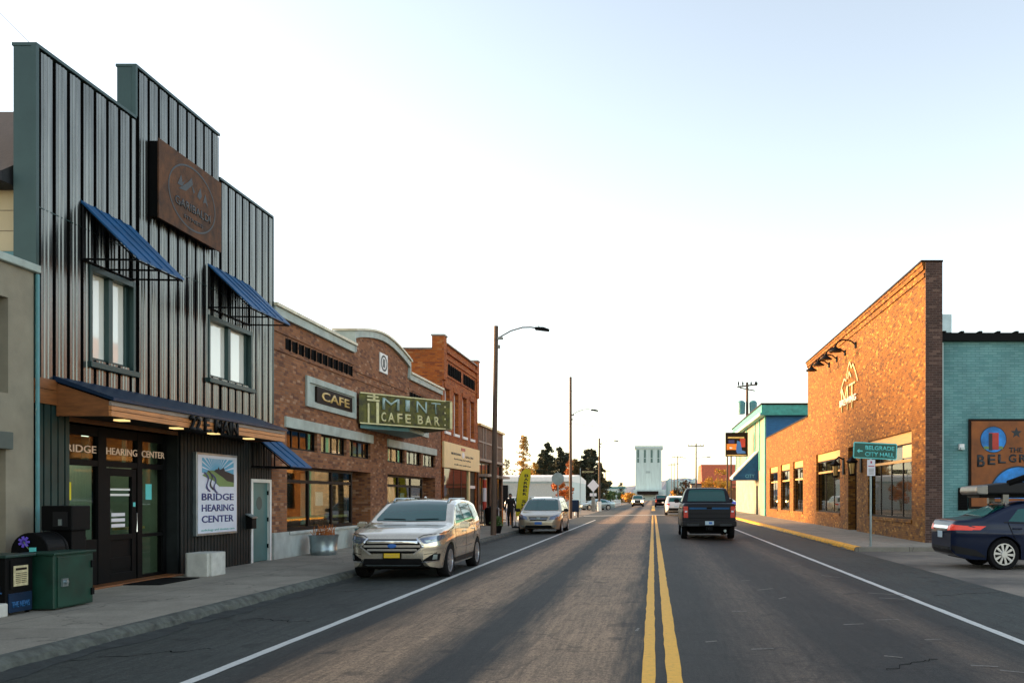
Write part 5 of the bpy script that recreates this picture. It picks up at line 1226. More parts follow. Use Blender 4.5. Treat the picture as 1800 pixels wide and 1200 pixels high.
def wheel(t, x, y, r, wdt, spokes=10, rim='alloy', rr=.68):
    s = 1 if x > 0 else -1
    mb = MB(); mb.lathe([(.05, -wdt * .3), (r * rr, -wdt * .3), (r * rr, s * wdt * .22), (.05, s * wdt * .22)], (x - s * wdt * .02, y, r), 'x', 24)
    hub = mb.build('wheel', 'black', t)
    mb = MB(); w2 = wdt / 2
    mb.lathe([(r * rr, -w2 * .9), (r * .93, -w2), (r, -w2 * .7), (r, w2 * .7), (r * .93, w2), (r * rr, w2 * .9)], (x, y, r), 'x', 36, close=True); mb.build('tyre', 'rubber', hub, smooth=True, angle=50)
    mb = MB(); xo = x + s * w2 * .82
    mb.lathe([(r * rr * .90, -.02), (r * rr * 1.0, -.02), (r * rr * 1.01, .012), (r * rr * .92, .012)], (xo, y, r), 'x', 36, close=True)
    mb.lathe([(.001, -.03), (.065, -.03), (.06, .006), (.001, .01)], (xo, y, r), 'x', 16)
    for k in range(spokes):
        a = 2 * math.pi * k / spokes + .1; u = Vector((0, math.cos(a), math.sin(a))); v = Vector((0, -math.sin(a), math.cos(a))); c = Vector((xo, y, r))
        p = [c + u * .05 - v * .016, c + u * r * rr * .93 - v * .028, c + u * r * rr * .93 + v * .028, c + u * .05 + v * .016]
        mb.prism([q + Vector((s * .006, 0, 0)) for q in p], (-s * .03, 0, 0))
    mb.build('rim', rim, hub)
def car(name, label, sp, paint):
    t = thing(name, label, sp.get('cat', 'car'), (0, 0, 0))
    bm = car_body(sp); tree = BVHTree.FromBMesh(bm)
    mb = MB(); mb.bm.free(); mb.bm = bm; mb.build('body', paint, t, smooth=True, angle=28)
    L, W, wr = sp['L'], sp['W'], sp['wr']
    mb = MB(); w0, w1 = sp['wheels']
    mb.box(-W + .32, W - .32, .35, L - .35, .22, .62); mb.box(-W + .12, W - .12, w0 + wr + .08, w1 - wr - .08, .26, .5); mb.build('underbody', 'black_matte', t)
    for wy in sp['wheels']: mb = MB(); mb.box(-W + .30, W - .30, wy - sp['ar'] - .02, wy + sp['ar'] + .02, .3, wr + sp['ar'] - .02); mb.build('wheel_well', 'black_matte', t)
    for wy in sp['wheels']:
        for s in (1, -1): wheel(t, s * (W - .135), wy, wr, .235, sp.get('spokes', 10), sp.get('rim', 'alloy'))
    # glass
    mb = drape(tree, sym(sp['wind']), 'y', -1, .012, cut=5); mb.build('windscreen', 'car_glass', t, smooth=True)
    if 'rearwin' in sp: mb = drape(tree, sym(sp['rearwin']), 'y', 1, .006, cut=4); mb.build('rear_window', sp.get('rg', 'car_glass'), t, smooth=True)
    for s in (1, -1):
        for pts in sp['side']:
            mb = drape(tree, pts, 'x', s, .006, cut=4); mb.build('side_window', 'car_glass', t, smooth=True)
        mb = strip(tree, sp['beltline'], .02, 'x', s, .010); mb.build('belt_trim', sp.get('trim', 'chrome'), t)
        for pl in sp.get('seams', []): mb = strip(tree, pl, .017, 'x', s, .004); mb.build('door_seam', 'black_matte', t)
        for hy, hz in sp.get('handles', []):
            q = tree.ray_cast(Vector((s * 5, hy, hz)), Vector((-s, 0, 0)))[0]
            mb = MB(); mb.box(*sorted((q.x - s * .005, q.x + s * .035)), hy - .1, hy + .1, hz - .018, hz + .018); mb.build('door_handle', paint, t, bevel=.01)
        # arches
        if sp.get('clad'):
            for wy in sp['wheels']:
                pts = [(wy + (sp['ar'] + .02) * math.cos(a), wr + (sp['ar'] + .02) * math.sin(a)) for a in np.linspace(-.15, math.pi + .15, 20)]
                mb = strip(tree, pts, .05, 'x', s, .012); mb.build('arch_trim', sp['clad'], t)
            mb = drape(tree, [(w0 + wr + .1, .30), (w1 - wr - .1, .30), (w1 - wr - .1, .42), (w0 + wr + .1, .40)], 'x', s, .012, cut=4); mb.build('sill_cladding', sp['clad'], t)
        # mirror
        if 'mirror' in sp:
            my, mz = sp['mirror']; q = tree.ray_cast(Vector((s * 5, my, mz - .05)), Vector((-s, 0, 0)))[0]
            mb = MB(); x0 = q.x
            mb.box(*sorted((x0 + s * .05, x0 + s * .27)), my - .09, my + .03, mz - .07, mz + .09); bmesh.ops.bevel(mb.bm, geom=mb.bm.edges[:], offset=.035, segments=3, affect='EDGES')
            mb.box(*sorted((x0 - s * .03, x0 + s * .08)), my - .05, my + .01, mz - .06, mz - .01)
            mm = mb.build('mirror', sp.get('mirmat', paint), t, smooth=True)
        if sp.get('rails'):
            ya, yb, xr, zr = sp['rails']; mb = MB(); mb.tube([(s * xr, ya, zr - .04), (s * xr, ya + .15, zr + .03), (s * xr, yb - .15, zr + .03), (s * xr, yb, zr - .05)], .02, 6); mb.build('roof_rail', 'galv', t, smooth=True)
    return t, tree
def place(t, x, y, rz, z=None): t.location = (x, y, zroad(x) if z is None else z); t.rotation_euler = (0, 0, rz)

# ---- large SUV parked on the left
SUV = dict(L=4.78, W=.965, wr=.37, ar=.42, wheels=(.93, 3.79), k=.06, tumble=.30, round=.10, cat='car', clad='plastic',
    top=[(0, .84), (.03, .93), (.12, 1.0), (.5, 1.10), (1.05, 1.16), (1.3, 1.21), (1.75, 1.46), (2.08, 1.62), (2.4, 1.70), (3.0, 1.735), (3.8, 1.70), (4.2, 1.63), (4.45, 1.42), (4.62, 1.2), (4.73, 1.08), (4.78, .9)],
    bot=[(0, .46), (.06, .30), (.3, .25), (4.3, .27), (4.65, .38), (4.78, .55)],
    wid=[(0, .62), (.04, .72), (.12, .82), (.28, .90), (.55, .945), (1.0, .965), (3.6, .965), (4.2, .94), (4.6, .86), (4.74, .76), (4.78, .66)],
    belt=[(0, .92), (1.2, 1.08), (2.5, 1.11), (4.2, 1.18), (4.78, 1.1)],
    wind=[(0, 1.225), (.72, 1.235), (.735, 1.26), (.60, 1.64), (.45, 1.665), (0, 1.675)],
    rearwin=[(0, 1.2), (.62, 1.2), (.56, 1.55), (0, 1.58)],
    side=[[(1.55, 1.16), (2.42, 1.15), (2.42, 1.60), (2.15, 1.57)], [(2.50, 1.15), (3.38, 1.18), (3.34, 1.62), (2.50, 1.61)], [(3.46, 1.19), (4.12, 1.30), (3.95, 1.54), (3.44, 1.61)]],
    beltline=[(1.42, 1.125), (2.5, 1.125), (3.4, 1.15), (4.15, 1.25)],
    seams=[[(1.42, 1.1), (1.38, .7), (1.45, .42)], [(2.46, 1.6), (2.46, .8), (2.5, .42)], [(3.42, 1.6), (3.44, 1.0), (3.28, .75)]],
    handles=[(2.25, .98), (3.2, 1.0)], mirror=(1.62, 1.12), rails=(2.2, 4.05, .60, 1.70), spokes=10)
t, tree = car('parked_suv', 'pale gold suv with yellow front plate parked at the left kerb', SUV, 'white_gold')
def fd(pts, mat, name, off=.008, both=False, cut=4, smooth=True):
    mb = drape(tree, pts, 'y', -1, off, cut=cut); o = mb.build(name, mat, t, smooth=smooth)
    if both: mb = drape(tree, mirror(pts), 'y', -1, off, cut=cut); mb.build(name, mat, t, smooth=smooth)
gr = [(-.60, .72), (-.50, .88), (.50, .88), (.60, .72), (.42, .58), (-.42, .58)]
fd(gr, 'black', 'grille', .010)
for z, hw, hh in ((.82, .50, .026), (.735, .56, .024), (.655, .49, .022)): fd([(-hw, z - hh), (hw, z - hh), (hw, z + hh), (-hw, z + hh)], 'chrome', 'grille_bar', .03)
for pl in ([(.48, .895), (.615, .72), (.42, .56)], [(-.48, .895), (-.615, .72), (-.42, .56)]): strip(tree, pl, .03, 'y', -1, .035).build('grille_surround', 'chrome', t)
mb = MB(); mb.lathe([(.001, -.06), (.085, -.055), (.085, -.02), (.001, 0)], (0, .0, .74), 'y', 18)
for v in mb.bm.verts: v.co.z = .74 + (v.co.z - .74) * .5
mb.build('oval_badge', 'plate_b', t, smooth=True)
fd([(.60, .80), (.66, .78), (.86, .83), (.925, .90), (.90, .96), (.72, .93), (.53, .89)], 'lens', 'headlight', .012, both=True)
fd([(.66, .815), (.82, .85), (.82, .87), (.62, .85)], 'galv', 'headlight_reflector', .018, both=True)
fd([(.60, .40), (.86, .42), (.88, .56), (.80, .58), (.62, .45)], 'black', 'fog_lamp_recess', .010, both=True)
fd([(.76, .45), (.83, .45), (.84, .55), (.78, .55)], 'galv', 'fog_lamp', .02, both=True)
fd([(.56, .385), (.86, .395), (.86, .42), (.58, .41)], 'chrome', 'fog_lamp_trim', .02, both=True)
fd([(-.62, .30), (.62, .30), (.56, .47), (-.56, .47)], 'plastic', 'lower_intake', .010)
fd([(-.5, .32), (.5, .32), (.56, .345), (-.56, .345)], 'galv', 'skid_plate', .025)
mb = MB(); mb.box(-.18, .18, -.045, -.02, .475, .60); mb.build('plate_holder', 'black', t)
mb = MB(); mb.box(-.155, .155, -.055, -.046, .49, .585); mb.build('number_plate', 'plate_y', t)
lettering('MINT 22', (-.13, -.055, .51), .26, .05, 'gold_letter', t, face='F', ext=.002)
mb = MB(); mb.lathe([(.03, 0), (.03, .02), (.005, .04)], (0, 2.6, 1.745), 'z', 8); mb.build('aerial', 'white', t)
for s in (1, -1): fd([(s * .10, 1.245), (s * .58, 1.26), (s * .58, 1.275), (s * .12, 1.262)], 'black_matte', 'wiper', .02)
for s in (-1, 1):
    mb = strip(tree, [(s * .45, .35), (s * .62, 1.1)], .012, 'z', 1, .004); mb.build('bonnet_crease', 'white_gold', t)
for s in (-1, 1):
    strip(tree, [(s * .50, .905), (s * .60, .965), (s * .86, .99)], .012, 'y', -1, .004).build('bonnet_seam', 'black_matte', t)
    strip(tree, [(s * .62, .56), (s * .90, .60)], .010, 'y', -1, .004).build('bumper_seam', 'black_matte', t)
    strip(tree, [(.30, .99), (.8, 1.02), (1.30, 1.10)], .012, 'x', s, .004).build('bonnet_seam', 'black_matte', t)
    strip(tree, [(1.50, 1.17), (2.12, 1.585), (2.46, 1.64), (3.4, 1.645), (3.98, 1.57), (4.16, 1.31)], .022, 'x', s, .012).build('window_trim', 'chrome', t)
    strip(tree, [(1.45, .62), (2.46, .60), (3.3, .62)], .03, 'x', s, .010).build('door_moulding', 'chrome', t)
    strip(tree, [(4.35, .95), (4.74, .98)], .10, 'x', s, .012).build('tail_light', 'tail_red', t)
place(t, -5.24, 18.3, 0, z=-.088); t.scale = (1.02, 1.02, .955)

# ---- beige minivan behind
VAN = dict(SUV); VAN.update(L=5.08, W=.98, wr=.34, ar=.39, wheels=(.98, 4.0), clad=None,
    top=[(0, .62), (.04, .78), (.15, .88), (.6, 1.0), (.98, 1.08), (1.5, 1.36), (2.0, 1.63), (2.4, 1.71), (3.4, 1.76), (4.5, 1.73), (4.85, 1.62), (5.0, 1.2), (5.08, .9)],
    bot=[(0, .40), (.06, .28), (.3, .22), (4.7, .24), (5.0, .35), (5.08, .5)],
    wid=[(0, .60), (.05, .72), (.14, .83), (.35, .91), (.7, .965), (1.2, .98), (4.2, .98), (4.8, .93), (5.03, .84), (5.08, .75)],
    belt=[(0, .80), (1.2, 1.0), (5.08, 1.08)],
    wind=[(0, 1.10), (.76, 1.12), (.79, 1.15), (.66, 1.60), (.5, 1.65), (0, 1.665)],
    rearwin=[(0, 1.15), (.7, 1.15), (.62, 1.6), (0, 1.62)],
    side=[[(1.3, 1.10), (2.4, 1.08), (2.4, 1.58), (2.0, 1.54)], [(2.5, 1.08), (3.6, 1.1), (3.6, 1.62), (2.5, 1.6)], [(3.7, 1.1), (4.7, 1.14), (4.6, 1.56), (3.7, 1.62)]],
    beltline=[(1.3, 1.05), (4.7, 1.08)], handles=[(2.2, .9), (3.5, .92)], seams=[[(1.4, 1.0), (1.4, .4)], [(2.45, 1.6), (2.45, .4)], [(3.65, 1.6), (3.65, .4)]], mirror=(1.45, 1.1), mirmat='plastic', rails=(2.3, 4.4, .64, 1.73))
t, tree = car('parked_minivan', 'beige minivan with blue front plate parked beyond the pale gold suv', VAN, 'beige')
fd([(-.36, .64), (.36, .64), (.42, .80), (-.42, .80)], 'plastic', 'grille', .010)
fd([(-.38, .715), (.38, .715), (.39, .735), (-.39, .735)], 'chrome', 'grille_bar', .02)
mb = MB(); mb.box(-.09, .09, -.04, .02, .68, .79); mb.build('badge', 'galv', t, bevel=.02)
fd([(.47, .68), (.80, .70), (.90, .88), (.80, .92), (.52, .82)], 'lens', 'headlight', .012, both=True)
fd([(-.6, .30), (.6, .30), (.55, .42), (-.55, .42)], 'plastic', 'lower_intake', .010)
fd([(.62, .33), (.78, .35), (.78, .42), (.64, .42)], 'galv', 'fog_lamp', .014, both=True)
mb = MB(); mb.box(-.16, .16, -.03, -.01, .46, .58); mb.build('number_plate', 'plate_b', t)
place(t, -5.20, 41.2, 0, z=-.085); t.scale = (1.03, 1, .965)

# ---- dark pickup driving away on the right
def pickup(name, label, paint, W=1.02, L=5.85, H=1.95):
    PK = dict(L=L, W=W, wr=.42, ar=.47, wheels=(1.02, 4.68), k=.04, tumble=.24, round=.09, cat='pickup truck', clad='plastic',
        top=[(0, .95), (.03, 1.08), (.2, 1.20), (1.3, 1.28), (1.5, 1.34), (2.15, 1.80), (2.5, 1.93), (3.2, H), (3.85, 1.93), (4.0, 1.86), (4.12, 1.42), (4.16, 1.36), (5.70, 1.36), (5.80, 1.35), (5.85, 1.28)],
        bot=[(0, .55), (.08, .44), (.4, .42), (5.6, .5), (5.85, .58)],
        wid=[(0, .86), (.1, .93), (.3, .98), (.7, W), (5.6, W), (5.8, W - .02), (5.85, W - .05)],
        belt=[(0, 1.18), (5.85, 1.24)],
        wind=[(0, 1.38), (.80, 1.38), (.66, 1.85), (0, 1.88)], rearwin=[(0, 1.42), (.74, 1.42), (.68, 1.82), (.60, 1.86), (0, 1.875)],
        side=[[(1.75, 1.32), (2.75, 1.32), (2.75, 1.82), (2.3, 1.78)], [(2.85, 1.32), (3.85, 1.32), (3.75, 1.82), (2.85, 1.82)]],
        beltline=[(1.7, 1.29), (3.9, 1.29)], seams=[[(1.65, 1.25), (1.65, .6)], [(2.8, 1.8), (2.8, .6)], [(3.92, 1.8), (3.92, .6)]], handles=[(2.6, 1.15), (3.7, 1.15)], mirror=(1.9, 1.42), mirmat='plastic', spokes=6, rim='galv')
    t, tree = car(name, label, PK, paint)
    return t, tree, PK
t, tree, PK = pickup('pickup_truck', 'dark blue pickup truck driving away, seen from behind in the right lane', 'dark_truck')
def rd(pts, mat, name, off=.010, both=False, cut=3):
    mb = drape(tree, pts, 'y', 1, off, cut=cut); mb.build(name, mat, t)
    if both: mb = drape(tree, mirror(pts), 'y', 1, off, cut=cut); mb.build(name, mat, t)
rd([(-.76, .74), (.76, .74), (.76, 1.26), (-.76, 1.26)], 'dark_truck', 'tailgate', .02)
rd([(-.74, 1.13), (.74, 1.13), (.74, 1.20), (-.74, 1.20)], 'navy_awning', 'tailgate_highlight_strip', .032)
rd([(-.10, 1.14), (.10, 1.14), (.10, 1.20), (-.10, 1.20)], 'black', 'tailgate_handle', .04)
for k in range(2): rd([(-.74, .80 + k * .16), (.74, .80 + k * .16), (.74, .815 + k * .16), (-.74, .815 + k * .16)], 'black_matte', 'tailgate_crease', .03)
rd([(.78, .82), (.94, .82), (.95, 1.24), (.79, 1.24)], 'tail_red', 'tail_light', .02, both=True)
rd([(.81, 1.02), (.90, 1.02), (.90, 1.08), (.81, 1.08)], 'sign_white', 'reverse_light', .03, both=True)
mb = MB(); mb.box(-1.0, 1.0, 5.86, 6.02, .50, .70); mb.build('rear_bumper', 'plastic', t, bevel=.04)
for s in (-1, 1): mb = MB(); mb.box(s * .60 - .22, s * .60 + .22, 6.02, 6.03, .52, .60); mb.build('bumper_step', 'dark_ink', t)
mb = MB(); mb.box(-.16, .16, 6.021, 6.04, .56, .70); mb.build('number_plate', 'plate_w', t)
mb = MB(); mb.box(-.10, .02, 6.041, 6.043, .59, .67); mb.build('plate_print', 'plate_b', t)
mb = MB(); mb.tube([(0, 5.8, .42), (0, 6.12, .42)], .045, 8); mb.box(-.12, .12, 5.9, 6.0, .36, .50); mb.build('tow_hitch', 'black', t)
mb = MB(); mb.tube([(-.58, 5.2, .34), (-.58, 5.95, .34)], .05, 10); mb.build('exhaust_pipe', 'galv', t)
mb = MB(); mb.tube([(-.75, 4.68, .42), (.75, 4.68, .42)], .06, 8); mb.lathe([(.05, -.14), (.16, 0), (.05, .14)], (.1, 4.68, .42), 'x', 12); mb.build('rear_axle', 'black', t)
lettering('SIERRA', (0, 0, 0), .1, .02, 'galv', t) if False else None
place(t, 2.11, 41.0, math.pi, z=-.03)
t.location = (2.13, 40.4, -.03); t.scale = (1.03, 1, 1.03); t.rotation_euler = (0, 0, math.pi)

# ---- dark blue sedan turning on the right, with roof box
SED = dict(SUV); SED.update(L=4.80, W=.91, wr=.335, ar=.375, wheels=(.95, 3.70), clad=None, tumble=.42, round=.08, k=.09, crease=.018,
    top=[(0, .60), (.05, .70), (.3, .80), (1.1, .93), (1.4, 1.0), (2.1, 1.36), (2.5, 1.44), (3.0, 1.445), (3.5, 1.36), (4.15, 1.10), (4.45, 1.07), (4.72, 1.05), (4.78, .98), (4.80, .86)],
    bot=[(0, .36), (.1, .25), (.3, .2), (4.4, .22), (4.7, .30), (4.80, .42)],
    wid=[(0, .6), (.1, .76), (.3, .85), (.7, .90), (4.0, .91), (4.5, .87), (4.72, .80), (4.80, .70)],
    belt=[(0, .75), (1.5, .93), (4.8, 1.0)],
    wind=[(0, 1.02), (.7, 1.02), (.56, 1.34), (0, 1.38)], rearwin=[(0, 1.13), (.66, 1.12), (.54, 1.33), (0, 1.38)],
    side=[[(1.75, .97), (2.60, .98), (2.60, 1.33), (2.25, 1.32)], [(2.68, .98), (3.60, 1.02), (3.35, 1.27), (2.68, 1.34)]],
    beltline=[(1.6, .95), (2.6, .955), (3.7, 1.0)], trim='plastic', seams=[[(1.5, .9), (1.5, .35)], [(2.64, 1.3), (2.64, .35)], [(3.62, 1.0), (3.50, .7), (3.35, .5)]], handles=[(2.4, .84), (3.42, .87)], mirror=(1.75, 1.0), rails=None, spokes=10)
t, tree = car('blue_sedan', 'dark blue sedan with red tail light and silver wheels in front of the teal wall', SED, 'navy_car')
tl = [(.48, .90), (.50, .82), (.88, .84), (.88, .92), (.7, .96)]
for s in (1, -1):
    drape(tree, tl if s > 0 else mirror(tl), 'y', 1, .012, cut=4).build('tail_light', 'tail_on', t)
    drape(tree, [(4.30, .88), (4.40, .83), (4.79, .84), (4.79, .95), (4.55, .93)], 'x', s, .012, cut=4).build('tail_light', 'tail_on', t)
    drape(tree, [(4.05, .26), (4.78, .36), (4.78, .52), (4.3, .42)], 'x', s, .010, cut=4).build('bumper_corner', 'plastic', t)
rd([(-.5, .86), (.5, .86), (.5, .92), (-.5, .92)], 'chrome', 'boot_trim', .014)
rd([(-.7, .34), (.7, .34), (.7, .48), (-.7, .48)], 'plastic', 'lower_bumper', .012)
rd([(-.17, .66), (.17, .66), (.17, .80), (-.17, .80)], 'plate_w', 'number_plate', .016)
place(t, 12.2, 22.2, R(90), z=-.112); t.scale = (1.06, 1.08, 1.12)
rk = thing('roof_cargo_carrier', 'black roof cargo box with pale end cap strapped on top of the blue sedan', 'roof box', (9.4, 22.35, 1.3))
mb = MB(); mb.prism([(7.80, 21.75, 1.80), (7.76, 21.75, 1.92), (7.95, 21.75, 2.02), (8.6, 21.75, 2.09), (9.7, 21.75, 2.12), (10.0, 21.75, 1.95), (9.9, 21.75, 1.80)], (0, 1.15, 0)); mb.build('box', 'plastic', rk, bevel=.05)
mb = MB(); mb.prism([(7.76, 21.73, 1.80), (7.71, 21.73, 1.86), (7.73, 21.73, 1.99), (8.0, 21.73, 2.03), (8.0, 21.73, 1.79)], (0, 1.19, 0)); mb.build('end_cap', 'lamp_grey', rk, bevel=.03)
for x in (8.45, 9.4):
    mb = MB(); mb.tube([(x, 21.72, 1.42), (x, 21.78, 1.60), (x, 22.92, 1.60), (x, 22.98, 1.42)], .03, 6); mb.box(x - .07, x + .07, 21.8, 21.95, 1.58, 1.81); mb.box(x - .07, x + .07, 22.7, 22.85, 1.58, 1.81); mb.build('crossbar', 'lamp_grey', rk)
mb = MB(); mb.box(7.85, 10.1, 21.9, 22.75, 1.72, 1.80); mb.build('carrier_tray', 'black', rk)
mb = MB(); mb.tube([(8.5, 21.8, 2.06), (8.9, 21.8, 2.2), (9.4, 21.8, 2.22), (9.9, 21.8, 2.12)], .08, 8); mb.build('rolled_bag', 'black_matte', rk, smooth=True)

rk.location.z -= .14
# ---- small white suv ahead of the pickup
WS = dict(SUV); WS.update(clad='plastic')
t, tree = car('white_hatchback', 'white crossover car driving away just ahead of the dark pickup', WS, 'white_car')
rd([(-.80, .45), (.80, .45), (.80, .66), (-.80, .66)], 'plastic', 'rear_bumper', .012)
rd([(.50, .92), (.86, .94), (.84, 1.06), (.56, 1.04)], 'tail_on', 'tail_light', .016, both=True)
rd([(-.16, .74), (.16, .74), (.16, .86), (-.16, .86)], 'plate_w', 'number_plate', .016)
place(t, 2.0, 85.0, math.pi, z=-.03)
# ---- oncoming pickup with lamps lit, dark red pickup
t, tree, _ = pickup('oncoming_pickup', 'cream pickup with glowing amber headlights coming toward the camera far off', 'beige')
fd([(-.5, .72), (.5, .72), (.52, 1.02), (-.52, 1.02)], 'black', 'grille', .014)
fd([(.54, .78), (.92, .78), (.92, 1.06), (.54, 1.06)], 'amber', 'headlight', .02, both=True)
fd([(-.8, .5), (.8, .5), (.8, .62), (-.8, .62)], 'plastic', 'bumper', .03)
place(t, -2.6, 152, 0, z=-.05)
t, tree, _ = pickup('red_pickup', 'dark red pickup with tall load waiting far down the right lane', 'red_truck')
rd([(.72, .80), (.94, .80), (.94, 1.2), (.72, 1.2)], 'tail_on', 'tail_light', .02, both=True)
rd([(-.76, .74), (.70, .74), (.70, 1.26), (-.76, 1.26)], 'black', 'tailgate', .02)
place(t, 1.3, 152, math.pi, z=-.02)
t, tree = car('far_parked_car', 'small dull grey sedan parked behind the white railings on the left', SED, 'galv'); place(t, -9.5, 118, R(-60), z=-.1)
t, tree = car('far_parked_suv', 'white suv parked on the cross street behind the minivan', SUV, 'white_car'); place(t, -13.5, 112, R(80), z=-.1)
t, tree = car('blue_parked_car', 'bright blue car parked past the navy awning on the right', SUV, carpaint('bright_blue_paint', (.01, .03, .5), .2)); place(t, 11.2, 112, R(70), z=-.1)

# ------------------------------------------------------------------ street furniture on the left pavement
g = thing('green_metal_cabinet', 'worn dark green metal cabinet with a latch standing before the shopfront', 'cabinet', (-8.5, 12.9, GL))
mb = MB(); mb.box(-8.72, -8.22, 12.48, 13.36, GL + .02, .80); mb.build('cabinet_body', 'green_box', g, bevel=.012)
mb = MB(); mb.box(-8.76, -8.19, 12.45, 13.39, .80, .83); mb.build('lid', 'green_box', g, bevel=.006)
mb = MB(); mb.box(-8.219, -8.20, 12.55, 13.30, .08, .77); mb.build('door', 'green_box', g, bevel=.005)
mb = MB(); mb.box(-8.199, -8.17, 12.60, 12.72, .36, .47); mb.lathe([(.03, 0), (.03, .03), (.001, .035)], (-8.17, 12.66, .42), 'x', 10); mb.build('latch', 'galv', g)
mb = MB(); mb.box(-8.215, -8.18, 13.27, 13.33, .18, .28); mb.box(-8.215, -8.18, 13.27, 13.33, .58, .68); mb.build('hinge', 'black', g)
n = thing('newspaper_box', 'blackish newspaper box with yellowed paper in its window, at the left edge', 'newspaper box', (-8.7, 12.1, GL))
mb = MB(); mb.box(-8.97, -8.45, 11.88, 12.40, GL + .04, .80); mb.build('box_body', 'black', n, bevel=.01)
mb = MB(); mb.box(-9.0, -8.42, 11.85, 12.43, .80, .84); mb.build('lid', 'green_dark', n, bevel=.01)
mb = MB(); mb.box(-8.449, -8.435, 11.95, 12.36, .38, .77); mb.build('door', 'black', n)
mb = MB(); mb.box(-8.434, -8.425, 12.0, 12.27, .42, .69); mb.build('newspaper', 'newsprint', n)
mb = MB(); mb.box(-8.424, -8.42, 12.03, 12.24, .63, .66); 
for k in range(6): mb.box(-8.424, -8.42, 12.03, 12.12, .46 + k * .025, .468 + k * .025); mb.box(-8.424, -8.42, 12.14, 12.24, .46 + k * .025, .468 + k * .025)
mb.build('news_print', 'brown_board', n)
mb = MB(); mb.box(-8.449, -8.436, 11.92, 12.36, .08, .33); mb.build('lower_panel', 'navy_dark', n)
lettering('THE NEWS', (-8.436, 11.97, .14), .34, .08, 'blue_print', n, bold=.02)
lettering('JOURNAL', (-8.90, 11.88, .30), .40, .14, 'blue_print', n, face='F', bold=.02)
for q in ((-8.93, 11.92), (-8.5, 11.92), (-8.93, 12.36), (-8.5, 12.36)):
    mb = MB(); mb.box(q[0] - .02, q[0] + .02, q[1] - .02, q[1] + .02, GL, GL + .045); mb.build('foot', 'black', n)
mb = MB(); mb.box(-8.6, -8.40, 11.70, 11.86, GL, .22); bk = mb.build('concrete_block', 'conc_pale', None, bevel=.02); tag(bk, 'small pale concrete block at the foot of the newspaper box', 'block')
n = thing('black_newspaper_rack', 'tall black pedestal newspaper rack with coin slot behind the green cabinet', 'newspaper box', (-8.8, 13.7, GL))
mb = MB(); mb.box(-9.08, -8.62, 13.50, 13.95, 1.10, 1.47); mb.build('rack_head', 'black', n, bevel=.015)
mb = MB(); mb.box(-8.98, -8.66, 13.56, 13.9, GL, 1.10); mb.build('pedestal', 'black', n, bevel=.01)
mb = MB(); mb.box(-8.90, -8.68, 13.49, 13.499, 1.16, 1.38); mb.build('coin_panel', 'plastic', n)
mb = MB(); mb.box(-8.81, -8.76, 13.475, 13.49, 1.18, 1.27); mb.build('coin_slot', 'galv', n)
n = thing('domed_bin', 'black round topped bin with a purple flower on it beside the stucco wall', 'bin', (-8.95, 13.1, GL))
mb = MB(); mb.prism([(-9.20, 13.42, GL), *[(-8.92 + .28 * math.cos(R(180 - a)), 13.42, .82 + .28 * math.sin(R(180 - a))) for a in range(0, 181, 12)], (-8.64, 13.42, GL)], (0, .05, 0))
mb.prism([(-9.19, 13.02, GL), *[(-8.92 + .27 * math.cos(R(180 - a)), 13.02, .82 + .27 * math.sin(R(180 - a))) for a in range(0, 181, 12)], (-8.65, 13.02, GL)], (0, .40, 0)); mb.build('bin_body', 'black', n, bevel=.012)
fl = thing('purple_flower', 'small purple flower stuck on the black domed bin', 'flower', (-8.95, 13.0, .93))
mb = MB(); 
for k in range(7):
    a = k * 2 * math.pi / 7; mb.obox((-8.98 + .045 * math.cos(a), 12.99, .96 + .045 * math.sin(a)), (math.cos(a), 0, math.sin(a)), (-math.sin(a), 0, math.cos(a)), (0, 1, 0), .035, .016, .006)
mb.build('petals', 'purple', fl)
mb = MB(); mb.tube([(-8.98, 12.985, .96), (-8.93, 12.99, .88), (-8.90, 13.0, .84)], .006, 5); mb.build('stem', 'green_ink', fl)
mb = MB(); mb.box(-8.89, -8.81, 12.44, 12.4495, 1, 1.0005) if False else None
tg = MB(); tg.box(-8.90, -8.81, 12.985, 13.0, .81, .88); o = tg.build('small_sticker', 'sign_cyan', n)
pl = MB(); pl.box(-9.18, -8.66, 17.80, 18.50, GL, .50); bmesh.ops.bevel(pl.bm, geom=[e for e in pl.bm.edges if abs((e.verts[0].co - e.verts[1].co).z) > .3], offset=.06, segments=2, affect='EDGES')
o = pl.build('concrete_planter', 'conc_pale', None, bevel=.012); tag(o, 'square pale concrete planter block against the charcoal wall under the poster', 'planter')
mt_ = MB(); mt_.box(-9.40, -8.72, 16.1, 17.5, GL + .003, GL + .018); o = mt_.build('door_mat', 'black_matte', None); tag(o, 'dark rubber mat on the pavement before the shop door', 'mat')
tb = thing('steel_tub', 'round galvanised steel tub of dead plants in front of the cafe window', 'tub', (-8.9, 24.6, GL))
mb = MB(); mb.lathe([(.32, GL), (.35, .10), (.355, .2), (.345, .22), (.37, .5), (.40, .58), (.385, .585), (.36, .52)], (-8.9, 24.6, 0), 'z', 28); mb.build('tub', 'galv', tb, smooth=True)
random.seed(5); mb = MB()
for k in range(60):
    a = random.uniform(0, 6.28); r_ = random.uniform(0, .3); x, y = -8.9 + r_ * math.cos(a), 24.6 + r_ * math.sin(a); h = random.uniform(.1, .32); s = random.uniform(-.12, .12)
    mb.tube([(x, y, .5), (x + s, y + s, .55 + h)], .008, 4)
mb.build('dry_stems', 'foil_org', tb)
tp = thing('second_tub', 'darker steel tub farther along the cafe wall behind the suv', 'tub', (-8.9, 28.5, GL))
mb = MB(); mb.lathe([(.26, GL), (.30, .5), (.32, .62), (.28, .6)], (-8.95, 28.3, 0), 'z', 20); mb.build('tub', 'teal_metal', tp, smooth=True)
bn = thing('round_bin', 'dark ribbed round bin beside the striped pole', 'bin', (-8.9, 50.5, GL))
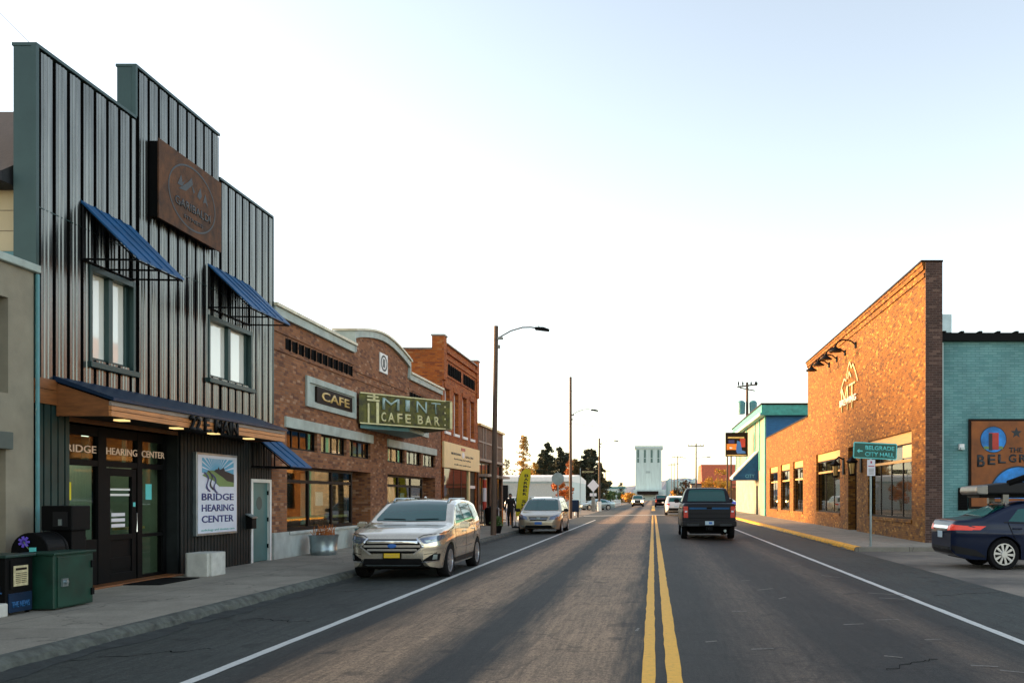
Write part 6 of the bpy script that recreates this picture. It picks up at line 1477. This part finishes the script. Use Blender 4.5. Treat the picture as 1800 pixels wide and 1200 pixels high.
mb = MB(); mb.lathe([(.33, GL), (.38, .9), (.34, 1.0), (.15, 1.1)], (-8.85, 49.9, 0), 'z', 20); mb.build('bin_body', 'black', bn, smooth=True)

# lamp posts on the left
def lamp(label, x, y, top, arm_z, reach, r0=.115, wood=True, dark='wood_pole', lean=0):
    t = thing('street_lamp', label, 'street lamp', (x, y, GL), 'street lamps on wooden poles')
    mb = MB(); mb.tube([(x, y, -.1), (x + lean * .5, y, top * .5), (x + lean, y, top)], r0, 12, r2=r0 * .78); mb.build('pole', dark, t, smooth=True)
    xx = x + lean * .9
    mb = MB(); mb.tube([(xx + .08, y, arm_z), (xx + reach * .35, y, arm_z + .30), (xx + reach * .62, y, arm_z + .44), (xx + reach * .82, y, arm_z + .45), (xx + reach, y, arm_z + .40)], .032, 8)
    mb.box(xx + .06, xx + .30, y - .06, y + .06, arm_z - .06, arm_z + .04); mb.box(xx + .06, xx + .18, y - .05, y + .05, arm_z - .42, arm_z - .28); mb.build('arm', 'lamp_grey', t)
    hx = xx + reach
    mb = MB(); mb.prism([(hx - .15, y - .11, arm_z + .34), (hx + .42, y - .11, arm_z + .27), (hx + .45, y - .11, arm_z + .36), (hx + .2, y - .11, arm_z + .45), (hx - .15, y - .11, arm_z + .45)], (0, .22, 0)); hd = mb.build('lamp_head', 'black', t, bevel=.02)
    mb = MB(); mb.lathe([(.035, arm_z + .45), (.035, arm_z + .55)], (hx, y, 0), 'z', 8); mb.build('photocell', 'galv', hd)
    return t
lamp('tall wooden street lamp standing at the kerb behind the pale gold suv', -6.55, 37.3, 8.6, 8.10, 1.75, lean=.12)
lamp('slimmer street lamp pole behind the minivan with a lower arm', -6.5, 71.7, 11.05, 8.05, 1.75, r0=.13)
lamp('third street lamp pole with white painted foot near the railings', -6.5, 110, 8.7, 8.0, 1.9, r0=.14)
pb = MB(); pb.lathe([(.26, -.1), (.26, 1.0), (.2, 1.05)], (-6.5, 109.9, 0), 'z', 14); o = pb.build('bollard_sleeve', 'white', None, smooth=True); tag(o, 'white sleeve round the foot of the third lamp pole', 'bollard')
gb = thing('kerb_flower_pot', 'low dark pot of green weeds at the foot of the nearest street lamp', 'plant pot', (-6.9, 38.5, GL))
mb = MB(); mb.lathe([(.18, GL), (.26, .36), (.2, .34)], (-6.2 - .55, 39.2, 0), 'z', 14); mb.build('pot', 'black', gb, smooth=True)
mb = MB(); random.seed(8)
for k in range(70):
    a = random.uniform(0, 6.28); r_ = random.uniform(0, .25); c = Vector((-6.75 + r_ * math.cos(a), 39.2 + r_ * math.sin(a), .36 + random.uniform(0, .4))); d = Vector((random.uniform(-1, 1), random.uniform(-1, 1), random.uniform(.2, 1))).normalized()
    mb.obox(c, d, d.orthogonal(), d.cross(d.orthogonal()), .07, .03, .002)
mb.build('leaves', 'foil_green', gb)

# feather flag
ff = thing('feather_flag', 'tall yellow feather flag with black lettering standing by the minivan', 'flag', (-6.7, 46, GL))
mb = MB(); mb.tube([(-6.95, 46, GL), (-6.9, 46, 1.6), (-6.78, 46, 2.6), (-6.55, 46, 3.05)], .018, 6); mb.lathe([(.2, GL), (.2, GL + .05), (.03, GL + .12)], (-6.95, 46, 0), 'z', 12); mb.build('pole', 'black', ff)
fp = [(-6.93, .62), (-6.35, .62), (-6.33, 1.2), (-6.30, 1.7), (-6.24, 2.2), (-6.18, 2.6), (-6.2, 3.0), (-6.45, 3.03), (-6.66, 2.85), (-6.78, 2.5), (-6.86, 1.9), (-6.90, 1.3)]
mb = MB(); mb.prism([(x, 45.97, z) for x, z in fp], (0, .012, 0)); mb.build('flag_cloth', 'sign_yellow', ff)
for i, ch in enumerate('BARBER SHOP'):
    if ch == ' ': continue
    z = 2.68 - i * .185; x = -6.60 + (z - .62) * .10 - .10
    lettering(ch, (x, 45.97, z - .07), .20, .14, 'dark_ink', ff, face='F', bold=.03, ext=.004)

# signs seen from behind and street signs
def sign_post(name, label, cat, x, y, h, r=.03): 
    t = thing(name, label, cat, (x, y, GL)); mb = MB(); mb.box(x - r, x + r, y - r, y + r, -.1, h); mb.build('post', 'galv', t); return t
t = sign_post('stop_sign', 'back of an octagonal stop sign on a grey post above the minivan', 'road sign', -5.9, 56.5, 3.1, .045)
mb = MB(); mb.prism([(-5.9 + .40 * math.cos(R(22.5 + 45 * k)), 56.4, 2.72 + .40 * math.sin(R(22.5 + 45 * k))) for k in range(8)], (0, .012, 0)); mb.build('sign_panel', 'galv', t)
mb = MB(); mb.box(-5.93, -5.87, 56.45, 56.5, 2.1, 3.15); mb.build('sign_bracket', 'galv', t)
t = sign_post('diamond_sign', 'pale diamond shaped sign with small plates below on a thick post', 'road sign', -7.1, 108, 3.4, .07)
mb = MB(); mb.prism([(-7.1, 107.9, 2.2), (-6.4, 107.9, 2.95), (-7.1, 107.9, 3.7), (-7.8, 107.9, 2.95)], (0, .02, 0)); mb.build('sign_panel', 'sign_white', t)
mb = MB(); mb.box(-7.5, -7.15, 107.9, 107.93, 1.7, 2.05); mb.build('sign_plate', 'sign_white', t)
mb = MB(); mb.box(-7.05, -6.7, 107.9, 107.93, 1.7, 2.05); mb.build('sign_plate', 'sign_white', t)
mb = MB(); mb.box(-7.3, -6.9, 107.7, 108.2, -.1, 1.6); mb.build('control_box', 'lamp_grey', t)
t = sign_post('street_name_sign', 'dark street name board high on a thin post behind the second lamp pole', 'road sign', -7.6, 95, 4.6, .03)
mb = MB(); mb.box(-7.55, -6.0, 94.95, 94.99, 4.0, 4.45); mb.build('name_board', 'brown_board', t)
lettering('BROADWAY', (-7.4, 94.95, 4.12), 1.25, .2, 'mint_cream', t, face='F')
t = thing('blue_mailbox', 'dark blue mail collection box beside the second lamp pole', 'mailbox', (-7.0, 80, GL))
mb = MB(); mb.box(-7.0, -6.2, 76, 76.7, .35, 1.35); mb.build('box', 'navy_dark', t, bevel=.08)
mb = MB(); 
for q in ((-6.9, 76.1), (-6.3, 76.1), (-6.9, 76.6), (-6.3, 76.6)): mb.box(q[0] - .04, q[0] + .04, q[1] - .04, q[1] + .04, -.1, .36)
mb.build('legs', 'black', t)
# white railings
def railing(x0, x1, y0, y1, n, label):
    t = thing('white_railing', label, 'railing', (x0, y0, -.1), 'white pipe railings along the left road edge')
    mb = MB(); 
    for z in (.45, .95): mb.tube([(x0, y0, z), (x1, y1, z)], .05, 6)
    mb.build('rail', 'white', t)
    for k in range(n + 1):
        f = k / n; x, y = x0 + (x1 - x0) * f, y0 + (y1 - y0) * f
        mb = MB(); mb.box(x - .07, x + .07, y - .07, y + .07, -.12, 1.05); mb.build('post', 'white', t)
railing(-6.8, -6.8, 112, 142, 6, 'nearest white pipe railing beside the road past the third lamp')
railing(-6.8, -6.8, 150, 190, 7, 'white pipe railing farther along the left road edge')
railing(-6.9, -14.0, 140, 141, 4, 'white pipe railing turning away from the road to the left')
for k, (x, y) in enumerate(((-8.6, 84), (-7.2, 84), (-9.2, 62.5))):
    bo = MB(); bo.lathe([(.09, -.1), (.09, .85), (.03, .92)], (x, y, 0), 'z', 12); o = bo.build('bollard', 'white', None, smooth=True)
    tag(o, ('thin white bollard left of its pair past the cross street', 'thin white bollard on the right of the pair by the road', 'white bollard at the pavement end near the brown shop')[k], 'bollard')
# low barrier of small flags / planters beside the person
t = thing('pavement_barrier', 'low striped cafe barrier of posts and panels beside the walking person', 'barrier', (-8.6, 52, GL))
for k in range(6):
    mb = MB(); x = -8.9 + k * .22; mb.box(x, x + .05, 51.0, 51.05, GL, 1.0); mb.build('post', 'sign_white' if k % 2 else 'orange_paint', t)
mb = MB(); mb.box(-8.9, -7.75, 51.02, 51.04, .85, .92); mb.box(-8.9, -7.75, 51.02, 51.04, .3, .35); mb.build('rail', 'wood_grey', t)

# ------------------------------------------------------------------ right side road sign
t = thing('city_hall_sign', 'green road sign reading BELGRADE CITY HALL on a grey post at the yellow kerb end', 'road sign', (6.85, 28.7, GL))
mb = MB(); mb.tube([(6.87, 28.75, -.05), (6.87, 28.75, 3.3)], .035, 10); mb.build('post', 'galv', t, smooth=True)
tilt = R(-2.2)
def rot(mbx, c):
    for v in mbx.bm.verts:
        d = v.co - Vector(c); v.co = Vector(c) + Matrix.Rotation(tilt, 3, 'Y') @ d * 1
cc = (7.0, 28.7, 3.03); tilt = R(2.6)
mb = MB(); pts = []
x0, x1, z0, z1, rr = 6.31, 7.69, 2.80, 3.31, .05
for (cx_, cz_, a0) in ((x1 - rr, z1 - rr, 0), (x0 + rr, z1 - rr, 90), (x0 + rr, z0 + rr, 180), (x1 - rr, z0 + rr, 270)):
    for a in range(0, 91, 30): pts.append((cx_ + rr * math.cos(R(a0 + a)), 28.70, cz_ + rr * math.sin(R(a0 + a))))
mb.prism(pts, (0, .012, 0)); rot(mb, cc); mb.build('sign_panel', 'sign_cyan', t)
mb = MB(); mb.box(x0 + .035, x1 - .035, 28.690, 28.699, z0 + .035, z1 - .035); rot(mb, cc); mb.build('green_face', 'sign_green', t)
o1 = lettering('BELGRADE', (6.68, 28.69, 3.075), .92, .135, 'sign_cyan', t, face='F', ext=.006, bold=.02)
o2 = lettering('CITY HALL', (6.68, 28.69, 2.875), .92, .135, 'sign_cyan', t, face='F', ext=.006, bold=.02)
mb = MB(); mb.prism([(6.42, 28.689, 3.03), (6.50, 28.689, 3.10), (6.50, 28.689, 3.05), (6.60, 28.689, 3.05), (6.60, 28.689, 3.01), (6.50, 28.689, 3.01), (6.50, 28.689, 2.96)], (0, -.006, 0)); o3 = mb.build('arrow', 'sign_cyan', t)
base = Vector((6.85, 28.7, GL))
for o in (o1, o2, o3):
    for v in o.data.vertices:
        d = v.co + base - Vector(cc); v.co = Vector(cc) + Matrix.Rotation(tilt, 3, 'Y') @ d - base
mb = MB(); mb.box(6.75, 7.0, 28.69, 28.705, 2.27, 2.775); sm = mb.build('small_sign_plate', 'sign_white', t)
mb = MB(); mb.box(6.85, 6.90, 28.684, 28.689, 2.66, 2.73); mb.box(6.78, 6.97, 28.684, 28.689, 2.56, 2.585); mb.build('red_print', 'sign_red', sm)
mb = MB(); 
for k in range(5): mb.box(6.79, 6.96, 28.684, 28.689, 2.32 + k * .04, 2.335 + k * .04)
mb.build('small_print', 'lamp_grey', sm)

# ------------------------------------------------------------------ poles and wires
def tpole(label, x, y, h, arm=1.7, lampz=None):
    t = thing('utility_pole', label, 'utility pole', (x, y, -.1), 'power poles along the right of the road')
    mb = MB(); mb.tube([(x, y, -.2), (x, y, h)], .17, 10, r2=.13); mb.build('pole', 'wood_pole', t, smooth=True)
    mb = MB(); mb.box(x - arm, x + arm, y - .08, y + .08, h - .65, h - .45); mb.build('crossarm', 'wood_pole', t)
    for k in (-1, -.55, .55, 1):
        mb = MB(); mb.lathe([(.05, h - .45), (.08, h - .3), (.03, h - .2)], (x + k * arm * .95, y, 0), 'z', 8); mb.build('insulator', 'lamp_grey', t)
    if lampz:
        mb = MB(); mb.tube([(x, y, lampz), (x + 1.2, y, lampz + .3), (x + 2.2, y, lampz + .3)], .05, 6); mb.build('lamp_arm', 'lamp_grey', t)
        mb = MB(); mb.box(x + 2.1, x + 2.9, y - .15, y + .15, lampz + .2, lampz + .4); mb.build('lamp_head', 'lamp_grey', t, bevel=.04)
    return t
tpole('nearest T shaped power pole right of the road beyond the pickup', 8.55, 181, 12.3, 1.6, 9.2)
tpole('second T shaped power pole, thinner, left of the nearest one', 8.6, 320, 16.1, 2.0, 15)
tpole('third power pole in the far right row', 8.8, 380, 16.0, 2.0)
tpole('fourth power pole in the far right row near the elevator silos', 9, 440, 17.5, 2.0)
tpole('power pole with small lamp standing left of the road near the hills', -22, 420, 14, 2.0, 12)
t = thing('transformer_pole', 'dark utility pole with two green transformer cans rising above the teal trimmed building', 'utility pole', (10.75, 104, 0))
px_ = 10.75
mb = MB(); mb.tube([(px_, 104, -.2), (px_, 104, 14.7)], .20, 10, r2=.15); mb.build('pole', 'wood_pole', t, smooth=True)
for s in (-1, 1):
    mb = MB(); mb.lathe([(.05, 11.0), (.42, 11.05), (.46, 12.35), (.3, 12.55), (.1, 12.6)], (px_ + s * .68, 103.9, 0), 'z', 16); mb.build('transformer_can', 'teal_metal', t, smooth=True)
mb = MB(); mb.obox((px_, 104, 14.3), Vector((1, 0, .12)).normalized(), (0, 1, 0), Vector((-.12, 0, 1)).normalized(), 1.15, .07, .08); mb.obox((px_, 104, 13.9), Vector((1, 0, -.2)).normalized(), (0, 1, 0), Vector((.2, 0, 1)).normalized(), .9, .07, .06); mb.build('crossarm', 'wood_pole', t)
for dx in (-1.0, -.5, .45, .95, 1.1):
    mb = MB(); mb.lathe([(.05, 14.3), (.11, 14.55), (.04, 14.8)], (px_ + dx, 104, 0), 'z', 8); mb.build('insulator', 'black', t)
def wire(p, q, sag, label, r=.012):
    mb = MB(); p, q = Vector(p), Vector(q)
    mb.tube([p.lerp(q, i / 24) - Vector((0, 0, sag * 4 * (i / 24) * (1 - i / 24))) for i in range(25)], r, 4, cap=False)
    tag(mb.build('overhead_wire', 'wire', None), label, 'cable')
wire((-6.5, 71.7, 7.4), (10.75, 104, 9.6), .6, 'overhead wire crossing the road from the second lamp pole to the transformer pole', .022)
wire((-9.6, 56, 5.7), (-6.5, 71.7, 7.4), .25, 'overhead wire from the brown shop roof to the second lamp pole', .014)
wire((-6.4, 37.3, 7.2), (-6.5, 71.7, 9.0), .5, 'overhead wire between the first and second lamp poles', .010)
wire((-6.5, 71.7, 10.2), (-6.5, 110, 8.3), .5, 'overhead wire between the second and third lamp poles', .012)
for i, dx in enumerate((-1.5, 1.5)): wire((8.55 + dx, 181, 12), (8.6 + dx, 320, 15.8), 1.5, ('left', 'right')[i] + ' overhead wire of the far power pole row', .03)
wire((-12, 13, 11.2), (-9.8, 22, 7.5), .1, 'thin cable above the stepped metal roof at top left', .006)

# ------------------------------------------------------------------ person
def person(x, y, z0, rz):
    t = thing('person', 'person in black clothes walking on the left pavement between the lamp post and the flag', 'person', (0, 0, 0))
    J = {'pelvis': (0, 0, .93, .145), 'waist': (0, .01, 1.08, .135), 'chest': (0, .0, 1.28, .16), 'neckb': (0, .0, 1.44, .09), 'neck': (0, -.01, 1.50, .058), 'head': (0, -.03, 1.60, .085), 'crown': (0, -.02, 1.70, .075),
         'shL': (.17, 0, 1.41, .075), 'elL': (.25, .05, 1.13, .05), 'wrL': (.25, -.08, .90, .034), 'haL': (.24, -.12, .84, .036),
         'shR': (-.17, 0, 1.41, .075), 'elR': (-.25, .06, 1.13, .05), 'wrR': (-.26, .02, .88, .034), 'haR': (-.26, .0, .81, .036),
         'hiL': (.09, 0, .88, .11), 'knL': (.10, -.14, .50, .07), 'anL': (.09, -.12, .10, .048), 'toL': (.10, -.27, .045, .04),
         'hiR': (-.09, 0, .88, .11), 'knR': (-.10, .03, .50, .07), 'anR': (-.09, .22, .14, .048), 'toR': (-.10, .12, .045, .04)}
    E = [('pelvis', 'waist'), ('waist', 'chest'), ('chest', 'neckb'), ('neckb', 'neck'), ('neck', 'head'), ('head', 'crown'), ('chest', 'shL'), ('shL', 'elL'), ('elL', 'wrL'), ('wrL', 'haL'), ('chest', 'shR'), ('shR', 'elR'), ('elR', 'wrR'), ('wrR', 'haR'), ('pelvis', 'hiL'), ('hiL', 'knL'), ('knL', 'anL'), ('anL', 'toL'), ('pelvis', 'hiR'), ('hiR', 'knR'), ('knR', 'anR'), ('anR', 'toR')]
    V = [v[:3] for v in J.values()]; rad = [v[3] for v in J.values()]; names = list(J)
    ed = [(names.index(a), names.index(b_)) for a, b_ in E]
    for s, h, w_ in ((1, 'haL', 'wrL'), (-1, 'haR', 'wrR')):
        hx, hy, hz, _ = J[h]
        for k in range(4):
            i0 = len(V); V += [(hx, hy - .03 + k * .02, hz - .055), (hx - s * .006, hy - .033 + k * .021, hz - .095 + (.008 if k in (0, 3) else 0))]; rad += [.010, .008]; ed += [(names.index(h), i0), (i0, i0 + 1)]
        i0 = len(V); V += [(hx - s * .015, hy - .05, hz - .02), (hx - s * .015, hy - .06, hz - .055)]; rad += [.012, .009]; ed += [(names.index(h), i0), (i0, i0 + 1)]
    me = bpy.data.meshes.new('body'); me.from_pydata(V, ed, []); o = bpy.data.objects.new('body', me); COL.objects.link(o); o.parent = t
    sk_ = o.modifiers.new('skin', 'SKIN'); sk_.use_smooth_shade = True; o.modifiers.new('sub', 'SUBSURF').levels = 1; o.modifiers['sub'].render_levels = 1
    for i, r_ in enumerate(rad): me.skin_vertices[0].data[i].radius = (r_, r_ * (.8 if i in (1, 2) else 1))
    for v in me.skin_vertices[0].data: v.use_root = False
    me.skin_vertices[0].data[0].use_root = True
    me.materials.append(M['cloth_black'])
    mb = MB(); bmesh.ops.create_uvsphere(mb.bm, u_segments=14, v_segments=10, radius=.088)
    for v in mb.bm.verts: v.co = Vector((v.co.x * .88, v.co.y * 1.0 - .035, v.co.z * 1.25 + 1.62))
    mb.obox((0, -.125, 1.61), (1, 0, 0), (0, 0, 1), (0, 1, 0), .012, .02, .014)
    for s in (-1, 1): mb.obox((s * .08, -.03, 1.62), (1, 0, 0), (0, 0, 1), (0, 1, 0), .01, .025, .015)
    mb.build('face', 'skin', t, smooth=True)
    mb = MB(); bmesh.ops.create_uvsphere(mb.bm, u_segments=14, v_segments=10, radius=.1)
    for v in mb.bm.verts: v.co = Vector((v.co.x * .9, v.co.y * 1.0 - .015, max(v.co.z, -.03 if v.co.y > 0 else .02) * 1.1 + 1.65))
    mb.build('hair', 'hair', t, smooth=True)
    mb = MB(); 
    for s in (-1, 1): mb.box(s * .03 - .012, s * .03 + .012, -.122, -.115, 1.635, 1.645)
    mb.box(-.022, .022, -.122, -.115, 1.565, 1.572); mb.build('eyes_and_mouth', 'dark_ink', t)
    mb = MB(); mb.lathe([(.16, .80), (.165, 1.0), (.16, 1.2), (.19, 1.36), (.12, 1.45)], (0, 0, 0), 'z', 16)
    for v in mb.bm.verts: v.co.y *= .72
    mb.build('jacket', 'cloth_black', t, smooth=True)
    t.location = (x, y, z0); t.rotation_euler = (0, 0, rz); return t
person(-7.45, 47.5, GL - .005, R(8))
# ------------------------------------------------------------------ trees
def conifer(label, x, y, h, r, seed, mat='foil_dark', name='conifer', n=1500, leaf=.42, base=.12, sparse=.0, group=None):
    rnd = random.Random(seed); t = thing(name, label, 'tree', (x, y, -.2), group)
    mb = MB(); mb.tube([(x, y, -.3), (x + rnd.uniform(-.1, .1), y, h * .5), (x, y, h * .96)], r * .07, 8, r2=.03); mb.build('trunk', 'wood_pole', t)
    mb = MB(); nb = int(h * 4.2)
    for b_ in range(nb):
        f = base + (1 - base) * (b_ / nb) ** .9; z = h * f; rr = r * (1 - f) ** .48 * rnd.uniform(.5, 1.15) + .2
        if rnd.random() < sparse: continue
        a = rnd.uniform(0, 6.283); droop = rnd.uniform(-.22, .05)
        m_ = max(3, int(n / nb))
        for k in range(m_):
            u = (k + rnd.random()) / m_; w_ = (1 - u) * .30 * rr + .12
            c = Vector((x + math.cos(a) * rr * u, y + math.sin(a) * rr * u, z + droop * rr * u + rnd.uniform(-.18, .18))) + Vector((rnd.uniform(-w_, w_), rnd.uniform(-w_, w_), rnd.uniform(-.2, .2)))
            d = Vector((rnd.uniform(-1, 1), rnd.uniform(-1, 1), rnd.uniform(-.6, .4))).normalized(); e = d.orthogonal().normalized(); s_ = leaf * rnd.uniform(.45, 1.1)
            e = (e * rnd.uniform(-1, 1) + d.cross(e) * rnd.uniform(-1, 1)).normalized()
            mb.bm.faces.new([mb.bm.verts.new(c + d * s_), mb.bm.verts.new(c + e * s_ * .4), mb.bm.verts.new(c - d * s_ * .8)])
    mb.build('crown', mat, t); return t
def bush(label, x, y, w_, h, seed, mat, name='bush', cat='bush', n=900, leaf=.35, z0=0, trunk=True):
    rnd = random.Random(seed); t = thing(name, label, cat, (x, y, -.2))
    mb = MB()
    for k in range(4):
        a = rnd.uniform(0, 6.28); mb.tube([(x, y, -.3), (x + math.cos(a) * w_ * .12, y + math.sin(a) * w_ * .12, h * .4), (x + math.cos(a) * w_ * .3, y + math.sin(a) * w_ * .3, h * .75)], .09, 6, r2=.03)
    mb.build('trunk', 'wood_pole', t)
    mb = MB(); cl = [(rnd.uniform(-.35, .35) * w_, rnd.uniform(-.3, .3) * w_, rnd.uniform(z0 + .3, .85) * h, rnd.uniform(.14, .26) * min(w_, h * 1.3)) for _ in range(14)]
    for k in range(n):
        c = rnd.choice(cl); v = Vector((rnd.gauss(0, 1), rnd.gauss(0, 1), rnd.gauss(0, .8))).normalized() * c[3] * rnd.random() ** .4
        p = Vector((x + c[0], y + c[1], max(.05, c[2]))) + v
        d = Vector((rnd.gauss(0, 1), rnd.gauss(0, 1), rnd.gauss(0, 1))).normalized(); e = d.orthogonal().normalized(); s_ = leaf * rnd.uniform(.4, 1.1)
        mb.quad(p + d * s_, p + e * s_ * .6, p - d * s_, p - e * s_ * .6)
    mb.build('crown', mat, t); return t
D = 168
def X(px, d=D): return (px - 1148) * d / 1600
def H(py, d=D): return 1.6 + (873 - py) * d / 1600
conifer('tall golden larch, brightest tree left of the dark conifers', X(921), D, H(766), 2.2, 1, 'foil_gold', 'larch_tree', n=2400, leaf=.42, base=.28, sparse=.12)
for k, (px, py, r, m_, lab) in enumerate(((962, 778, 2.4, 'foil_dark', 'dark pointed conifer first in the row right of the golden larch'), (946, 806, 2.0, 'foil_mix', 'shorter brownish conifer between golden larch and the dark row'), (978, 782, 2.3, 'foil_dark', 'dark conifer second in the row over the white shed'),
    (991, 800, 2.2, 'foil_dark', 'dark conifer third in the row just left of the second lamp pole'), (1010, 806, 2.2, 'foil_mix', 'brownish conifer just right of the second lamp pole'), (1026, 786, 2.1, 'foil_dark', 'dark conifer fourth in the row, tall tip right of the lamp pole'), (1042, 790, 2.2, 'foil_dark', 'dark conifer fifth in the row by the street name board'), (1053, 812, 2.0, 'foil_mix', 'last small brownish conifer at the right end of the row'))):
    conifer(lab, X(px), D + (k % 3) * 4, H(py), r * 1.12, 30 + k, m_, n=3200, leaf=.55, base=.02)
for k, (px, py, lab) in enumerate(((955, 790, 'dark conifer behind the first two of the row'), (970, 800, 'low dark conifer filling the gap over the white shed roof'), (1000, 796, 'dark conifer hidden mostly behind the second lamp pole'), (1034, 800, 'dark conifer behind the fourth and fifth of the row'), (1018, 812, 'short dark conifer low behind the row'))):
    conifer(lab, X(px, 185), 185, H(py, 185), 2.9, 80 + k, 'foil_mix' if k % 2 else 'foil_dark', n=2600, leaf=.6, base=.02)
conifer('amber conifer between the golden larch and the dark row', X(938, 160), 160, H(812, 160), 1.9, 51, 'foil_gold', n=1500, leaf=.35, base=.05)
conifer('amber tipped conifer in front of the second lamp pole', X(1001, 160), 160, H(808, 160), 1.6, 52, 'foil_org', n=1500, leaf=.3, base=.05)  # low sun on the needle tips is put into the orange colour
conifer('small brownish conifer at the left beside the brown shop', X(890, 150), 150, H(806, 150), 2.1, 50, 'foil_mix', n=1100, leaf=.3, base=.1)
bush('dark spreading bush under the golden larch', X(905), D + 3, 5.5, H(822), 61, 'foil_mix', n=900)
bush('dark broad shrub behind the white shed roof', X(935), D + 6, 6, H(818), 62, 'foil_dark', n=1300)
bush('orange bush in front of the white shed door', X(988, 110), 110, 2.6, H(842, 110), 63, 'foil_org', n=900, leaf=.22)
bush('dark shrub right of the conifer row by the third lamp', X(1060, 190), 190, 4, H(840, 190), 64, 'foil_dark', n=700)
bush('yellow leaved bush left of the red barn', X(1248, 180), 180, 4.2, H(835, 180), 65, 'foil_yel', n=800, leaf=.3)
bush('yellow tree before the red barn roof', X(1270, 176), 176, 3.6, H(818, 176), 66, 'foil_yel', 'yellow_tree', 'tree', n=900, leaf=.3)
bush('dark bush at the front of the weathered shed', X(1200, 210), 210, 4, H(842, 210), 67, 'foil_dark', n=600)
conifer('small dark spruce in the middle distance left of the road', X(1091, 300), 300, H(848, 300), 2.2, 70, 'foil_dark', n=500, leaf=.5)
bush('olive roadside tree left of the elevator', X(1080, 280), 280, 7, H(862, 280), 71, 'foil_green', 'roadside_tree', 'tree', n=600, leaf=.5)
bush('yellow roadside bush left of the oncoming pickup', X(1106, 240), 240, 4, H(864, 240), 72, 'foil_yel', n=400, leaf=.4)
bush('yellow bush beyond the white crossover', X(1190, 230), 230, 4, H(858, 230), 73, 'foil_yel', n=400, leaf=.4)
# dry scrub beyond the road end
rnd = random.Random(4); mb = MB()
for k in range(5000):
    x = rnd.uniform(-160, 120); y = rnd.uniform(300, 900)
    if -8 < x < 8: continue
    h = rnd.uniform(.5, 2.6) * (1.6 if rnd.random() < .15 else 1); s_ = rnd.uniform(.8, 2.5); d = rnd.uniform(0, 3.14)
    c = Vector((x, y, -.2)); u = Vector((math.cos(d), math.sin(d), 0)) * s_
    mb.bm.faces.new([mb.bm.verts.new(c - u), mb.bm.verts.new(c + u), mb.bm.verts.new(c + u * rnd.uniform(-.4, .4) + Vector((0, 0, h)))])
tag(mb.build('scrub', 'foil_mix', None), kind='stuff')
